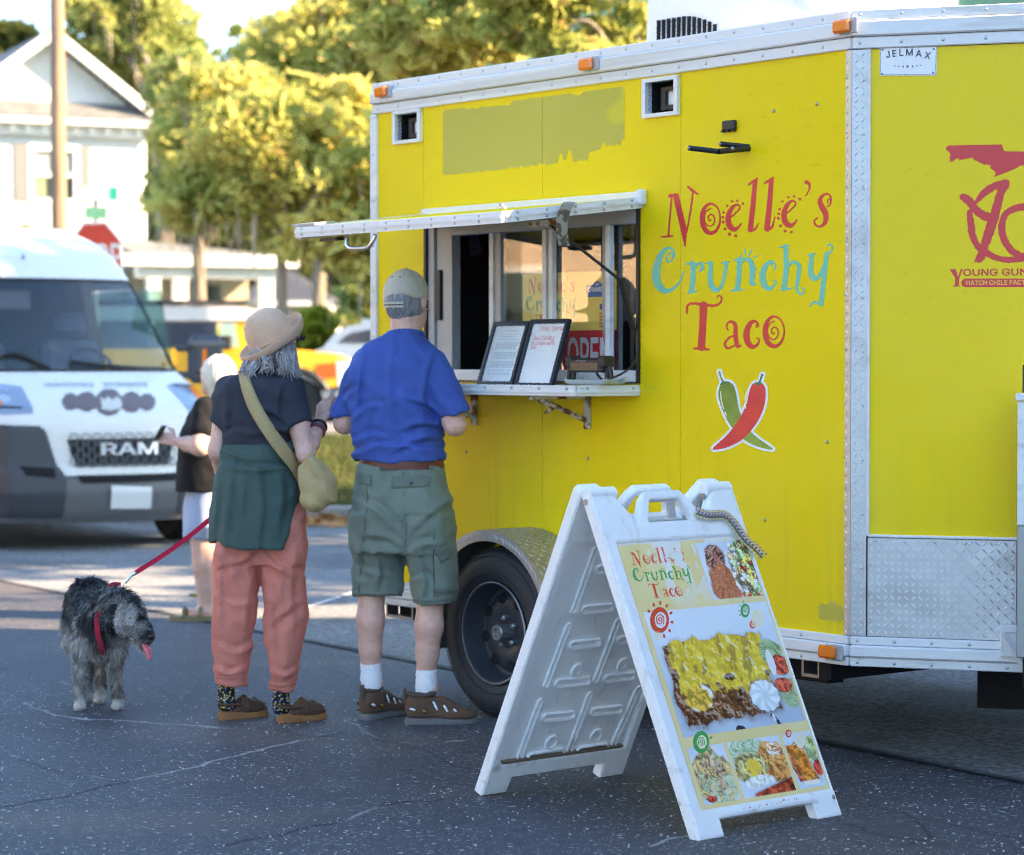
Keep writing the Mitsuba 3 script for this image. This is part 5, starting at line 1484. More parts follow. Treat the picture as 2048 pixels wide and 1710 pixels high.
def creased(items, creases, seed=0, ridge=.012):
    """soft folds, sharp drape ridges that run down the cloth, and single creases along the given lines (photo pixels)"""
    base = folds(items, seed)
    def fn(P):
        d = base(P)
        w = (meshkit.fbm(P * 5, 2, seed + 31) - .5) * 1.3
        n1 = meshkit.noise(np.stack([P[:, 0] * 9 + w + P[:, 2] * 1.2, P[:, 1] * 7, P[:, 2] * 2.6 + w], 1), seed + 40)
        n2 = meshkit.noise(np.stack([P[:, 0] * 6 - P[:, 2] * 8 + w, P[:, 1] * 6, P[:, 2] * 4 + P[:, 0] * 4], 1), seed + 41)
        for n_, a in ((n1, 1.0), (n2, .7)):
            d = d - ridge * a * ((1 - np.abs(2 * n_ - 1)) ** 3 - .25)
        q = P - CAM
        z_ = q[:, 1] * math.cos(PITCH) - q[:, 2] * math.sin(PITCH)
        U, V = 1024 + F * q[:, 0] / z_, 855 - F * (q[:, 1] * math.sin(PITCH) + q[:, 2] * math.cos(PITCH)) / z_
        for line, amp, wid in creases:
            c = curve(line, 6)
            best = np.full(len(P), 1e9); sg_ = np.zeros(len(P)); al = np.zeros(len(P))
            for i, (a, b) in enumerate(zip(c[:-1], c[1:])):
                ab = b - a
                t = np.clip(((U - a[0]) * ab[0] + (V - a[1]) * ab[1]) / (ab @ ab), 0, 1)
                dx, dy = U - a[0] - t * ab[0], V - a[1] - t * ab[1]
                dd = np.hypot(dx, dy)
                m_ = dd < best
                best = np.where(m_, dd, best)
                sg_ = np.where(m_, np.sign(ab[0] * dy - ab[1] * dx), sg_)
                al = np.where(m_, (i + t) / (len(c) - 1), al)
            fade = np.sin(np.pi * np.clip(al, .04, .96)) ** .5
            s_ = best * sg_
            d = d - amp * fade * (np.exp(-((s_ - wid * .6) / wid) ** 2) - .9 * np.exp(-((s_ + wid * .7) / wid) ** 2))
        return d
    return fn


def skin(name, c):
    def col(p, n, uv):
        b = mix(tuple(x * .80 for x in c), tuple(min(1, x * 1.13) for x in c), fbm(p.x * 28, p.y * 28, p.z * 28, 3))
        return mix(b, (c[0] * .9, c[1] * .55, c[2] * .5), sstep(.62, .8, fbm(p.x * 60, p.y * 60, p.z * 60, 2)) * .35)
    return princ(name, mikit.proc(col), .5, spec=.35)


def hand(Fd, w, d, up, side, curl=.5, s=1.0, spread=.18):
    """a five-fingered hand: w wrist, d pointing direction, up the back of the hand, side +1 thumb to the right of d"""
    d = np.asarray(d, float) / np.linalg.norm(d)
    up = np.asarray(up, float) - d * np.dot(up, d)
    up /= np.linalg.norm(up)
    x = np.cross(d, up) * side
    Fd.cone(w, w + d * .045 * s, .021 * s, .026 * s, .01, (up, .62))
    Fd.cone(w + d * .03 * s - x * .014 * s, w + d * .078 * s - x * .022 * s, .018 * s, .016 * s, .01, (up, .8))
    Fd.cone(w + d * .03 * s + x * .014 * s, w + d * .082 * s + x * .022 * s, .018 * s, .016 * s, .01, (up, .8))
    for k, (off_, ln, r_) in enumerate(((.028, .072, .0085), (.010, .080, .009), (-.009, .074, .0085), (-.027, .058, .0075))):
        p = w + d * (.085 - abs(off_ - .005) * .25) * s + x * off_ * s
        ang, q = curl * .45 + .05 * k, p
        dd0 = d + x * off_ * spread * 22 * .1
        for j, fr in enumerate((.45, .32, .23)):
            dd = dd0 * math.cos(ang) - up * math.sin(ang)
            dd /= np.linalg.norm(dd)
            q2 = q + dd * ln * fr * s
            Fd.cone(q, q2, r_ * s * (1 - .1 * j), r_ * s * (.9 - .1 * j), .004)
            q, ang = q2, ang + curl * .65
    p = w + d * .028 * s + x * .028 * s
    q = p + (d * .55 + x * .75 - up * .25 * curl) * .042 * s
    Fd.cone(p - x * .01 * s, q, .0125 * s, .0105 * s, .008)
    Fd.cone(q, q + (d * .85 + x * .15 - up * .4 * curl) * .034 * s, .0105 * s, .008 * s, .004)


def face(Fd, c, f, s=1.0):
    """nose, brow, lips, chin and ears on a head with centre c that looks along f"""
    f = np.asarray(f, float) / np.linalg.norm(f)
    rgt = np.array([f[1], -f[0], 0]); rgt /= np.linalg.norm(rgt)
    z = np.array([0, 0, 1.0])
    Fd.cone(c + f * .085 * s + z * .02 * s, c + f * .104 * s - z * .025 * s, .009 * s, .014 * s, .012)
    Fd.cone(c + f * .082 * s + z * .032 * s - rgt * .035 * s, c + f * .082 * s + z * .032 * s + rgt * .035 * s, .012 * s, .012 * s, .014)
    Fd.cone(c + f * .082 * s - z * .055 * s - rgt * .018 * s, c + f * .082 * s - z * .055 * s + rgt * .018 * s, .010 * s, .010 * s, .008)
    Fd.cone(c + f * .070 * s - z * .085 * s - rgt * .012 * s, c + f * .070 * s - z * .085 * s + rgt * .012 * s, .022 * s, .022 * s, .02)
    for k in (-1, 1):
        Fd.ell(c + f * .074 * s + z * .015 * s + rgt * .03 * k * s, (.013 * s,) * 3, .006, cut=True)
        Fd.ell(c + rgt * .078 * k * s - f * .004, (.012 * s, .020 * s, .032 * s), .006, yaw=math.atan2(rgt[1], rgt[0]) - .35 * k)
    return rgt


def eyes(parent, c, f, s=1.0):
    f = np.asarray(f, float) / np.linalg.norm(f)
    rgt = np.array([f[1], -f[0], 0]); rgt /= np.linalg.norm(rgt)
    for k in (-1, 1):
        part(parent, 'eye', ball(c + f * .0745 * s + np.array([0, 0, .015 * s]) + rgt * .03 * k * s, (.0115 * s,) * 3, 2), princ('eyeball', (.75, .73, .70), .2) if 'mat_eyeball' not in scene else 'mat_eyeball', True)
        part(parent, 'iris', ball(c + f * .0830 * s + np.array([0, 0, .015 * s]) + rgt * .03 * k * s, (.0052 * s,) * 3, 1), princ('iris', (.05, .04, .035), .2) if 'mat_iris' not in scene else 'mat_iris', True)


def shoe(parent, heel, ang, L, W, sole_mat, up_mat, kind='trail'):
    """a shoe with the heel's rear at heel, pointing along ang"""
    M = rotz(ang - math.pi / 2, heel)               # local y: forward
    out = [(0, 0), (.30, .02), (.42, .18), (.42, .42), (.50, .68), (.44, .90), (.20, 1.0), (-.06, .98), (-.36, .86), (-.44, .62), (-.40, .30), (-.36, .10), (0, 0)]
    g = Polygon(curve([(x * W, y * L) for x, y in out], 5)).buffer(.002)
    th = .026 if kind == 'trail' else .028
    s_ = [extrude(g.buffer(-.004), .004)]
    a_ = extrude(g, th - .010); a_.apply_translation((0, 0, .004)); s_.append(a_)
    b_ = extrude(g.buffer(-.004), .006); b_.apply_translation((0, 0, th - .006)); s_.append(b_)
    part(parent, 'sole', put(trimesh.util.concatenate(s_), M), sole_mat)
    Fd = Field((-W * .75, -.03, .0), (W * .75, L + .03, .13), .005)
    if kind == 'trail':
        Fd.ell((0, L * .20, th + .046), (W * .41, L * .20, .072), .02).ell((.01, L * .74, th + .008), (W * .47, L * .27, .036), .02).ell((0, L * .48, th + .020), (W * .40, L * .26, .064), .03)
        Fd.ell((0, L * .22, th + .132), (W * .30, L * .17, .056), .01, cut=True)
    else:
        Fd.ell((.005, L * .70, th + .006), (W * .46, L * .30, .040), .02).ell((0, L * .50, th + .016), (W * .42, L * .20, .046), .02)
        Fd.ell((0, L * .34, th + .060), (W * .34, L * .16, .050), .01, cut=True)
    Fd.clip((0, 0, th - .004), (0, 0, -1))
    k = part(parent, 'shoe_upper', put(Fd.mesh(3), M), up_mat, True)
    return M, k, th


# ============================================================ the man in the blue shirt
YM = 9.88
man = thing('person', 'man in tan cap, blue t-shirt and green cargo shorts standing at the serving shelf', 'person')
SK1 = skin('skin_man', (.66, .40, .32))
P_ = lambda u, v, Y=YM: at(u, v, Y)
fm = np.array([.42, .91, 0])                     # he faces the window
shR, shL = P_(866, 726, 9.82), P_(734, 726, 9.96)
elR, elL = P_(908, 848, 9.80), P_(689, 846, 9.97)
wrR = elR + np.array([-.02, .235, .085]); wrL = elL + np.array([.04, .225, .10])
hd = P_(812, 604, 9.90)
Fb = Field((-.80, 9.45, 0.0), (-.08, 10.45, 1.92), .0095)
Fb.ell(hd + [0, 0, .018], (.074, .092, .098), .02, yaw=-.5).ell(hd + np.array([.028, .035, -.055]), (.055, .062, .060), .03)
fh = np.array([.38, .925, 0])
face(Fb, hd, fh)
Fb.cone(P_(811, 640, 9.89), P_(812, 690, 9.88), .060, .066, .03)
Fb.loft([sec(940, 735, 870, .10, YM), sec(850, 722, 872, .105, YM), sec(760, 712, 880, .11, YM), sec(700, 730, 868, .09, YM), sec(676, 775, 845, .06, YM)], .03, -.25)
for s_, e_, w_ in ((shR, elR, wrR), (shL, elL, wrL)):
    Fb.chain([(*s_, .036), (*(s_ * .5 + e_ * .5), .040), (*e_, .041)], .03)
    Fb.chain([(*e_, .041), (*(e_ * .7 + w_ * .3), .043), (*w_, .028)], .025)
Fb.ell(elR + [.012, -.006, -.01], (.034, .034, .034), .02)
knL, knR = P_(744, 1165, 9.97), P_(862, 1178, 9.87)
anL, anR = P_(741, 1345, 9.985), P_(852, 1352, 9.875)
for hip, kn, cf, an, yc in ((P_(757, 960, 9.93), knL, (741, 1240), anL, 9.995), (P_(846, 960, 9.86), knR, (858, 1252), anR, 9.90)):
    Fb.chain([(*(hip + np.array([0, .02, -.03])), .070), (*kn, .056)], .03)
    c = P_(*cf, yc - .035)
    Fb.chain([(*kn, .053), (*c, .056), (*(c * .45 + an * .55), .045), (*an, .037)], .02)
    Fb.cone(an, an + np.array([.02, .0, -.05]), .034, .034, .02)
hand(Fb, wrR, np.array([-.1, .9, .2]), (0, -.2, 1), -1, 1.0)
hand(Fb, wrL, np.array([.2, .9, .2]), (0, -.2, 1), 1, 1.0)
bm = part(man, 'body', Fb.mesh(5), SK1, True)
eyes(bm, hd, fh)
# hair, cap
Fh = Field(hd - .16, hd + .16, .006)
Fh.ell(hd + np.array([-.004, -.008, .008]), (.079, .096, .102), .0, yaw=-.5)
Fh.clip(hd + [0, 0, -.072], (0, .25, -1)).clip(hd + fh * .03, fh).clip(hd + [0, 0, .06], (0, 0, 1))
Fh.fold(folds([(.012, [[60, 0, 0], [0, 60, 0], [0, 0, 16]])], 4))
HAIR1 = princ('grey_hair', mikit.proc(lambda p, n, uv: mix((.07, .075, .09), (.34, .35, .38), fbm(p.x * 150, p.y * 150, p.z * 24, 3) * 1.1 - .05)), .5)
part(man, 'hair', Fh.mesh(1), HAIR1, True)
Fc = Field(hd - [.2, .2, .1], hd + [.2, .2, .2], .0055)
cc = hd + np.array([.0, .0, .030])
Fc.ell(cc, (.087, .104, .102), .0, yaw=-.5)
Fc.clip(cc + [0, 0, -.030], (.10, -.12, -1))
Fc.ell(cc + np.array([-.006, -.105, -.030]), (.046, .05, .026), .006, cut=True)
CAPM = cloth((.50, .465, .385), .10, 1, name='cap_cloth')
part(man, 'cap', Fc.mesh(3), CAPM, True)
part(man, 'cap_button', ball(cc + [0, 0, .102], (.009, .009, .006), 1), CAPM, True)
# strap of the cap, seams, eyelets
arc = [cc + np.array([.088 * math.cos(a) * math.cos(.5) + .105 * math.sin(a) * math.sin(.5), -.088 * math.cos(a) * math.sin(.5) * 1 + .105 * math.sin(a) * math.cos(.5), -.036]) for a in np.linspace(-2.25, -1.05, 14)]
def ribbon(c, h_, t=.002):
    c = np.asarray(c)
    return strip(c + [0, 0, h_ / 2], c - [0, 0, h_ / 2])
arc = np.array(arc)
part(man, 'cap_strap', trimesh.util.concatenate([ribbon(arc + [0, -.004, 0], .010), ribbon(arc + [0, -.003, -.014], .007)]), CAPM, True)
part(man, 'strap_gap', ribbon(arc + [0, -.0015, -.006], .006), M_BLACK, True)
def ell_pt(a, el, g=1.006):
    x, y = .087 * math.cos(el) * math.cos(a), .104 * math.cos(el) * math.sin(a)
    c5, s5 = math.cos(-.5), math.sin(-.5)
    return cc + g * np.array([x * c5 - y * s5, x * s5 + y * c5, .102 * math.sin(el)])
for a in (-1.15, -2.2, -3.2, -.1):
    part(man, 'cap_seam', tube([ell_pt(a, e, 1.001) for e in np.linspace(.12, 1.5, 14)], .0016, 5), CAPM, True)
for a, e in ((-1.9, .75), (-1.3, .72)):
    part(man, 'cap_eyelet', ball(ell_pt(a, e), (.003,) * 3, 1), M_DARK, True)
brim = grid_mesh(lambda a, r_: cc + np.array([0, 0, -.034 - .02 * (r_ - .09) / .07 - .012 * math.sin(a) ** 2]) + r_ * (fh * math.cos(a) + np.array([fh[1], -fh[0], 0]) * math.sin(a) * .5), np.linspace(-1.1, 1.1, 16), np.linspace(.09, .165, 5))
part(man, 'cap_brim', brim, CAPM, True)
# t-shirt
Fs = Field((-.84, 9.55, .96), (-.10, 10.30, 1.62), .0068)
Fs.loft([sec(920, 712, 890, .122, YM), sec(914, 709, 891, .124, YM), sec(905, 708, 891, .126, YM), sec(880, 706, 889, .128, YM), sec(832, 704, 884, .128, YM), sec(780, 700, 888, .130, YM), sec(740, 699, 890, .128, YM), sec(722, 706, 886, .122, YM), sec(705, 720, 874, .112, YM), sec(688, 738, 858, .096, YM), sec(674, 762, 842, .076, YM), sec(666, 778, 836, .064, YM)], .0, -.18, 2.4)
for s_, e_, r0, r1 in ((shR, elR, .058, .066), (shL, elL, .064, .064)):
    h_ = at(912, 826, 9.80) if s_ is shR else at(686, 834, 9.97)
    Ft = Field(Fs.lo, Fs.lo + Fs.h * (Fs.n - 1), Fs.h)
    Ft.cone(s_ + [0, 0, -.005], h_ + (e_ - s_) * .35, r0, r1, .0)
    Ft.clip(h_, (.36, 0, -1) if s_ is shR else (.06, 0, -1))
    D, k = Ft.D, .035
    hh_ = np.clip(.5 + .5 * (Fs.D - D) / k, 0, 1)
    Fs.D = Fs.D * (1 - hh_) + D * hh_ - k * hh_ * (1 - hh_)
Fs.fold(creased([(.022, [[11, 0, 5], [0, 9, 0], [3, 0, 2.6]]), (.014, [[7, 0, -7], [0, 8, 0], [13, 0, 13]])], [([(884, 840), (852, 812), (812, 800)], .010, 6), ([(883, 856), (845, 850), (800, 864)], .011, 7), ([(880, 876), (838, 882), (786, 906)], .010, 7),
    ([(712, 903), (760, 888), (830, 892), (886, 903)], .009, 6), ([(708, 880), (740, 866), (772, 872)], .009, 6), ([(870, 702), (853, 760), (850, 826)], .009, 7), ([(734, 702), (722, 760), (717, 830)], .009, 7), ([(792, 690), (784, 770), (792, 850)], .007, 9), ([(703, 838), (730, 812), (764, 806)], .010, 6),
    ([(928, 822), (905, 790), (884, 770)], .009, 6), ([(676, 815), (692, 790), (706, 780)], .008, 6), ([(752, 905), (748, 860), (758, 820)], .007, 7)], 21, .010))
BLUE = cloth((.052, .098, .36), .16, name='blue_jersey')
tsm = part(man, 't_shirt', Fs.mesh(7), BLUE, True)
cl_ = P_(811, 670, 9.885)
part(tsm, 'collar', tube([cl_ + [.070 * math.cos(a), .070 * math.sin(a), -.016 * math.sin(a)] for a in np.linspace(0, 2 * math.pi, 40)], .0095, 8), BLUE, True)
# belt and shorts
part(man, 'belt', grid_mesh(lambda a, z: (sec(926, 722, 884, .1, YM)[1] + .171 * math.cos(a) * math.cos(-.18) - .126 * math.sin(a) * math.sin(-.18), YM + .171 * math.cos(a) * math.sin(-.18) + .126 * math.sin(a) * math.cos(-.18), z), np.linspace(0, 2 * math.pi, 48), [P_(800, 936)[2], P_(800, 919)[2]]), princ('brown_leather', (.13, .035, .022), .45), True)
Fp = Field((-.76, 9.60, .44), (-.14, 10.28, 1.04), .0075)
Fp.loft([sec(930, 722, 885, .114, YM), sec(960, 714, 892, .122, YM), sec(1000, 707, 899, .130, YM), sec(1050, 704, 903, .130, YM), sec(1100, 703, 906, .110, YM)], .0, -.15, 2.5)
Fp.loft([sec(1030, 704, 806, .118, YM, .02), sec(1090, 702, 809, .112, YM, .05), sec(1130, 701, 808, .104, YM, .075), sec(1165, 701, 802, .098, YM, .09), sec(1192, 708, 798, .094, YM, .095)], .02, -.1, 2.4)
Fp.loft([sec(1030, 802, 904, .118, YM), sec(1090, 808, 907, .112, YM), sec(1130, 813, 911, .106, YM), sec(1170, 820, 914, .100, YM), sec(1207, 827, 908, .094, YM)], .02, -.1, 2.4)
Fp.fold(creased([(.020, [[12, 0, 7], [0, 8, 0], [3, 0, 3.4]]), (.014, [[8, 0, -9], [0, 9, 0], [11, 0, 11]])], [([(806, 1098), (770, 1078), (728, 1074)], .011, 7), ([(810, 1104), (846, 1084), (884, 1080)], .011, 7), ([(813, 950), (806, 1030), (808, 1100)], .008, 6), ([(748, 1096), (762, 1145), (752, 1190)], .010, 7),
    ([(842, 1125), (852, 1165), (846, 1200)], .010, 7), ([(716, 998), (760, 1018), (800, 1060)], .009, 8), ([(902, 1004), (862, 1030), (818, 1072)], .009, 8), ([(706, 1130), (735, 1140), (790, 1150)], .009, 7), ([(818, 1160), (850, 1150), (868, 1165)], .008, 6), ([(728, 1030), (724, 1090), (716, 1140)], .009, 7)], 33, .011))
OLIVE = cloth((.165, .205, .175), .18, name='olive_twill')
sk_ = part(man, 'shorts', Fp.mesh(4), OLIVE, True)
OLIVE2 = cloth((.135, .170, .148), .16, name='olive_pocket')
pat = lambda q, o=.006, n=14, m=8: patch(Fp, q, o, 9.5, 10.3, n, m)
part(sk_, 'pocket', pat([(714, 945), (743, 950), (741, 972), (713, 966)]), OLIVE2, True)
part(sk_, 'pocket', pat([(782, 950), (862, 952), (860, 972), (783, 976)]), OLIVE2, True)
part(sk_, 'pocket', pat([(785, 978), (859, 975), (855, 1026), (786, 1030)], .003), OLIVE, True)
part(sk_, 'cargo_pocket', pat([(868, 1112), (904, 1108), (908, 1182), (872, 1184)], .016), OLIVE, True)
part(sk_, 'pocket_flap', pat([(866, 1096), (903, 1092), (905, 1112), (884, 1125), ], .022), OLIVE2, True)
for u in (763, 862):
    part(sk_, 'belt_loop', pat([(u - 4, 918), (u + 4, 918), (u + 4, 938), (u - 4, 938)], .010, 3, 8), OLIVE2, True)
for u, v in ((823, 966), (896, 1118), (874, 1150)):
    part(sk_, 'button', ball(hits(Fp, [(u, v)], 9.5, 10.3)[0] - [0, .010, 0], (.006, .004, .006), 1), princ('dark_button', (.05, .04, .04), .5) if 'mat_dark_button' not in scene else 'mat_dark_button', True)
for line in ([(868, 1060), (866, 1120), (868, 1195)], [(806, 945), (812, 1040), (810, 1100)], [(735, 960), (729, 1060), (716, 1185)]):
    part(sk_, 'seam', band(Fp, line, 2.2, .003, 9.5, 10.3), OLIVE2, True)
part(sk_, 'hem', band(Fp, [(709, 1186), (750, 1189), (797, 1185)], 9, .004, 9.5, 10.3), OLIVE, True)
part(sk_, 'hem', band(Fp, [(829, 1198), (868, 1200), (907, 1195)], 9, .004, 9.5, 10.3), OLIVE, True)
# socks and shoes
SOCK = cloth((.74, .75, .80), .06, name='white_sock')
SHOE_U = cloth((.115, .070, .045), .25, 2, name='brown_suede')
princ('toe_rubber', (.07, .05, .04), .7)
princ('ochre_badge', (.30, .17, .05), .7)
SOLE1 = princ('grey_sole', (.14, .14, .15), .8)
for c0, c1_, v0 in ((anL, P_(744, 1390, 9.98), 1322), (anR, P_(852, 1402, 9.87), 1338)):
    t_ = at(741 if c0 is anL else 853, v0, c0[1])
    Fk = Field(np.minimum(t_, c1_) - .09, np.maximum(t_, c1_) + .09, .0055)
    Fk.chain([(*(t_ + [0, 0, .03]), .043), (*(t_ * .5 + c1_ * .5), .042), (*c1_, .045)], .01)
    Fk.fold(folds([(.005, [[8, 0, 0], [0, 8, 0], [0, 0, 95]])], 8)).clip(t_, (0, 0, 1))
    part(man, 'sock', Fk.mesh(3), SOCK, True)
hL, hR = ground(722, 1441), ground(818, 1449)
for heel, ang in ((hL + [.004, .0, 0], 1.0), (hR + [-.018, .015, 0], .14)):
    M_, uk, th_ = shoe(man, heel, ang, .285, .104, SOLE1, SHOE_U)
    wht, blk = 'mat_white_sock', M_BLACK
    for sd_ in (-1, 1):
        for (x_, y_, z_o, ln, tilt) in ((.0400, .118, .050, .024, .45), (.0435, .160, .038, .021, .55), (.0445, .200, .026, .017, .65), (.0335, .030, .036, .019, 1.35), (.0415, .075, .030, .012, 1.2)):
            for mt_, gx_, s_o in ((blk, 1.35, 0.0), (wht if ln > .013 else 'mat_ochre_badge', 1.0, .0016)):
                e = ball((0, 0, 0), (.006, .0062 * gx_, ln * gx_ ** .5), 1)
                e.apply_transform(trimesh.transformations.rotation_matrix(tilt, (1, 0, 0)))
                e.apply_translation((sd_ * (x_ + s_o), y_, th_ + z_o))
                part(uk, 'opening', put(e, M_), mt_, True)
        part(uk, 'seam', put(tube(curve([(sd_ * .034, .012, th_ + .012), (sd_ * .044, .07, th_ + .010), (sd_ * .047, .15, th_ + .012), (sd_ * .050, .21, th_ + .020), (sd_ * .038, .25, th_ + .034)], 5), .0030, 5), M_), 'mat_toe_rubber', True)
    part(uk, 'collar', put(tube(curve([(0, .004, th_ + .098), (.028, .03, th_ + .092), (.030, .075, th_ + .088), (.016, .115, th_ + .094), (-.016, .115, th_ + .094), (-.030, .075, th_ + .088), (-.028, .03, th_ + .092), (0, .004, th_ + .098)], 5), .0075, 7), M_), 'mat_toe_rubber', True)
    part(uk, 'heel_tab', put(cbox(-.011, .011, -.005, .006, th_ + .055, th_ + .118, .003), M_), 'mat_toe_rubber')
    part(uk, 'toe_cap', put(ball((.008, .245, th_ + .004), (.045, .036, .024), 2), M_), 'mat_toe_rubber', True)
    part(uk, 'lace', put(tube(curve([(-.03, .10, th_ + .066), (0, .12, th_ + .072), (.03, .14, th_ + .062), (0, .16, th_ + .062), (-.03, .175, th_ + .05)], 5), .0025, 5), M_), M_BLACK, True)

# ============================================================ the woman in the felt hat
YW = 9.97
wom = thing('person', 'woman in beige felt hat with green cardigan tied round her waist and salmon trousers', 'person')
SK2 = skin('skin_woman', (.68, .43, .36))
Q_ = lambda u, v, Y=YW: at(u, v, Y)
fw_ = np.array([.72, .69, 0])
wR, wL = Q_(578, 772, 9.93), Q_(458, 776, 10.01)
eR, eL = Q_(611, 908, 9.88), Q_(437, 900, 10.0)
hR_, hL_ = Q_(641, 846, 10.05), Q_(452, 985, 10.20)
hw = Q_(550, 690, 10.00)
Fb = Field((-1.32, 9.60, 0.0), (-.66, 10.42, 1.72), .0095)
Fb.ell(hw + [0, 0, .012], (.074, .088, .098), .02, yaw=-.8).ell(hw + fw_ * .04 + [0, 0, -.055], (.05, .055, .055), .03)
face(Fb, hw, fw_, .96)
Fb.cone(hw + [-.02, -.02, -.06], Q_(522, 762, 9.99), .050, .058, .03)
Fb.loft([sec(1010, 455, 590, .11, YW), sec(900, 462, 575, .10, YW), sec(800, 462, 575, .10, YW), sec(765, 480, 560, .08, YW), sec(748, 502, 548, .05, YW)], .03, -.3)
Fb.chain([(*wR, .044), (*(wR * .45 + eR * .55), .044), (*eR, .036)], .02)
Fb.chain([(*eR, .035), (*(eR * .65 + hR_ * .35), .036), (*hR_, .023)], .015)
Fb.ell(eR + [.006, -.008, -.010], (.028, .028, .030), .015)
Fb.chain([(*wL, .046), (*eL, .040), (*hL_, .026)], .025)
for hip, kn, an in (((480, 1000), (472, 1210), (451, 1375)), ((566, 1000), (570, 1215), (561, 1385))):
    Fb.chain([(*Q_(*hip), .085), (*Q_(*kn), .055), (*Q_(*an), .034)], .03)
bw = part(wom, 'body', Fb.mesh(5), SK2, True)
eyes(bw, hw, fw_, .96)
Fg = Field(hR_ - .12, hR_ + .14, .0035)
hand(Fg, hR_, np.array([.16, .25, .85]), (-.5, -.8, .1), 1, .75, .92)
Fg.cone(hR_ - (hR_ - eR) * .12, hR_, .025, .023, .01)
part(bw, 'hand', Fg.mesh(3), SK2, True)
Fg = Field(hL_ - .13, hL_ + .13, .0035)
hand(Fg, hL_, np.array([-.1, .3, -.8]), (-.8, -.3, .1), -1, 1.5, .92)
part(bw, 'hand', Fg.mesh(3), SK2, True)
# hat: a bowler with a rolled brim, tipped back
ax = np.array([-.44, -.26, .85]); ax /= np.linalg.norm(ax)
hx_ = np.cross([0, 1.0, 0], ax); hx_ /= np.linalg.norm(hx_)
hy_ = np.cross(ax, hx_)
hc = Q_(548, 684, 9.99)
HM = frame(hc, hx_, hy_, ax)
prof = [(.0, .142), (.030, .141), (.058, .132), (.082, .110), (.096, .074), (.102, .036), (.105, .006), (.108, -.008), (.118, -.012), (.130, -.006), (.140, .012), (.143, .028), (.140, .033), (.134, .020), (.124, .004), (.110, -.002)]
h_mesh = lathe(prof, 56)
v = h_mesh.vertices
a_ = np.arctan2(v[:, 1], v[:, 0])
rr_ = np.hypot(v[:, 0], v[:, 1])
brimw = np.clip((rr_ - .10) / .04, 0, 1)
v[:, 2] += brimw * (.018 * np.cos(a_ - .2)) + .010 * (meshkit.fbm(v * 14, 2, 3) - .5)
v[:, 0] *= 1 + .06 * brimw
v[:, 2] -= .012 * np.exp(-((rr_ / .03) ** 2)) * 0 + .006 * np.cos(2 * a_) * (1 - brimw) * (rr_ / .09)
FELT = cloth((.62, .43, .31), .10, 2, name='beige_felt')
hk2 = part(wom, 'hat', put(h_mesh, HM), FELT, True)
part(hk2, 'hat_band', put(lathe([(.1030, .026), (.1055, .024), (.1075, .006), (.1060, .004)], 48), HM), cloth((.40, .30, .23), .1, name='hat_ribbon'), True)
part(wom, 'sunglasses', tube(curve([hw + fw_ * .085 + [.05, -.05, .03], hw + fw_ * .115 + [.02, -.02, .028], hw + fw_ * .115 + [-.02, .02, .028]], 6), [.012] * 13, 8), M_BLACK, True)
# hair: many locks
def hair_locks(parent, spec, matl, rad=.0042, seed=1, name='hair'):
    g = np.random.default_rng(seed)
    ms = []
    for (a, b, c_, n_, sp) in spec:
        for _ in range(n_):
            j = lambda s_: g.normal(0, s_, 3)
            p0, p1, p2 = np.array(a) + j(sp * .7), np.array(b) + j(sp), np.array(c_) + j(sp * 1.1)
            w_ = g.normal(0, .003, 3)
            pts = curve([p0, (p0 + p1) / 2 + w_, p1, (p1 + p2) / 2 - w_, p2], 4)
            ms.append(tube(pts, np.interp(np.linspace(0, 1, len(pts)), [0, .6, 1], [rad, rad, rad * .25]), 5))
    return part(parent, name, ms, matl, True)
HAIR2 = princ('silver_hair', mikit.proc(lambda p, n, uv: mix((.13, .12, .13), (.50, .49, .52), fbm(p.x * 70, p.y * 70, p.z * 18, 3))), .42)
Hq = lambda u, v, y=9.93: at(u, v, y)
hair_locks(wom, [(Hq(520, 705, 9.92), Hq(508, 730, 9.90), Hq(500, 752, 9.88), 46, .012), (Hq(505, 712, 9.94), Hq(492, 735, 9.92), Hq(488, 748, 9.90), 34, .011), (Hq(540, 700, 9.91), Hq(536, 722, 9.88), Hq(532, 742, 9.87), 50, .013),
                 (Hq(560, 690, 9.92), Hq(563, 718, 9.89), Hq(568, 742, 9.87), 56, .013), (Hq(575, 680, 9.94), Hq(578, 712, 9.91), Hq(586, 748, 9.88), 60, .011), (Hq(584, 690, 9.96), Hq(588, 720, 9.93), Hq(598, 753, 9.90), 22, .008)], HAIR2)
Fh = Field(hw - .16, hw + .16, .007)
Fh.ell(hw + np.array([-.012, -.018, .0]), (.082, .090, .098), .0, yaw=-.8).cone(hw + [-.02, -.055, -.04], hw + [-.035, -.06, -.10], .05, .03, .03)
Fh.clip(hw + fw_ * .035, fw_).fold(folds([(.012, [[50, 0, 0], [0, 50, 0], [0, 0, 12]])], 6))
part(wom, 'hair', Fh.mesh(2), HAIR2, True)
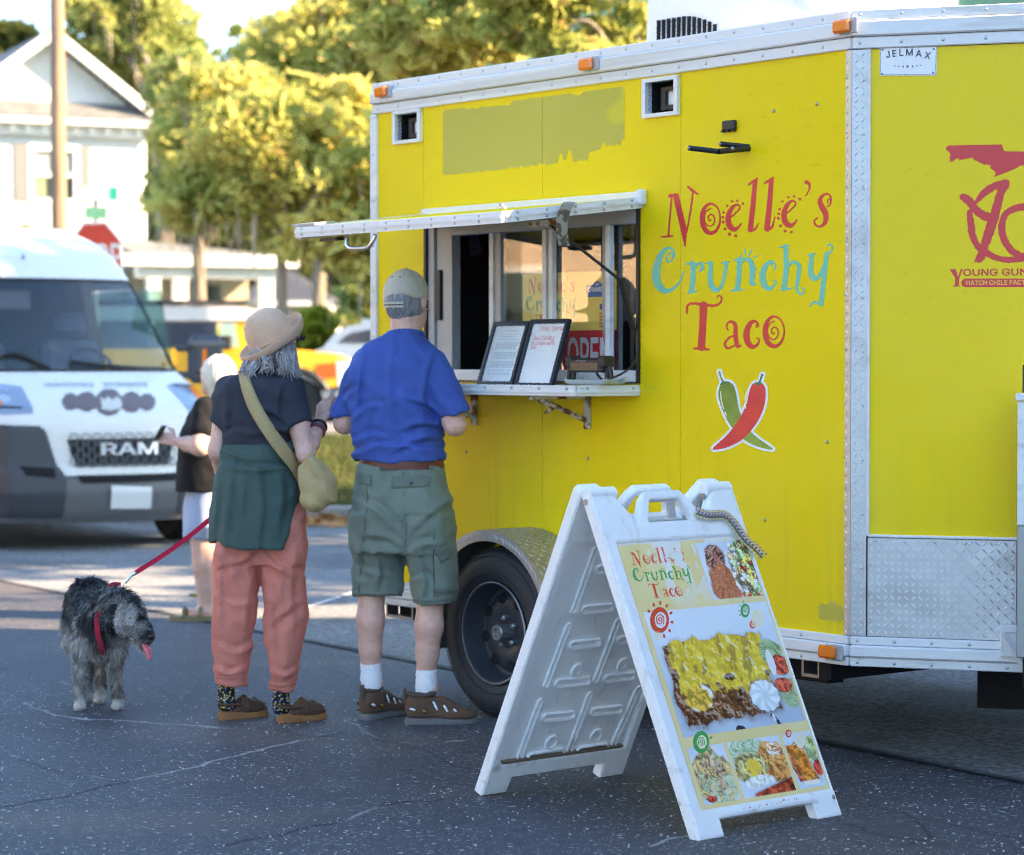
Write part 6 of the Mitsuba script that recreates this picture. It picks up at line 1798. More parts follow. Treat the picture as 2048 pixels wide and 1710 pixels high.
# t-shirt
Fs = Field((-1.32, 9.65, 1.02), (-.66, 10.30, 1.46), .0075)
Fs.loft([sec(905, 449, 588, .122, YW), sec(880, 449, 588, .122, YW), sec(850, 447, 586, .126, YW), sec(815, 445, 586, .126, YW), sec(790, 445, 588, .122, YW), sec(770, 450, 588, .112, YW), sec(757, 462, 580, .098, YW), sec(748, 480, 566, .080, YW), sec(741, 500, 552, .064, YW)], .0, -.3, 2.4)
for s_, e_, r0, r1 in ((wR, eR, .060, .061), (wL, eL, .056, .056)):
    h_ = s_ * .42 + e_ * .58
    Ft = Field(Fs.lo, Fs.lo + Fs.h * (Fs.n - 1), Fs.h)
    Ft.cone(s_ + [0, 0, -.003], h_ + (e_ - s_) * .4, r0, r1, .0)
    Ft.clip(h_, (e_ - s_) + np.array([.02 if s_ is wR else -.03, 0, 0]))
    D, k = Ft.D, .035
    hh_ = np.clip(.5 + .5 * (Fs.D - D) / k, 0, 1)
    Fs.D = Fs.D * (1 - hh_) + D * hh_ - k * hh_ * (1 - hh_)
Fs.fold(creased([(.020, [[11, 0, 6], [0, 9, 0], [3, 0, 3]]), (.012, [[8, 0, -8], [0, 8, 0], [11, 0, 11]])], [([(572, 848), (540, 826), (505, 820)], .010, 7), ([(580, 868), (548, 862), (510, 872)], .010, 7), ([(450, 870), (480, 858), (520, 866)], .009, 7), ([(570, 760), (560, 800), (562, 845)], .008, 7), ([(452, 770), (460, 810), (456, 850)], .008, 7)], 51, .010))
NAVYM = cloth((.036, .042, .062), .2, name='navy_jersey')
tsm = part(wom, 't_shirt', Fs.mesh(6), NAVYM, True)
# salmon trousers
Fp = Field((-1.32, 9.65, .10), (-.66, 10.30, .98), .0085)
Fp.loft([sec(950, 452, 588, .098, YW), sec(985, 446, 602, .108, YW), sec(1034, 440, 612, .112, YW), sec(1080, 434, 613, .112, YW), sec(1125, 430, 612, .105, YW)], .0, -.2, 2.5)
Fp.loft([sec(1085, 434, 519, .100, YW), sec(1130, 428, 520, .106, YW), sec(1210, 429, 516, .102, YW), sec(1290, 430, 506, .086, YW), sec(1345, 430, 491, .070, YW), sec(1364, 431, 486, .064, YW)], .018, 0, 2.3)
Fp.loft([sec(1085, 519, 611, .104, YW), sec(1130, 521, 612, .108, YW), sec(1165, 524, 614, .108, YW), sec(1210, 528, 616, .102, YW), sec(1250, 530, 612, .094, YW), sec(1294, 533, 604, .084, YW), sec(1340, 537, 594, .070, YW), sec(1379, 540, 588, .062, YW)], .018, 0, 2.3)
Fp.fold(creased([(.018, [[13, 0, 6], [0, 8, 0], [3, 0, 2.6]]), (.012, [[8, 0, -8], [0, 8, 0], [9, 0, 10]])], [([(522, 1098), (560, 1132), (604, 1150)], .012, 8), ([(520, 1096), (490, 1122), (446, 1134)], .012, 8), ([(604, 1205), (574, 1226), (545, 1250)], .011, 8), ([(436, 1286), (470, 1300), (502, 1286)], .010, 7),
    ([(543, 1338), (570, 1346), (594, 1334)], .010, 6), ([(434, 1334), (460, 1344), (488, 1332)], .010, 6), ([(596, 1100), (586, 1180), (590, 1260)], .009, 8), ([(446, 1100), (444, 1180), (446, 1270)], .009, 8), ([(506, 1160), (496, 1230), (490, 1300)], .009, 8), ([(538, 1160), (548, 1240), (552, 1310)], .009, 8), ([(435, 1190), (470, 1205), (510, 1196)], .008, 7)], 61, .011))
SALM = cloth((.57, .20, .16), .14, name='salmon_linen')
tk = part(wom, 'trousers', Fp.mesh(4), SALM, True)
part(tk, 'hem', band(Fp, [(433, 1354), (460, 1357), (486, 1352)], 8, .003, 9.5, 10.4), SALM, True)
part(tk, 'hem', band(Fp, [(541, 1368), (565, 1371), (588, 1367)], 8, .003, 9.5, 10.4), SALM, True)
# cardigan tied round the waist
Fq = Field((-1.34, 9.62, .62), (-.66, 10.34, 1.12), .0075)
Fq.loft([sec(884, 447, 590, .134, YW), sec(905, 445, 592, .140, YW), sec(924, 444, 593, .140, YW), sec(930, 441, 596, .146, YW), sec(965, 433, 603, .154, YW), sec(1000, 428, 607, .160, YW), sec(1040, 425, 608, .164, YW), sec(1098, 421, 606, .166, YW)], .0, -.25, 2.4)
p0, p1 = Q_(607, 985), Q_(570, 1096)
Fq.clip(p0, (-(p1 - p0)[2], 0, (p1 - p0)[0]) if True else 0)
p0, p1 = Q_(422, 1082), Q_(569, 1094)
Fq.clip(p0, ((p1 - p0)[2], 0, -(p1 - p0)[0]))
Fq.fold(creased([(.016, [[14, 0, 3], [0, 9, 0], [2, 0, 1.8]]), (.010, [[8, 0, -7], [0, 8, 0], [9, 0, 9]])], [([(470, 932), (462, 1010), (456, 1085)], .010, 9), ([(522, 932), (528, 1010), (520, 1090)], .010, 9), ([(562, 934), (570, 990), (560, 1060)], .010, 8), ([(446, 926), (500, 936), (592, 930)], .012, 5), ([(440, 960), (436, 1020), (430, 1075)], .009, 8), ([(494, 940), (490, 1000), (486, 1040)], .008, 8)], 71, .008))
CARD = cloth((.056, .095, .092), .16, name='green_knit')
ck2 = part(wom, 'cardigan', Fq.mesh(4), CARD, True)
part(ck2, 'waistband', band(Fq, [(447, 888), (500, 905), (588, 905)], 36, .007, 9.5, 10.4), CARD, True)
# socks and clogs
FLOW = princ('flowered_sock', mikit.proc(lambda p, n, uv: mix(mix((.012, .012, .016), (.75, .55, .12), sstep(.30, .22, voronoi(p.x * 75, p.z * 75)[0]) * sstep(.3, .4, voronoi(p.x * 75, p.z * 75)[2])), (.18, .26, .60), sstep(.30, .22, voronoi(p.x * 75 + 5, p.z * 75)[0]) * sstep(.5, .6, voronoi(p.x * 75 + 5, p.z * 75)[2]))), .9)
CORK, CLOG = princ('cork_sole', (.26, .12, .045), .8), cloth((.075, .042, .028), .2, 2, name='brown_clog', rough=.5)
for (u, v0, v1, gx_) in ((451, 1360, 1408, (424, 1437)), (561, 1374, 1416, (541, 1443))):
    a_, b_ = Q_(u, v0), Q_(u + 2, v1)
    Fk = Field(np.minimum(a_, b_) - .08, np.maximum(a_, b_) + .08, .006)
    Fk.cone(a_, b_, .034, .036, .0)
    part(wom, 'sock', Fk.mesh(2), FLOW, True)
    M_, uk, th_ = shoe(wom, ground(*gx_) + [.03, -.045, 0], .66, .225, .088, CORK, CLOG, 'clog')
    part(uk, 'heel_strap', put(tube(curve([(-.036, .09, th_ + .03), (-.034, .03, th_ + .034), (0, .006, th_ + .036), (.034, .03, th_ + .034), (.036, .09, th_ + .03)], 6), [.006] * 25, 8), M_), CLOG, True)
    for y_ in (.12, .17):
        part(uk, 'strap', put(tube(curve([(-.043, y_, th_ + .006), (-.03, y_, th_ + .045 - (y_ - .12) * .25), (0, y_, th_ + .062 - (y_ - .12) * .3), (.03, y_, th_ + .045 - (y_ - .12) * .25), (.043, y_, th_ + .006)], 5), .006, 6), M_), CLOG, True)
        part(uk, 'buckle', put(cbox(-.043, -.034, y_ - .008, y_ + .008, th_ + .022, th_ + .042, .002), M_), M_STEEL)
# bracelets
for k, (t_, r_, mt) in enumerate(((.10, .030, M_BLACK), (.20, .031, princ('purple_bracelet', (.20, .12, .20), .5)), (.27, .0325, princ('red_bracelet', (.22, .05, .07), .5)))):
    c = hR_ + (eR - hR_) * t_
    dd = (eR - hR_) / np.linalg.norm(eR - hR_)
    x_ = np.cross(dd, [0, 0, 1]); x_ /= np.linalg.norm(x_); y_ = np.cross(dd, x_)
    part(wom, 'bracelet', tube([c + (r_ + .001) * (math.cos(a) * x_ + math.sin(a) * y_) for a in np.linspace(0, 2 * math.pi, 22)], .0055 if k == 0 else .0042, 7), mt, True)
# folded paper she holds, a red hair tie
pp = thing('paper_slip', 'folded white paper slip in the raised hand of the woman in the hat', 'paper')
solo(pp, trimesh.convex.convex_hull(np.array([at(651, 806, 10.13), at(664, 776, 10.15), at(672, 780, 10.18), at(660, 812, 10.16), at(651, 806, 10.134), at(664, 776, 10.154), at(672, 780, 10.184)])), M_PAPER)
# crossbody bag
bag = thing('crossbody_bag', 'khaki crossbody bag hanging at the hip of the woman in the hat', 'bag')
KHA = cloth((.40, .315, .165), .16, name='khaki_canvas')
Fa = Field((-1.0, 9.62, .78), (-.60, 10.02, 1.18), .0065)
bq = lambda u, v, y=9.80: at(u, v, y)
Fa.chain([(*bq(603, 940), .018), (*bq(618, 965), .045), (*bq(630, 985), .055)], .03, ((0, 1, 0), .75))
Fa.ell(bq(634, 978), (.072, .055, .078), .03).ell(bq(628, 945), (.050, .045, .050), .03).cone(bq(612, 930), bq(650, 965), .030, .040, .03).ell(bq(648, 975), (.046, .050, .062), .03).ell(bq(624, 1003), (.050, .045, .042), .03)
Fa.chain([(*bq(622, 915, 9.84), .014), (*bq(640, 935, 9.83), .016), (*bq(658, 965, 9.81), .024)], .03, ((0, 1, 0), .7))
Fa.fold(folds([(.040, [[20, 0, 16], [0, 9, 0], [6, 0, -5]]), (.012, [[34, 0, 30], [0, 20, 0], [12, 0, -12]])], 81))
part(bag, 'pouch', Fa.mesh(3), KHA, True)
Fall = Field((-1.34, 9.60, .70), (-.60, 10.34, 1.50), .0095)
Fall.loft([sec(1000, 428, 612, .176, YW), sec(924, 442, 600, .166, YW), sec(880, 447, 592, .150, YW), sec(815, 445, 586, .130, YW), sec(770, 450, 588, .114, YW), sec(748, 478, 568, .082, YW), sec(735, 500, 552, .06, YW)], 0, -.28, 2.4)
part(bag, 'strap', band(Fall, [(486, 742), (494, 775), (510, 815), (537, 860), (566, 900), (588, 926), (602, 946), (612, 962)], [20, 24, 27, 27, 27, 28, 30, 30], .018, 9.4, 10.4), KHA, True)
# ---------------------------------------------------------------- the dog
dog = thing('dog', 'shaggy grey dog with red harness and tongue out, facing the camera on the asphalt', 'dog')
YD = 10.2
d_ = lambda u, v, Y=YD: at(u, v, Y)
Fd = Field((-1.92, 9.85, 0.0), (-1.36, 10.85, .66), .0085)
chest, withers, rump = d_(203, 1258, 10.22), d_(222, 1200, 10.30), d_(182, 1190, 10.62)
Fd.cone(chest + [0, .06, .02], rump + [0, -.02, -.03], .090, .088, .04).ell(chest + [0, .02, .01], (.085, .09, .115), .04)
Fd.ell(rump + [0, 0, -.015], (.090, .09, .09), .04)
hdD = d_(262, 1242, 10.06)
Fd.chain([(*(withers + [0, -.03, -.02]), .075), (*d_(240, 1215, 10.16), .062), (*hdD, .056)], .04)
Fd.ell(hdD, (.060, .062, .058), .03)
muz = np.array([.62, -.62, -.42]); muz /= np.linalg.norm(muz)
Fd.chain([(*(hdD + muz * .03), .050), (*(hdD + muz * .085), .038), (*(hdD + muz * .118), .030)], .02)
Fd.cone(hdD + muz * .05 + [0, 0, -.04], hdD + muz * .10 + [-.004, .0, -.045], .026, .018, .012)
for (u, v, Y, du) in ((270, 1205, 10.12, .02), (232, 1222, 10.08, -.03)):          # folded ears
    e0 = d_(u, v, Y)
    Fd.chain([(*e0, .026), (*(e0 + [du, -.02, -.03]), .022), (*(e0 + [du * 1.4, -.025, -.065]), .012)], .015, ((du, 1, 0), .6))
paws = {}
for nm, hipu, kneeu, pawu, pv, Y0, Y1 in (('fl', (168, 1285), (160, 1350), (160, 1421), 1421, 10.20, 10.16), ('fr', (228, 1285), (231, 1350), (235, 1419), 1419, 10.18, 10.18)):
    p = ground(pawu[0], pv)
    Fd.chain([(*d_(*hipu, 10.22), .042), (*d_(*kneeu, p[1] + .03), .023), (*(p + [0, .02, .045]), .019), (*(p + [0, -.008, .020]), .019)], .02)
    Fd.ell(p + [0, -.014, .017], (.025, .032, .018), .010)
    paws[nm] = p
for sx, pu, pv in ((-.045, 172, 1403), (.05, 199, 1406)):
    p = ground(pu, pv)
    hip = rump + [sx, 0, -.07]
    knee = hip + np.array([sx * .3, -.07, -.13])
    hock = np.array([p[0], p[1] + .075, .135])
    Fd.chain([(*hip, .066), (*knee, .038), (*hock, .020), (*(p + [0, .02, .03]), .018), (*(p + [0, -.014, .018]), .018)], .02)
    Fd.ell(p + [0, -.012, .016], (.024, .030, .017), .010)
    paws['h%d' % (sx > 0)] = p
tail0 = rump + [-.03, .08, -.01]
Fd.chain([(*tail0, .035), (*(tail0 + [-.05, .06, -.07]), .028), (*(tail0 + [-.085, .05, -.17]), .018)], .02)
body = Fd.mesh(3)


def dog_tone(P, N):
    n_ = meshkit.fbm(P * 13, 3, 2)
    n2 = np.clip(meshkit.fbm(P * np.array([20, 20, 7.0]), 2, 8) * 5.0 - 2.2, 0, 1)
    c = np.array([.030, .030, .034]) * (0.6 + n_[:, None] * .8) * (1 - n2[:, None]) + np.array([.36, .345, .335]) * n2[:, None]
    legm = np.clip((.25 - P[:, 2]) / .05, 0, 1)
    c = c * (1 - legm[:, None]) + np.array([.13, .118, .11]) * (.4 + 1.2 * n_[:, None]) * legm[:, None]
    back = np.clip((P[:, 2] - .30 - .10 * (meshkit.fbm(P * 12, 2, 4) - .5)) / .05, 0, 1) * np.clip((P[:, 1] - 10.26) / .06, 0, 1)
    c = c * (1 - back[:, None]) + np.array([.022, .023, .028]) * back[:, None]
    light = np.clip((.34 - P[:, 2]) / .12, 0, 1) * np.clip(meshkit.fbm(P * 22, 2, 9) * 2.2 - .65, 0, 1)
    c = c * (1 - light[:, None]) + np.array([.34, .32, .30]) * light[:, None]
    toe = np.clip((.052 - P[:, 2]) / .02, 0, 1)
    c = c * (1 - toe[:, None]) + np.array([.52, .50, .46]) * toe[:, None]
    hd_ = np.clip(1 - np.linalg.norm(P - hdD, axis=1) / .14, 0, 1)
    pale = np.clip(meshkit.fbm(P * 30, 2, 5) * 2.6 - 1.1, 0, 1) * np.clip(hd_ * 3, 0, 1)
    c = c * (1 - pale[:, None] * .7) + np.array([.42, .41, .41]) * pale[:, None] * .7
    nz = np.clip(1 - np.linalg.norm(P - (hdD + muz * .06 + [0, 0, -.012]), axis=1) / .06, 0, 1)
    return c * (1 - .35 * nz[:, None])


vn = body.vertex_normals
part(dog, 'body', body, mat('dog_skin', {'type': 'twosided', 'b': {'type': 'principled', 'base_color': {'type': 'mesh_attribute', 'name': 'vertex_color'}, 'roughness': .8, 'specular': .2}}), True, color=dog_tone(np.array(body.vertices), vn) * .75)
g = np.random.default_rng(77)
nh = 46000
pts, fi = trimesh.sample.sample_surface(body, nh, seed=77)
nn = body.face_normals[fi]
nose_p = hdD + muz * .13
far_nose = np.linalg.norm(pts - nose_p, axis=1)
low = pts[:, 2]
leg = (low < .24)
fall = np.array([0, 0, -1.0])
d1 = nn * .55 + fall * .75 + g.normal(0, .20, (nh, 3))
headm = np.linalg.norm(pts - hdD, axis=1) < .12
dh = nn * .7 + (pts - (hdD + muz * .05)) * 3 + fall * .25 + g.normal(0, .25, (nh, 3))
d1[headm] = dh[headm]
clump = meshkit.noise(pts * 38, 3)[:, None] - .5
d1 += np.stack([meshkit.noise(pts * 30, 11) - .5, meshkit.noise(pts * 30, 12) - .5, meshkit.noise(pts * 30, 13) - .5], 1) * .9
d1 /= np.linalg.norm(d1, axis=1, keepdims=True)
ln = g.uniform(.018, .050, nh) * np.where(leg, .42, 1.0) * np.where(headm, .30, 1.0) * np.clip(far_nose / .10, .12, 1)
ln *= np.where((pts[:, 2] > .36) & (pts[:, 1] > 10.25), .75, 1.0)
ln *= np.clip((pts[:, 2] - .012) / .05, .15, 1)
sdE = np.cross(muz, [0, 0, 1.0]); sdE /= np.linalg.norm(sdE)
eyeP = [hdD + muz * .050 + sdE * .036 * s_ + np.array([0, 0, .036]) for s_ in (-1, 1)]
ln *= np.clip((np.minimum(np.linalg.norm(pts - eyeP[0], axis=1), np.linalg.norm(pts - eyeP[1], axis=1)) - .012) / .02, .02, 1)
wd = g.uniform(.0010, .0026, nh)
sd = np.cross(d1, nn + g.normal(0, .3, (nh, 3)))
sd /= np.linalg.norm(sd, axis=1, keepdims=True) + 1e-9
mid = pts + d1 * (ln * .55)[:, None] + nn * (ln * .04)[:, None]
tip = pts + d1 * ln[:, None] + fall * (ln * .22)[:, None]
tip[:, 2] = np.maximum(tip[:, 2], .004)
b0, b1 = pts - sd * wd[:, None], pts + sd * wd[:, None]
m0, m1 = mid - sd * wd[:, None] * .8, mid + sd * wd[:, None] * .8
V = np.stack([b0, b1, m0, m1, tip], 1).reshape(-1, 3)
k = np.arange(nh) * 5
Fc_ = np.vstack([np.stack([k, k + 1, k + 3], 1), np.stack([k, k + 3, k + 2], 1), np.stack([k + 2, k + 3, k + 4], 1)])
cellid = np.floor(pts * np.array([62, 62, 40])).astype(np.int64)
rc = meshkit.noise(cellid * 1.7 + .37, 19)
col = dog_tone(pts, nn) * (g.uniform(.75, 1.3, nh) * (.35 + 1.5 * rc ** 1.3))[:, None]
pale = (rc > .74) & (g.random(nh) < .6) & ~((pts[:, 2] > .36) & (pts[:, 1] > 10.25))
col[pale] = np.array([.42, .41, .40]) * g.uniform(.6, 1.1, pale.sum())[:, None]
part(dog, 'fur', trimesh.Trimesh(V, Fc_, process=False), mat('dog_fur', {'type': 'twosided', 'b': {'type': 'principled', 'base_color': {'type': 'mesh_attribute', 'name': 'vertex_color'}, 'roughness': .5, 'specular': .3}}), stuff=True, color=np.repeat(np.clip(col, 0, 1), 5, 0))
part(dog, 'nose', ball(hdD + muz * .140 + [0, 0, .006], (.019, .016, .015), 2), princ('dog_nose', (.012, .012, .014), .25), True)
sdv = np.cross(muz, [0, 0, 1.0]); sdv /= np.linalg.norm(sdv)
for s_ in (-1, 1):
    part(dog, 'eye', ball(eyeP[0 if s_ < 0 else 1] - (eyeP[0 if s_ < 0 else 1] - hdD) * .04, (.0125,) * 3, 2), princ('dog_eye', (.02, .012, .008), .1) if 'mat_dog_eye' not in scene else 'mat_dog_eye', True)
tg = hdD + muz * .10 + [.002, -.012, -.040]
Ft_ = Field(tg - .09, tg + .09, .004)
Ft_.chain([(*tg, .014), (*(tg + muz * .022 + [0, 0, -.014]), .016), (*(tg + muz * .034 + [0, 0, -.040]), .012)], .006, (muz * .5 + np.array([0, 0, .5]), .5))
part(dog, 'tongue', Ft_.mesh(2), princ('tongue', (.62, .14, .17), .35), True)
part(dog, 'mouth', ball(hdD + muz * .088 + [0, 0, -.036], (.022, .022, .010), 2), M_DARK, True)
RED_W = cloth((.42, .025, .06), .15, name='red_webbing')
M_HARN = RED_W
def webbing(px, w, off, name, parent, mt):
    c = curve(px, 8)
    P = hits(Fd, c, 9.9, 10.7)
    P[:, 1] = np.convolve(np.pad(P[:, 1], 2, mode='edge'), np.ones(5) / 5, 'valid') - off
    t = np.gradient(P, axis=0); t /= np.linalg.norm(t, axis=1, keepdims=True)
    s_ = np.cross(t, [0, 1.0, .3]); s_ /= np.linalg.norm(s_, axis=1, keepdims=True)
    return part(parent, name, strip(P - s_ * w / 2, P + s_ * w / 2), mt, True)
webbing([(200, 1222), (197, 1245), (199, 1270), (206, 1295), (212, 1308)], .022, .034, 'harness_strap', dog, M_HARN)
webbing([(190, 1309), (200, 1311), (213, 1310)], .014, .034, 'harness_strap', dog, M_BLACK)
webbing([(218, 1172), (230, 1167), (244, 1168)], .020, .030, 'harness_strap', dog, M_HARN)
ls = thing('dog_leash', 'red dog leash stretched from the dog harness to the woman in the hat', 'leash')
hand_l = hL_ + np.array([-.02, .02, -.07])
l0, l1 = at(272, 1145, 10.28), at(250, 1166, 10.27)
lp = curve([l0, l0 * .66 + hand_l * .34 + [0, 0, -.012], l0 * .33 + hand_l * .67 + [0, 0, -.012], hand_l], 8)
up_ = np.array([-.35, 0, .9]) * .0
tl_ = (hand_l - l0) / np.linalg.norm(hand_l - l0)
sl_ = np.cross(tl_, [0, 1.0, 0]); sl_ /= np.linalg.norm(sl_)
part(ls, 'webbing', trimesh.util.concatenate([strip(lp - sl_ * .010, lp + sl_ * .010), strip(lp - sl_ * .010 + [0, .002, 0], lp + sl_ * .010 + [0, .002, 0])]), cloth((.50, .02, .07), .12, name='red_leash'), True)
part(ls, 'clip', tube(curve([l0, l0 * .5 + l1 * .5 + [0, 0, .006], l1], 5), [.010, .009, .008, .007, .006, .006, .006, .006, .006, .006, .006][:11], 8), M_CHROME, True)
# ---------------------------------------------------------------- the white delivery van
def proj(p):
    q = np.asarray(p, float) - CAM
    z = q[..., 1] * math.cos(PITCH) - q[..., 2] * math.sin(PITCH)
    y = q[..., 1] * math.sin(PITCH) + q[..., 2] * math.cos(PITCH)
    return np.stack([1024 + F * q[..., 0] / z, 855 - F * y / z], -1)
VO = np.array([(253 - 1024) / F * 18.7, 18.7, 0])
VX = np.array([.848, .530, 0]); VX /= np.linalg.norm(VX)
VM = frame(VO, VX, (-VX[1], VX[0], 0))
VZ = np.array([.22, .30, .45, .60, .66, .92, .98, 1.03, 1.10, 1.24, 1.36, 1.40, 2.08, 2.14, 2.30, 2.44, 2.57, 2.625, 2.635])
VY = np.array([.10, .04, .0, .02, .04, .055, .07, .11, .20, .48, .80, .86, 1.50, 1.56, 1.78, 2.10, 2.60, 3.20, 5.40])
VC = np.interp(VZ, [.2, 1.0, 1.36, 2.1, 2.57], [.36, .36, .30, .20, .12])
VW = np.interp(VZ, [.2, .5, 1.2, 1.4, 2.1, 2.4, 2.57], [.93, .99, 1.01, .99, .85, .79, .68])
VT = np.linspace(0, 1, len(VZ))                   # parameter up the nose; z itself except on the roof
def van_s(xh, t, off=0.0):
    z, y, c, w_ = (np.interp(t, VT, a) for a in (VZ, VY, VC, VW))
    e = max(0, abs(xh) - .82) / .18
    return np.array([xh * w_, y + c * xh * xh + .22 * e * e - off, z])
def van_grid(xs, ts, off=0.0):
    return grid_mesh(lambda a, b: van_s(a, b, off), xs, ts)
zt_ = lambda z: float(np.interp(z, VZ, VT))
gx, gt = np.meshgrid(np.linspace(-1, 1, 161), np.linspace(0, .95, 260), indexing='ij')
gP = np.array([[van_s(a, b) for a, b in zip(r1, r2)] for r1, r2 in zip(gx, gt)])
guv = proj(gP @ VM[:3, :3].T + VM[:3, 3])
from scipy.spatial import cKDTree
_vt = cKDTree(guv.reshape(-1, 2))
def vpx(u, v):
    i = _vt.query((u, v))[1]
    return float(gx.ravel()[i]), float(gt.ravel()[i])
def vpatch(pts, off, mirror=False, edge=.05):
    """a piece of the nose surface: polygon in (x, t)"""
    g_ = Polygon([((-x if mirror else x), t * 3) for x, t in pts]).buffer(0)
    m = extrude(g_, .01)
    keep = np.all(m.vertices[m.faces][:, :, 2] > .005, axis=1)
    v_, f_ = trimesh.remesh.subdivide_to_size(m.vertices, m.faces[keep], edge)
    V_ = np.array([van_s(a, b / 3, off) for a, b, _ in v_])
    n_ = np.cross(V_[f_[:, 1]] - V_[f_[:, 0]], V_[f_[:, 2]] - V_[f_[:, 0]])
    return trimesh.Trimesh(V_, f_, process=True)
van = thing('delivery_van', 'white high roof delivery van with brown hood emblem parked facing the camera', 'van')
VP = lambda name, m, mt, sm=False, **kw: part(van, name, put(trimesh.util.concatenate(m) if isinstance(m, list) else m, VM), mt, sm, **kw)
M_VWHITE = princ('van_paint', (.76, .725, .69), .30, spec=.35, clearcoat=.25, clearcoat_gloss=.95)
M_CLAD = princ('grey_cladding', (.052, .055, .066), .5)
M_CLAD2 = princ('mid_grey_cladding', (.13, .13, .135), .5)
xs_ = np.linspace(-1, 1, 41)
tw0, tw1 = zt_(1.37), zt_(2.10)
hw_ = .90
body_ = [van_grid(xs_, np.linspace(zt_(.58), tw0, 40)), van_grid(xs_, np.linspace(tw1, 1, 30)), van_grid(np.linspace(-1, -hw_, 5), np.linspace(tw0, tw1, 10)), van_grid(np.linspace(hw_, 1, 5), np.linspace(tw0, tw1, 10))]
for s_ in (-1, 1):
    sw_ = grid_mesh(lambda t, y: (lambda p: (p[0], max(y, p[1]), p[2]))(van_s(s_, t)), np.linspace(zt_(.30), 1, 60), np.linspace(.3, 5.5, 60))
    cen = sw_.triangles_center
    cut_ = (cen[:, 2] > 1.38) & (cen[:, 2] < 2.02) & (cen[:, 1] > 1.25 + (cen[:, 2] - 1.36) * .9) & (cen[:, 1] < 2.75)
    body_.append(trimesh.Trimesh(sw_.vertices, sw_.faces[~cut_], process=False))
body_.append(cbox(-.98, .98, 5.42, 5.5, .3, 2.5))
VP('body', body_, M_VWHITE, 40)
for s_ in (-1, 1):
    VP('door_pane', grid_mesh(lambda y, z: (s_ * (1.005 - .19 * max(0, z - 1.4)) - s_ * .03, y, z), [1.3, 2.75], [1.37, 2.03]), mat('tinted_pane', {'type': 'thindielectric', 'int_ior': 1.5, 'specular_transmittance': rgb(.22, .38, .36)}))
VP('bumper', [van_grid(xs_, np.linspace(0, zt_(.57), 12), .012), grid_mesh(lambda a, b: van_s(a, 0, .012) + np.array([0, b, .0]), xs_, [0, .8])], M_CLAD2, 40)
for mir in (False, True):
    VP('corner_cladding', vpatch([vpx(75, 852), vpx(0, 850), (-1, zt_(.98)), (-1, zt_(.26)), (-.5, zt_(.26)), vpx(130, 962), vpx(118, 935)], .020, mir), M_CLAD, 40)
    VP('fog_slot', vpatch([vpx(36, 932), vpx(108, 936), vpx(110, 956), vpx(50, 952)], .026, mir), M_DARK, 40)
    hl_ = VP('headlamp', vpatch([vpx(2, 768), vpx(42, 772), vpx(64, 826), vpx(0, 828), (-.96, zt_(1.08)), (-.97, zt_(1.25))], .012, mir), princ('headlamp_glass', (.35, .40, .50), .08, .5) if 'mat_headlamp_glass' not in scene else 'mat_headlamp_glass', 40)
    part(hl_, 'lamp_bowl', put(trimesh.util.concatenate([vpatch([(-.78 + .05 * math.cos(a), zt_(1.16) + .012 * math.sin(a)) for a in np.linspace(0, 6.0, 14)], .017, mir), vpatch([(-.90, zt_(1.26)), (-.70, zt_(1.235)), (-.69, zt_(1.225)), (-.90, zt_(1.245))], .017, mir)]), VM), M_CHROME, 40, stuff=True)
    part(hl_, 'lamp_shade', put(vpatch([(-.94, zt_(1.09)), (-.70, zt_(1.085)), (-.69, zt_(1.10)), (-.94, zt_(1.115))], .016, mir), VM), M_BLACK, 40)
    part(hl_, 'turn_signal', put(vpatch([(-.93, zt_(1.12)), (-.80, zt_(1.12)), (-.82, zt_(1.24)), (-.94, zt_(1.24))], .018, mir), VM), M_ORANGE, 40)
gl, gt0 = vpx(133, 880)
gb_ = vpx(152, 930)
gpts = [(gl, gt0), (-gl, gt0), (-gb_[0], gb_[1]), (gb_[0], gb_[1])]
gk = VP('grille', vpatch(gpts, .010), M_DARK, 40)
cell = []
for i, t in enumerate(np.linspace(gt0, gb_[1], 6)):
    for x in np.arange(gl + .05, -gl - .02, .085):
        x = x + (.042 if i % 2 else 0)
        hexa = [van_s(x + .036 * math.cos(a), t + .010 * math.sin(a), .018) for a in np.linspace(0, 2 * math.pi, 7)]
        cell.append(tube(hexa, .0045, 4, False))
part(gk, 'honeycomb', put(trimesh.util.concatenate(cell), VM), M_CLAD2, stuff=True)
def on_van(m, x0, t0, sx=1.0, sy=1.0, off=.02):
    """lay flat lettering (metres) on the nose"""
    m = m.copy()
    v_ = m.vertices
    dt = (zt_(.92) - zt_(.66)) / .26
    m.vertices = np.array([van_s(x0 + a * sx, t0 + b * sy * dt, off + c) for a, b, c in v_])
    return m
ram = meshkit.text_mesh('RAM', .088, .012, True)
v_, f_ = trimesh.remesh.subdivide_to_size(ram.vertices, ram.faces, .08)
ram = trimesh.Trimesh(v_, f_, process=False)
part(gk, 'lettering', put(on_van(ram, vpx(194, 900)[0], vpx(195, 911)[1], 1.85, 1.0, .022), VM), princ('chrome_letter', (.75, .76, .78), .25, .3))
VP('lower_intake', vpatch([vpx(150, 950), (.62, vpx(150, 950)[1]), (.58, vpx(160, 966)[1]), vpx(162, 966)], .022), M_DARK, 40)
VP('plate', vpatch([vpx(220, 970), vpx(299, 972), vpx(299, 1016), vpx(219, 1016)], .035), princ('number_plate', (.74, .74, .72), .4), 40)
em = unary_union([Point(x, y).buffer(r_) for x, y, r_ in ((140, 803, 17), (172, 803, 20), (217, 804, 27), (262, 804, 21), (293, 804, 17))]).union(sbox(140, 792, 293, 816))
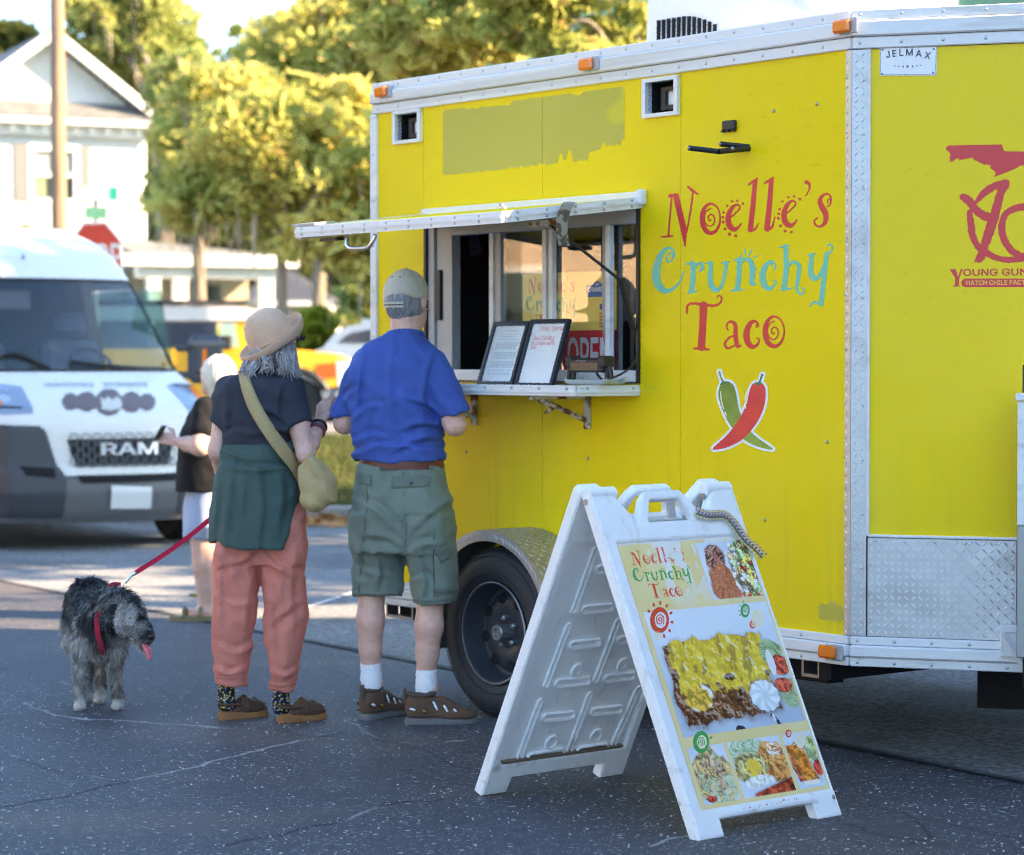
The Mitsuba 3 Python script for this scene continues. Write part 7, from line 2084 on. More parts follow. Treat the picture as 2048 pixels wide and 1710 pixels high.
def emp(g_, off):
    return trimesh.util.concatenate([vpatch([vpx(*q) for q in list(p.exterior.coords)[:-1]], off, False, .06) for p in polys(g_)])
ek = VP('hood_emblem', emp(em, .008), princ('emblem_brown', (.15, .105, .10), .4), 40)
cream = Polygon([(199, 792), (207, 800), (214, 794), (222, 801), (232, 793), (240, 800), (241, 816), (222, 821), (200, 818)])
wig = unary_union([LineString([(135, 804 + k), (190, 800 + k)]).buffer(1.6) for k in (0, 7)] + [LineString([(246, 800 + k), (298, 803 + k)]).buffer(1.6) for k in (0, 7)])
part(ek, 'emblem_print', put(trimesh.util.concatenate([emp(cream, .013)]), VM), princ('emblem_cream', (.60, .56, .50), .5), 40, stuff=True)
for a, b in ((88, 184), (206, 293)):
    VP('hood_vent', [tube([van_s(*vpx(u, 765), .008), van_s(*vpx(u + 4, 773), .008)], .004, 4) for u in np.arange(a, b, 5.5)], 'mat_grey_steel', stuff=True)
# windscreen, cab
wpts = [(-hw_ * 1.0, tw0), (hw_, tw0), (hw_ * .985, tw1 - .03), (hw_ * .93, tw1), (-hw_ * .93, tw1), (-hw_ * .985, tw1 - .03)]
wk_ = VP('windscreen', vpatch(wpts, .004), M_GLASS)
part(wk_, 'seal', put(trimesh.util.concatenate([tube([van_s(a, b, .006) for a, b in zip(np.linspace(p[0], q[0], 12), np.linspace(p[1], q[1], 12))], .014, 5) for p, q in zip(wpts, wpts[1:] + wpts[:1])]), VM), M_BLACK, True)
VP('cowl', vpatch([(-.93, tw0 - .012), (.93, tw0 - .012), (.92, tw0 + .018), (-.92, tw0 + .018)], .010), M_BLACK, 40)
M_CAB = princ('cab_grey', (.085, .095, .115), .7)
VP('dashboard', [cbox(-.85, .85, 1.25, 1.75, 1.05, 1.36, .05)], M_CAB)
VP('cab_wall', [cbox(-.88, .88, 3.0, 3.05, .5, 2.5)], M_CAB)
for x in (-.42, .42):
    VP('seat', [cbox(x - .26, x + .26, 2.1, 2.3, .9, 1.62, .06), cbox(x - .14, x + .14, 2.12, 2.26, 1.64, 1.85, .05)], princ('seat_cloth', (.10, .115, .15), .8) if 'mat_seat_cloth' not in scene else 'mat_seat_cloth')
VP('steering_wheel', tube([(.42 + .19 * math.cos(a), 1.72 + .10 * math.sin(a), 1.38 + .16 * math.sin(a)) for a in np.linspace(0, 2 * math.pi, 26)], .016, 6), M_BLACK, True)
VP('sun_visor', [cbox(-.62, -.1, 1.72, 1.76, 1.86, 2.02, .01)], M_CAB)
for (a, b, c) in (((-.80, tw0 + .01), (-.55, tw0 + .05), (-.28, tw0 + .025)), ((-.10, tw0 + .045), (.3, tw0 + .04), (.75, tw0 + .012))):
    VP('wiper', tube(curve([van_s(*a, .03), van_s(*b, .035), van_s(*c, .03)], 8), .016, 5), M_BLACK, True)
# mirror on the right of the picture, roof marker, antenna
for s_ in (1, -1):
    mk = VP('side_mirror', [cbox(s_ * 1.16 - .15, s_ * 1.16 + .15, 1.02, 1.16, 1.26, 1.66, .05), cbox(s_ * 1.0 - .1, s_ * 1.0 + .1, 1.06, 1.12, 1.30, 1.36, .02), cbox(s_ * 1.0 - .1, s_ * 1.0 + .1, 1.06, 1.12, 1.52, 1.58, .02)], M_CLAD)
    part(mk, 'mirror_band', put(cbox(s_ * 1.16 - .155, s_ * 1.16 + .155, 1.01, 1.1, 1.56, 1.61, .01), VM), M_CLAD2)
    part(mk, 'turn_signal', put(cbox(s_ * 1.16 - .06, s_ * 1.16 - .02, 1.012, 1.03, 1.38, 1.54, .005), VM), M_ORANGE)
p = van_s(*vpx(45, 462), .0)
VP('antenna', tube([p, van_s(*vpx(46, 516), .02)], .010, 5), M_BLACK)
VP('roof_marker', ball(van_s(*vpx(50, 456), .01), (.06, .05, .03), 2), M_ORANGE, True)
for x, y in ((.86, .98), (-.86, .98), (.86, 4.4), (-.86, 4.4)):
    k = VP('wheel', put(lathe([(.2, -.1), (.30, -.115), (.335, -.09), (.345, -.06), (.345, .06), (.335, .09), (.30, .115), (.2, .1)], 40, 'x'), frame((x, y, .345), (1, 0, 0), (0, 1, 0))), M_RUBBER, 40)
    part(k, 'rim', put(put(lathe([(.2, -.06), (.17, -.03), (.0, -.02)], 24, 'x'), frame((x, y, .345), (1, 0, 0), (0, 1, 0))), VM), M_STEEL, True)
VP('underbody', [cbox(-.9, .9, .5, 5.3, .30, .45)], M_DARK)

# ---------------------------------------------------------------- yellow off-road car behind the lawn
YF = 35.0
def fpx(u, v, Y=YF):
    p = at(u, v, Y)
    return p[0], p[2]
def side_poly(px, Y, d0, d1, smooth=0.0):
    g_ = Polygon([fpx(u, v, Y) for u, v in px]).buffer(0)
    if smooth:
        g_ = g_.buffer(-smooth).buffer(smooth * 2).buffer(-smooth)
    return ext_xz(g_, Y + d0, Y + d1)
fj = thing('off_road_car', 'yellow boxy off-road car with white roof and roof rack behind the grass strip', 'car')
M_FJY = princ('car_yellow', (.80, .42, .015), .25, clearcoat=.5)
fb_z = FAR_Z
vb = 722 - (FAR_Z - CAM_H) * F / YF                # ground line in photo pixels at that distance
part(fj, 'body', trimesh.util.concatenate([side_poly([(30, 700), (478, 696), (500, 697), (585, 699), (668, 709), (690, 722), (694, 770), (655, 776), (648, 772), (640, 775), (622, 752), (598, 742), (570, 746), (548, 765), (536, 800), (534, 838), (250, 838), (240, 800), (200, 770), (160, 775), (130, 838), (30, 838)], YF, 0, 1.85, .02), side_poly([(470, 640), (492, 642), (506, 700), (476, 700)], YF, .05, 1.80, .01), side_poly([(30, 630), (140, 630), (140, 700), (30, 700)], YF, .05, 1.80)]), M_FJY)
part(fj, 'roof', side_poly([(60, 640), (60, 622), (90, 613), (480, 613), (515, 622), (520, 634), (500, 641)], YF, .02, 1.83, .03), M_VWHITE)
part(fj, 'side_window', side_poly([(145, 645), (300, 644), (300, 696), (145, 698)], YF, .04, .06), princ('dark_glass', (.02, .03, .06), .06, spec=.8))
part(fj, 'side_window', side_poly([(306, 644), (432, 644), (432, 695), (306, 696)], YF, .04, .06), 'mat_dark_glass')
part(fj, 'side_window', side_poly([(440, 645), (468, 645), (478, 694), (440, 694)], YF, .04, .06), princ('bright_glass', (.35, .48, .42), .05, spec=.9))
part(fj, 'windscreen', side_poly([(494, 644), (498, 644), (512, 698), (506, 698)], YF, .12, 1.73), 'mat_dark_glass')
rack = [tube([(*fpx(70, 604, YF)[:1], YF + y, fpx(70, 604, YF)[1]), (*fpx(490, 604, YF)[:1], YF + y, fpx(70, 604, YF)[1])], .03, 6) for y in (.2, 1.65)] + [cbox(fpx(u, 610)[0], fpx(u + 6, 610)[0], YF + .2, YF + 1.65, fpx(0, 609)[1], fpx(0, 599)[1]) for u in range(80, 490, 45)]
part(fj, 'roof_rack', rack, M_BLACK, stuff=True)
part(fj, 'turn_signal', side_poly([(634, 728), (670, 726), (672, 754), (636, 754)], YF, -.02, .12), princ('red_orange_lens', (.80, .10, .01), .15))
part(fj, 'grille', side_poly([(673, 722), (697, 724), (697, 772), (676, 774)], YF, -.01, 1.80), princ('grille_white', (.62, .64, .66), .4))
part(fj, 'bumper', side_poly([(640, 777), (700, 774), (704, 812), (648, 816)], YF, -.05, 1.9), M_BLACK)
part(fj, 'bumper_trim', side_poly([(643, 782), (700, 780), (700, 800), (648, 802)], YF, -.09, .06), M_STEEL)
part(fj, 'door_mirror', side_poly([(437, 672), (464, 672), (464, 700), (440, 700)], YF, -.30, -.1), M_BLACK)
part(fj, 'sill', side_poly([(240, 838), (540, 838), (540, 850), (240, 850)], YF, .03, 1.8), M_BLACK)
for u in (590, 190):
    x, _ = fpx(u, 800)
    rw = .42
    k = part(fj, 'wheel', put(lathe([(.22, -.13), (.36, -.14), (rw, -.10), (rw, .10), (.36, .14), (.22, .13)], 36, 'y'), frame((x, YF + .14, FAR_Z + rw), (1, 0, 0), (0, 1, 0))), M_RUBBER, 40)
    part(k, 'rim', put(lathe([(.22, .0), (.0, -.01)], 24, 'y'), frame((x, YF + .06, FAR_Z + rw), (1, 0, 0), (0, 1, 0))), M_BLACK)
    part(fj, 'wheel_arch', put(tube([(.50 * math.cos(a), 0, .50 * math.sin(a)) for a in np.linspace(0, math.pi, 20)], .07, 6), frame((x, YF + .0, FAR_Z + rw), (1, 0, 0), (0, 1, 0))), M_BLACK, True)
# ---------------------------------------------------------------- white car beyond
YC = 43.0
wcar = thing('white_car', 'white car partly hidden behind the rear corner of the food trailer', 'car')
C_ = lambda px, d0, d1, s_=.03: side_poly(px, YC, d0, d1, s_)
part(wcar, 'body', C_([(590, 735), (606, 712), (640, 697), (664, 690), (690, 688), (760, 688), (960, 690), (968, 720), (968, 770), (592, 770)], 0, 1.75), M_VWHITE)
part(wcar, 'roof', C_([(642, 698), (668, 668), (694, 652), (740, 645), (840, 648), (900, 662), (930, 690), (640, 700)], .12, 1.63, .05), M_VWHITE)
part(wcar, 'side_window', C_([(672, 686), (700, 666), (742, 658), (742, 687)], .09, .11, .01), 'mat_dark_glass')
part(wcar, 'side_window', C_([(748, 658), (830, 660), (870, 680), (870, 688), (748, 687)], .09, .11, .01), 'mat_dark_glass')
part(wcar, 'roof_fin', C_([(714, 646), (722, 636), (750, 637), (752, 647)], .8, .9, .01), M_VWHITE)
for u in (660, 880):
    x, _ = fpx(u, 780, YC)
    part(wcar, 'wheel', put(lathe([(.0, -.11), (.30, -.11), (.34, -.08), (.34, .08), (.30, .11)], 28, 'y'), frame((x, YC + .12, FAR_Z + .34), (1, 0, 0), (0, 1, 0))), M_RUBBER, 40)
# ---------------------------------------------------------------- the woman in black behind, looking at her phone
YB = 13.7
wb = thing('person', 'white haired woman in black t-shirt and pale blue shorts looking at her phone', 'person')
B_ = lambda u, v, Y=YB: at(u, v, Y)
fb = np.array([-.80, .60, 0])
sh = B_(412, 815, 13.58)
el = B_(400, 893, 13.50)
wr = B_(356, 884, 13.62)
hb = B_(432, 752, 13.72)
Fb = Field((-2.05, 13.35, 0), (-1.40, 14.15, 1.50), .0095)
Fb.ell(hb, (.078, .092, .105), .02, yaw=.9)
face(Fb, hb, fb, .98)
Fb.cone(hb + [.02, -.02, -.06], B_(440, 810, 13.76), .052, .06, .03)
Fb.chain([(*sh, .058), (*el, .052)], .02).chain([(*el, .052), (*(el * .5 + wr * .5), .044), (*wr, .028)], .02)
Fb.chain([(*B_(404, 1060, 13.66), .072), (*B_(408, 1130, 13.68), .062), (*B_(412, 1170, 13.70), .056), (*B_(413, 1215, 13.72), .042), (*B_(412, 1228, 13.72), .038)], .02)
Fb.cone(B_(413, 1224, 13.70), ground(374, 1240) + [0, .02, .035], .036, .026, .02)
Fb.chain([(*B_(420, 1060, 14.0), .07), (*B_(424, 1130, 14.1), .056), (*B_(420, 1186, 14.28), .040)], .02)
Fb.cone(B_(440, 1040, 13.85), B_(440, 860, 13.80), .10, .12, .04)
bb_ = part(wb, 'body', Fb.mesh(4), SK2, True)
eyes(bb_, hb, fb, .98)
Fg = Field(wr - .14, wr + .14, .004)
hand(Fg, wr, np.array([-.95, .1, .25]), (.0, -1, .1), 1, .7, .95)
part(bb_, 'hand', Fg.mesh(2), SK2, True)
Fh = Field(hb - .2, hb + .2, .007)
Fh.ell(hb + np.array([.020, -.012, .010]), (.096, .106, .112), .0, yaw=.9).cone(hb + [.03, -.03, -.03], hb + [.035, -.03, -.115], .084, .066, .03)
Fh.clip(hb + fb * .040, fb).fold(folds([(.016, [[40, 0, 0], [0, 40, 0], [0, 0, 8]])], 5))
part(wb, 'hair', Fh.mesh(2), princ('white_hair', mikit.proc(lambda p, n, uv: mix((.55, .50, .40), (.80, .77, .70), fbm(p.x * 60, p.y * 60, p.z * 14, 3))), .5), True)
part(wb, 'glasses', tube([hb + fb * .10 + [-.03, -.05, .02], hb + fb * .108 + [.0, 0, .02], hb + fb * .10 + [.03, .05, .02]], .010, 6), M_BLACK)
Fs = Field((-2.10, 13.30, .60), (-1.35, 14.1, 1.34), .009)
Fs.loft([sec(982, 351, 476, .15, YB), sec(955, 353, 478, .155, YB), sec(900, 357, 480, .155, YB), sec(862, 362, 482, .15, YB), sec(830, 376, 482, .13, YB), sec(808, 392, 478, .11, YB), sec(797, 410, 466, .08, YB)], .0, .5, 2.3)
Fs.chain([(*sh, .068), (*(sh * .45 + el * .55), .068)], .02)
Fs.fold(folds([(.024, [[10, 0, 5], [0, 8, 0], [3, 0, 3]]), (.012, [[16, 0, -10], [0, 12, 0], [10, 0, 12]])], 91))
part(wb, 't_shirt', Fs.mesh(3), cloth((.012, .012, .015), .2, name='black_jersey'), True)
Fp = Field((-2.05, 13.35, .35), (-1.40, 14.2, .80), .009)
Fp.loft([sec(975, 374, 470, .14, YB), sec(1010, 370, 472, .15, YB), sec(1050, 367, 470, .15, YB), sec(1076, 365, 440, .12, YB)], .0, .3, 2.3)
Fp.fold(folds([(.022, [[14, 0, 4], [0, 8, 0], [3, 0, 4]])], 92))
part(wb, 'shorts', Fp.mesh(3), cloth((.36, .42, .58), .12, name='pale_denim'), True)
KHS = princ('khaki_sandal', (.19, .165, .09), .7)
for q, ang in ((ground(426, 1243), math.pi - .05), (ground(456, 1197), math.pi - .2)):
    M_ = rotz(ang - math.pi / 2, q + np.array([0, .02, 0]))
    s_ = part(wb, 'sandal', put(extrude(Polygon(curve([(0, 0), (.036, .05), (.042, .16), (.02, .235), (-.02, .24), (-.04, .16), (-.034, .05), (0, 0)], 5)), .026), M_), KHS)
    for y_ in (.07, .16):
        part(s_, 'strap', put(tube(curve([(-.042, y_, .024), (-.03, y_, .065), (0, y_, .075), (.03, y_, .065), (.042, y_, .024)], 5), .010, 6), M_), KHS, True)
ph = thing('phone', 'dark phone in the hand of the white haired woman', 'phone')
o = wr + np.array([-.10, -.01, .045])
solo(ph, put(cbox(-.030, .030, -.004, .004, -.035, .055, .003), frame(o, (.35, .93, 0), (-.80, .30, .52), np.cross((.35, .93, 0), (-.80, .30, .52)))), M_BLACK)
# ---------------------------------------------------------------- houses, signs, pole
def gm(px, Y):                                    # photo pixels -> (x, z) at distance Y
    return Polygon([(lambda p: (p[0], p[2]))(at(u, v, Y)) for u, v in px])
M_CLAP = bumped('white_clapboard', (.66, .655, .64), .6, lambda p, n, uv: (p.z * 7.0 - dr.floor(p.z * 7.0)), .02, eps=6e-3)
M_WTRIM = princ('house_trim', (.74, .73, .71), .5)
M_SHUT = princ('grey_shutter', (.16, .165, .17), .6)
M_SHING = bumped('grey_shingle', mikit.proc(lambda p, n, uv: mix((.09, .095, .10), (.17, .17, .175), mikit.cell_rand(p.x * 5, p.y * 5, p.z * 7))), .9, lambda p, n, uv: mikit.cell_rand(p.x * 5, p.y * 5, p.z * 7), .01)
M_WIN = princ('house_glass', (.05, .07, .06), .05, spec=.9)
YH = 66.0
HXv = np.array([math.cos(.42), math.sin(.42), 0])
HO = at(290, 460, YH); HO[2] = 0
HM_ = frame(HO, HXv, (-HXv[1], HXv[0], 0))        # local x: right along the facade (0 at its right corner), y: back
kx = F / YH * math.cos(.42)
hx = lambda u: (u - 290) / kx
hz2 = lambda v: CAM_H + (722 - v) * YH / F
hs = thing('white_house', 'white clapboard gable house with grey shutters behind the van', 'house')
HP_ = lambda name, m, mt, parent=None, **kw: part(parent or hs, name, put(trimesh.util.concatenate(m) if isinstance(m, list) else m, HM_), mt, **kw)
xl = hx(115) * 2 - 0
xa = hx(115)
ze, za = hz2(243), hz2(74)
wz0, wz1 = hz2(405), hz2(308)
wx0, wx1 = hx(84), hx(160)
wall = Polygon([(2 * xa, .3), (0, .3), (0, ze), (2 * xa, ze)]).difference(sbox(wx0, wz0, wx1, wz1))
HP_('wall', [ext_xz(wall, 0, .2), cbox(2 * xa, 2 * xa + .2, .2, 9, .3, ze), cbox(-.2, 0, .2, 9, .3, ze)], M_CLAP)
ov = .42
rake = (za - ze) / (-xa + ov)
HP_('gable_wall', ext_xz(Polygon([(2 * xa, ze + .05), (0, ze + .05), (xa, za - .25)]), .05, .2), M_CLAP)
for s_ in (1, -1):
    x_e = xa + s_ * (-xa + ov)
    q = [(xa, za), (x_e, ze), (x_e, ze - .02), (xa, za - .02)]
    HP_('roof', ext_xz(Polygon([(xa, za + .02), (x_e, ze + .02), (x_e, ze - .12), (xa, za - .12)]), -.55, 9.2), M_SHING)
    HP_('rake_board', ext_xz(Polygon([(xa, za + .03), (x_e + s_ * .02, ze + .03), (x_e + s_ * .02, ze - .26), (xa, za - .28)]), -.60, -.552), M_WTRIM)
    HP_('soffit', ext_xz(Polygon([(xa, za - .13), (x_e, ze - .13), (x_e, ze - .16), (xa, za - .16)]), -.55, .04), M_WTRIM)
HP_('cornice', [cbox(2 * xa - ov, ov, -.58, .04, ze - .22, ze - .06), cbox(2 * xa - .05, .05, -.22, -.002, ze - .50, ze - .22)], M_WTRIM)
HP_('pent_roof', trimesh.convex.convex_hull(np.array([(2 * xa - ov, -.62, ze - .05), (ov, -.62, ze - .05), (2 * xa, .04, ze + .40), (0, .04, ze + .40), (2 * xa, .04, ze - .05), (0, .04, ze - .05)])), M_SHING)
for k, x in enumerate(np.arange(2 * xa + .2, -.1, .42)):
    HP_('bracket', cbox(x, x + .09, -.40, -.224, ze - .40, ze - .224), M_WTRIM)
HP_('corner_board', cbox(-.16, .03, -.04, -.002, .3, ze - .5), M_WTRIM)
wk2 = HP_('window', ext_xz(sbox(wx0 - .12, wz0 - .14, wx1 + .12, wz1 + .14).difference(sbox(wx0 + .02, wz0 + .02, wx1 - .02, wz1 - .02)), -.06, .1), M_WTRIM)
zm = (wz0 + wz1) / 2
HP_('sash', [cbox(wx0, wx1, .0, .05, zm - .05, zm + .05), cbox((wx0 + wx1) / 2 - .04, (wx0 + wx1) / 2 + .04, .0, .05, wz0, wz1)], M_WTRIM, wk2)
HP_('pane', cbox(wx0, wx1, .06, .07, wz0, zm), M_WIN, wk2)
HP_('pane', cbox(wx0, wx1, .06, .07, zm, wz1), princ('pale_blind', (.30, .31, .32), .5), wk2)
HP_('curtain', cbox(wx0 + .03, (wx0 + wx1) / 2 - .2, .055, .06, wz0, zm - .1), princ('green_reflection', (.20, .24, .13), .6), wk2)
for a, b in ((50, 74), (164, 188)):
    k = HP_('shutter', ext_xz(sbox(hx(a), wz0 - .05, hx(b), wz1 + .14), -.05, -.002), M_SHUT)
    HP_('louvre', [cbox(hx(a) + .03, hx(b) - .03, -.058, -.048, z, z + .06) for z in np.arange(wz0 + .02, wz1 + .05, .11)], M_SHUT, k, stuff=True)
# porch wing
pz = lambda v: CAM_H + (722 - v) * 64 / F
pxx = lambda u: (u - 290) / kx
pk2 = HP_('porch_roof', trimesh.convex.convex_hull(np.array([(pxx(225), .5, pz(466)), (pxx(522), .8, pz(512)), (pxx(522), .8, pz(516)), (pxx(225), -2.6, pz(512)), (pxx(522), -2.6, pz(512)), (pxx(225), .5, pz(516)), (pxx(440), .5, pz(492))])), M_SHING)
HP_('fascia', cbox(pxx(200), pxx(524), -2.7, -2.60, pz(533), pz(511)), M_WTRIM)
HP_('porch_beam', cbox(pxx(230), pxx(486), -2.4, -2.1, pz(556), pz(534)), M_WTRIM)
for a, b in ((250, 272), (298, 322), (455, 482)):
    HP_('post', cbox(pxx(a), pxx(b), -2.4, -2.1, .3, pz(557)), M_WTRIM)
HP_('porch_wall', cbox(pxx(240), pxx(480), -.3, -.2, .3, pz(540)), princ('porch_shade', (.40, .33, .24), .8))
for a, b in ((335, 360), (385, 425)):
    HP_('window', cbox(pxx(a), pxx(b), -.36, -.31, pz(640), pz(565)), M_WIN)
# house with the dark hipped roof
YG = 82.0
dh = thing('dark_roof_house', 'low house with dark grey hipped roof beyond the yellow car', 'house')
a_, b_, c_, d__ = at(478, 602, YG), at(664, 602, YG), at(585, 541, YG + 4), at(540, 536, YG + 4)
part(dh, 'roof', trimesh.convex.convex_hull(np.array([a_, b_, a_ + [0, 9, 0], b_ + [0, 9, 0], c_, d__])), princ('slate_roof', (.040, .045, .06), .8))
part(dh, 'wall', cbox(at(488, 0, YG)[0], at(652, 0, YG)[0], YG + .4, YG + 8.6, .3, a_[2] - .01), princ('beige_wall', (.42, .38, .32), .8))
part(dh, 'gutter', cbox(a_[0], b_[0], YG - .05, YG - .0, a_[2] - .15, a_[2]), M_WTRIM)
# teal house behind the trailer, with white wing
YT = 42.0
th = thing('teal_house', 'teal house half hidden by leaves above the food trailer', 'house')
M_TEALW = bumped('teal_siding', (.055, .20, .19), .7, lambda p, n, uv: (p.z * 6.0 - dr.floor(p.z * 6.0)), .02, eps=6e-3)
part(th, 'wall', ext_xz(gm([(960, 700), (1640, 700), (1640, -60), (960, -60)], YT).difference(gm([(1005, 95), (1060, 95), (1060, 20), (1005, 20)], YT)), YT, YT + .3), M_TEALW)
wx_ = part(th, 'window', ext_xz(gm([(998, 102), (1067, 102), (1067, 12), (998, 12)], YT).difference(gm([(1010, 92), (1056, 92), (1056, 24), (1010, 24)], YT)), YT - .05, YT + .05), princ('lilac_trim', (.55, .53, .62), .6))
part(wx_, 'pane', ext_xz(gm([(1008, 94), (1058, 94), (1058, 22), (1008, 22)], YT), YT + .1, YT + .12), princ('warm_pane', (.40, .28, .22), .2))
part(th, 'white_wing', ext_xz(gm([(1642, 700), (1913, 700), (1913, -200), (1642, -200)], YT), YT - .1, YT + 6), M_WTRIM)
part(th, 'wall', ext_xz(gm([(1914, 700), (2400, 700), (2400, -200), (1914, -200)], YT), YT + .1, YT + 6), princ('dark_teal', (.02, .10, .09), .6))
# utility pole
up2 = thing('utility_pole', 'brown wooden utility pole in front of the white house', 'pole')
p0, p1 = at(121, 470, 34), at(113, -120, 34)
p0[2] = .3
solo(up2, tube([p0, p0 * .5 + p1 * .5, p1], [.115, .105, .095], 14), bumped('pole_wood', mikit.proc(lambda p, n, uv: mix((.20, .13, .085), (.34, .24, .17), fbm(p.x * 20, p.y * 20, p.z * 1.5, 3))), .8, lambda p, n, uv: fbm(p.x * 30, p.y * 30, p.z * 2, 2), .01), True)
# stop sign with two street name plates
YS = 27.0
ss = thing('stop_sign', 'red stop sign with green street name plates rising behind the van', 'road sign')
c = at(190, 512, YS)
SX = np.array([math.cos(-.5), math.sin(-.5), 0]); SXM = frame(c, SX, (-SX[1], SX[0], 0))
oct_ = lambda r_: Polygon([(r_ * math.cos(math.pi / 8 + k * math.pi / 4), r_ * math.sin(math.pi / 8 + k * math.pi / 4)) for k in range(8)])
part(ss, 'border', put(ext_xz(oct_(.405), 0, .004), SXM), M_WHITE)
part(ss, 'face', put(ext_xz(oct_(.375), -.003, -.0005), SXM), princ('sign_red', (.62, .035, .02), .4))
tm_ = meshkit.text_mesh('STOP', .25, .002, True)
tm_.vertices[:, 0] *= .82
tm_.apply_translation((-tm_.bounds[:, 0].mean(), -.125, 0))
part(ss, 'lettering', put(put(tm_, frame((0, -.0035, 0), (1, 0, 0), (0, 0, 1), (0, -1, 0))), SXM), M_WHITE)
part(ss, 'post', tube([(c[0], YS + .05, .3), (c[0], YS + .05, at(0, 372, YS)[2])], .03, 8), M_STEEL)
g1, g2 = at(199, 387, YS), at(192, 426, YS)
w_ = 36 * YS / F
part(ss, 'name_plate', cbox(g1[0] - w_, g1[0] + w_ * .55, YS, YS + .02, g1[2] - .075, g1[2] + .075), princ('pale_green_plate', (.42, .62, .52), .4))
part(ss, 'name_plate', cbox(g1[0] + w_ * .56, g1[0] + w_, YS, YS + .02, g1[2] - .075, g1[2] + .075), princ('green_plate', (.02, .34, .24), .4))
part(ss, 'name_plate', put(cbox(-.13, .13, -.01, .01, -.065, .065), frame(g2, (.8, .6, 0), (-.6, .8, 0))), princ('dark_green_plate', (.01, .10, .07), .4))
# ---------------------------------------------------------------- trees
def leaf_mat(name, a, b, c, f=.45, thin=True):
    def col(p, n, uv):
        t = fbm(p.x * f * 1.7, p.y * f * 1.7, p.z * f * 1.7, 4)
        r_ = mikit.cell_rand(p.x * 9, p.y * 9, p.z * 9)
        k = mix(a, b, sstep(.36, .64, t + .25 * (r_ - .5)))
        return mix(k, c, sstep(.90, .96, r_))
    return mat(name, {'type': 'principledthin', 'base_color': mikit.proc(col), 'roughness': .55, 'diff_trans': .9, 'spec_trans': 0.0, 'eta': 1.4})
L_YEL = leaf_mat('yellow_leaf', (.42, .44, .12), (.66, .61, .19), (.68, .48, .20))
L_GRN = leaf_mat('green_leaf', (.27, .33, .10), (.48, .48, .16), (.52, .46, .18))
L_DRK = leaf_mat('dark_leaf', (.06, .085, .03), (.14, .16, .05), (.22, .18, .06))
L_BRI = leaf_mat('bright_leaf', (.16, .22, .03), (.34, .38, .05), (.40, .35, .06))
M_BARK = bumped('bark', mikit.proc(lambda p, n, uv: mix((.15, .12, .09), (.32, .26, .20), fbm(p.x * 8, p.y * 8, p.z * 2.5, 3))), .9, lambda p, n, uv: fbm(p.x * 12, p.y * 12, p.z * 3, 3), .03)
M_MOSS = princ('hanging_moss', mikit.proc(lambda p, n, uv: mix((.24, .21, .14), (.42, .37, .26), fbm(p.x * 3, p.y * 3, p.z * 2, 3))), .95)


def crown(clusters, n, size, seed, gap=.46):
    """leaves spread through ellipsoids (centre, radii), thinned by noise so that gaps stay open"""
    g_ = np.random.default_rng(seed)
    # many small sprays spread through the large ellipsoids, each spray a loose clump of leaves
    sp = []
    big = np.array([r_[0] * r_[1] * r_[2] for c, r_ in clusters]) ** .72
    ns = max(40, n // 130)
    for i in g_.choice(len(clusters), ns, p=big / big.sum()):
        c, r_ = clusters[i]
        dd = g_.normal(size=3); dd /= np.linalg.norm(dd)
        sr = np.mean(r_) * g_.uniform(.26, .60)
        sp.append((np.asarray(c) + dd * g_.uniform(.15, 1.08) ** .6 * np.asarray(r_), np.array([sr * 1.35, sr * 1.35, sr * .8])))
    clusters = sp
    vol = np.array([r_[0] * r_[1] * r_[2] for c, r_ in clusters]) ** .72
    pick = g_.choice(len(clusters), int(n * 2.6), p=vol / vol.sum())
    d = g_.normal(size=(len(pick), 3)); d /= np.linalg.norm(d, axis=1, keepdims=True)
    rad = g_.uniform(0, 1, len(pick)) ** .42
    C = np.array([c for c, r_ in clusters])[pick]; R = np.array([r_ for c, r_ in clusters])[pick]
    P = C + d * rad[:, None] * R * (1 + .22 * (meshkit.noise(d * 3 + pick[:, None], 5)[:, None] - .5))
    dens = meshkit.fbm(P * .85, 3, seed)
    fine = meshkit.fbm(P * 2.6, 2, seed + 9)
    P = P[(dens * .6 + fine * .4) > gap + .04 * g_.normal(size=len(P))][:n]
    return scatter_leaves(P, size, g_, .25, 1.6), P


def tree(label, cat, trunk, clusters, n, size, lm, seed, gap=.46, moss=0, limbs=6, name='tree', group=None, r0=.2):
    k = thing(name, label, cat, group)
    g_ = np.random.default_rng(seed)
    if trunk is not None:
        base, top = np.array(trunk[0], float), np.array(trunk[1], float)
        part(k, 'trunk', tube(curve([base, base * .6 + top * .4 + [r0 * .5, 0, 0], top], 6), np.linspace(r0, r0 * .62, 13), 12), M_BARK, True)
        for i in range(min(limbs, len(clusters))):
            c = np.array(clusters[i][0])
            mid = top * .5 + c * .5 + g_.normal(0, .35, 3)
            s_ = base + (top - base) * g_.uniform(.75, 1.0)
            part(k, 'limb', tube(curve([s_, mid, c + g_.normal(0, .3, 3)], 6), np.linspace(r0 * .5, r0 * .08, 13), 7), M_BARK, True)
    m, P = crown(clusters, n, size, seed, gap)
    part(k, 'crown', m, lm, stuff=True)
    if moss:
        q = P[g_.choice(len(P), moss)]
        L = g_.uniform(.3, 1.3, moss)
        tip = q + np.stack([g_.normal(0, .10, moss), g_.normal(0, .10, moss), -L], 1)
        w_ = np.stack([g_.uniform(.02, .06, moss), g_.normal(0, .02, moss), np.zeros(moss)], 1)
        kk = np.arange(moss) * 3
        part(k, 'moss', trimesh.Trimesh(np.stack([q - w_, q + w_, tip], 1).reshape(-1, 3), np.stack([kk, kk + 1, kk + 2], 1), process=False), M_MOSS, stuff=True)
    return k


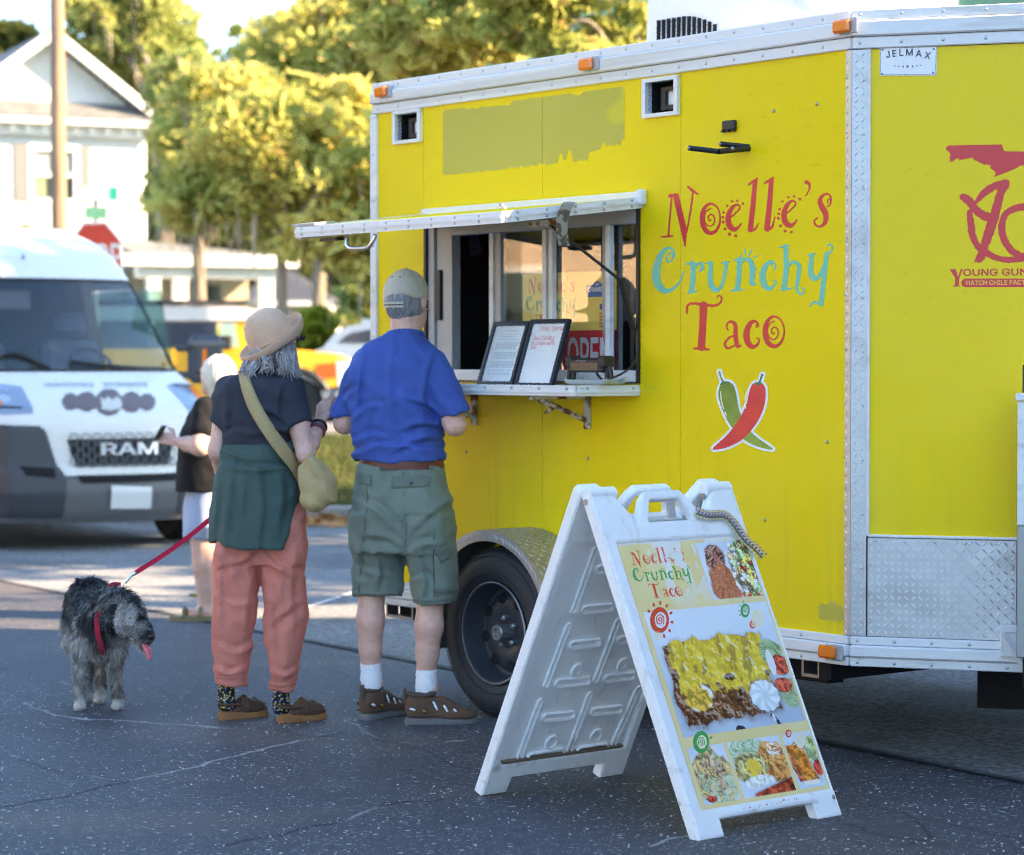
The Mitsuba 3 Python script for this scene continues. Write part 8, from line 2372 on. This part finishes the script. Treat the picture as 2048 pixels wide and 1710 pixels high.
def cl(items):
    """(u, v, radius u, radius v in photo pixels, distance) -> ellipsoids"""
    return [(at(u, v, Y), np.array([ru * Y / F, max(ru, rv) * Y / F * .8, rv * Y / F])) for u, v, ru, rv, Y in items]


def base_at(u, Y):
    p = at(u, 700, Y); p[2] = FAR_Z
    return p
tree('large yellow-green oak whose pale trunk rises beside the trailer corner', 'tree', (base_at(556, 44), at(560, 430, 44)),
     cl([(560, 330, 150, 110, 44), (440, 375, 110, 75, 45), (690, 400, 110, 110, 44), (640, 240, 130, 90, 46), (470, 260, 130, 90, 46), (385, 300, 70, 70, 46), (620, 455, 100, 55, 44), (720, 520, 70, 60, 44), (700, 300, 90, 90, 44)]), 44000, .125, L_YEL, 31, .485, 160, r0=.13, limbs=4)
tree('tall yellow tree rising behind the oak to the top edge', 'tree', (base_at(620, 56), at(640, 300, 56)),
     cl([(640, 130, 140, 90, 56), (760, 120, 110, 110, 55), (540, 170, 110, 70, 57), (850, 60, 90, 80, 55), (700, 30, 120, 60, 56), (500, 90, 60, 60, 57)]), 30000, .14, L_YEL, 32, .49, 60, r0=.2)
tree('dark green tree standing right behind the gable of the white house', 'tree', (base_at(330, 74), at(320, 250, 74)),
     cl([(210, 60, 90, 80, 74), (300, 90, 90, 90, 75), (250, -20, 100, 70, 74), (370, 200, 70, 80, 73), (170, 0, 50, 50, 74)]), 26000, .17, L_GRN, 33, .465, 160, r0=.3)
tree('brownish mossy tree between the white house and the oak', 'tree', (base_at(395, 60), at(385, 300, 60)),
     cl([(380, 290, 60, 80, 60), (410, 395, 80, 55, 60), (345, 385, 40, 60, 61), (355, 180, 50, 70, 60)]), 22000, .13, L_GRN, 34, .45, 500, r0=.2, limbs=4)
tree('yellow-leaved tree directly above the rear corner of the trailer', 'tree', (base_at(900, 34), at(880, 140, 34)),
     cl([(850, 80, 110, 70, 34), (940, 30, 100, 70, 33), (800, 0, 90, 60, 34), (880, 160, 90, 50, 34), (1010, 90, 60, 40, 33)]), 22000, .10, L_YEL, 35, .44, 0, r0=.12)
tree('sparse tree with backlit yellow and orange leaves above the trailer roof', 'tree', (base_at(1290, 30), at(1270, 60, 30)),
     cl([(1180, 110, 110, 40, 30), (1080, 60, 90, 50, 30), (1260, 60, 70, 70, 30), (1100, -20, 150, 50, 30), (1290, 110, 40, 40, 30)]), 6500, .10, L_YEL, 36, .45, 0, r0=.1)
tree('distant dark tree at the upper left corner', 'tree', (base_at(-10, 110), at(-10, 200, 110)), cl([(0, 75, 70, 45, 110), (-60, 110, 60, 60, 110)]), 5000, .3, L_DRK, 37, .45, r0=.4)
for i, (u, Y, lab, lm) in enumerate(((300, 96, 'far olive tree behind the house porch', L_GRN), (480, 92, 'far shaded tree behind the oak trunk, left one', L_DRK), (640, 98, 'far shaded tree above the dark hipped roof', L_GRN), (800, 94, 'far tree hidden mostly behind the trailer', L_GRN))):
    tree(lab, 'tree', (base_at(u, Y), at(u, 420, Y)), cl([(u, 400, 110, 110, Y), (u - 60, 500, 80, 90, Y), (u + 60, 480, 90, 90, Y), (u, 250, 90, 110, Y), (u, 590, 110, 50, Y)]), 18000, .26, lm, 40 + i, .42, 60, limbs=4, r0=.3)
def bush(label, items, n, size, lm, seed, gap=.40):
    k = thing('bush', label, 'bush')
    part(k, 'foliage', crown(cl(items), n, size, seed, gap)[0], lm, stuff=True)
bush('dark green bush above the roof of the white car', [(705, 620, 48, 36, 52), (740, 600, 40, 40, 52)], 5000, .12, L_GRN, 51)
bush('bright yellow-green bush left of the white car', [(628, 655, 36, 38, 50), (600, 690, 40, 30, 50), (660, 690, 30, 20, 50)], 5000, .12, L_BRI, 52, .36)
bush('low green hedge behind the yellow car', [(360, 690, 120, 24, 56), (520, 690, 90, 22, 56)], 5000, .16, L_GRN, 53)
# street trees and shop front beside and behind the place where the photograph was taken (they shade the foreground)
for i, (x, y, lab) in enumerate(((9.8, 16.0, 'street tree right of the trailer'), (-15, 9.0, 'street tree left of the road, nearest'), (-18, 18.0, 'street tree left of the road, second'), (-13, -4.0, 'street tree left of the road, behind the camera'))):
    r_ = np.random.default_rng(60 + i)
    zc_ = 9.0 if i == 0 else 5.6
    cs = [(np.array([x + r_.normal(0, 1.4), y + r_.normal(0, 1.4), zc_ + r_.normal(0, 1.1)]), np.array([1.9, 1.9, 1.5])) for _ in range(8)]
    tree(lab, 'tree', ((x, y, 0), (x, y, 7.0 if i == 0 else 4.0)), cs, 11000, .20, L_YEL if i % 2 else L_GRN, 70 + i, .45, limbs=6, name='street_tree', r0=.2)
bb = thing('tan_building', 'tan stucco building across the road on the left', 'building')
part(bb, 'wall', cbox(-40, -27, -6, 30, 0, 6.0), princ('tan_stucco', (.52, .40, .29), .8))
part(bb, 'roof', cbox(-40.2, -26.7, -6.2, 30.2, 6.0, 6.3), M_CURB)
for y in np.arange(-4, 29, 4.0):
    k = part(bb, 'window', cbox(-27, -26.95, y, y + 1.5, 1.1, 2.9), M_WTRIM)
    part(k, 'pane', cbox(-26.95, -26.93, y + .1, y + 1.4, 1.2, 2.8), M_WIN)
sb = thing('shop_building', 'brick shop front along the street', 'building')
SBX, SBH = 9.0, 7.15
part(sb, 'wall', cbox(SBX, SBX + 10, -22, 10.6, 0, SBH), princ('shop_brick', mikit.proc(lambda p, n, uv: mix((.24, .11, .075), (.36, .20, .15), mikit.cell_rand(p.y * 4.4, p.z * 13))), .85))
part(sb, 'parapet', cbox(SBX - .08, SBX + 10, -22.1, 10.68, SBH, SBH + .12), M_CURB)
for y in np.arange(-20, 9, 4.2):
    k = part(sb, 'window', cbox(SBX - .06, SBX - .002, y, y + 2.6, .7, 2.9), M_WTRIM)
    part(k, 'pane', cbox(SBX - .075, SBX - .062, y + .1, y + 2.5, .8, 2.8), M_WIN)
    k = part(sb, 'window', cbox(SBX - .06, SBX - .002, y + .6, y + 1.8, 4.2, 5.9), M_WTRIM)
    part(k, 'pane', cbox(SBX - .075, SBX - .062, y + .7, y + 1.7, 4.3, 5.8), M_WIN)
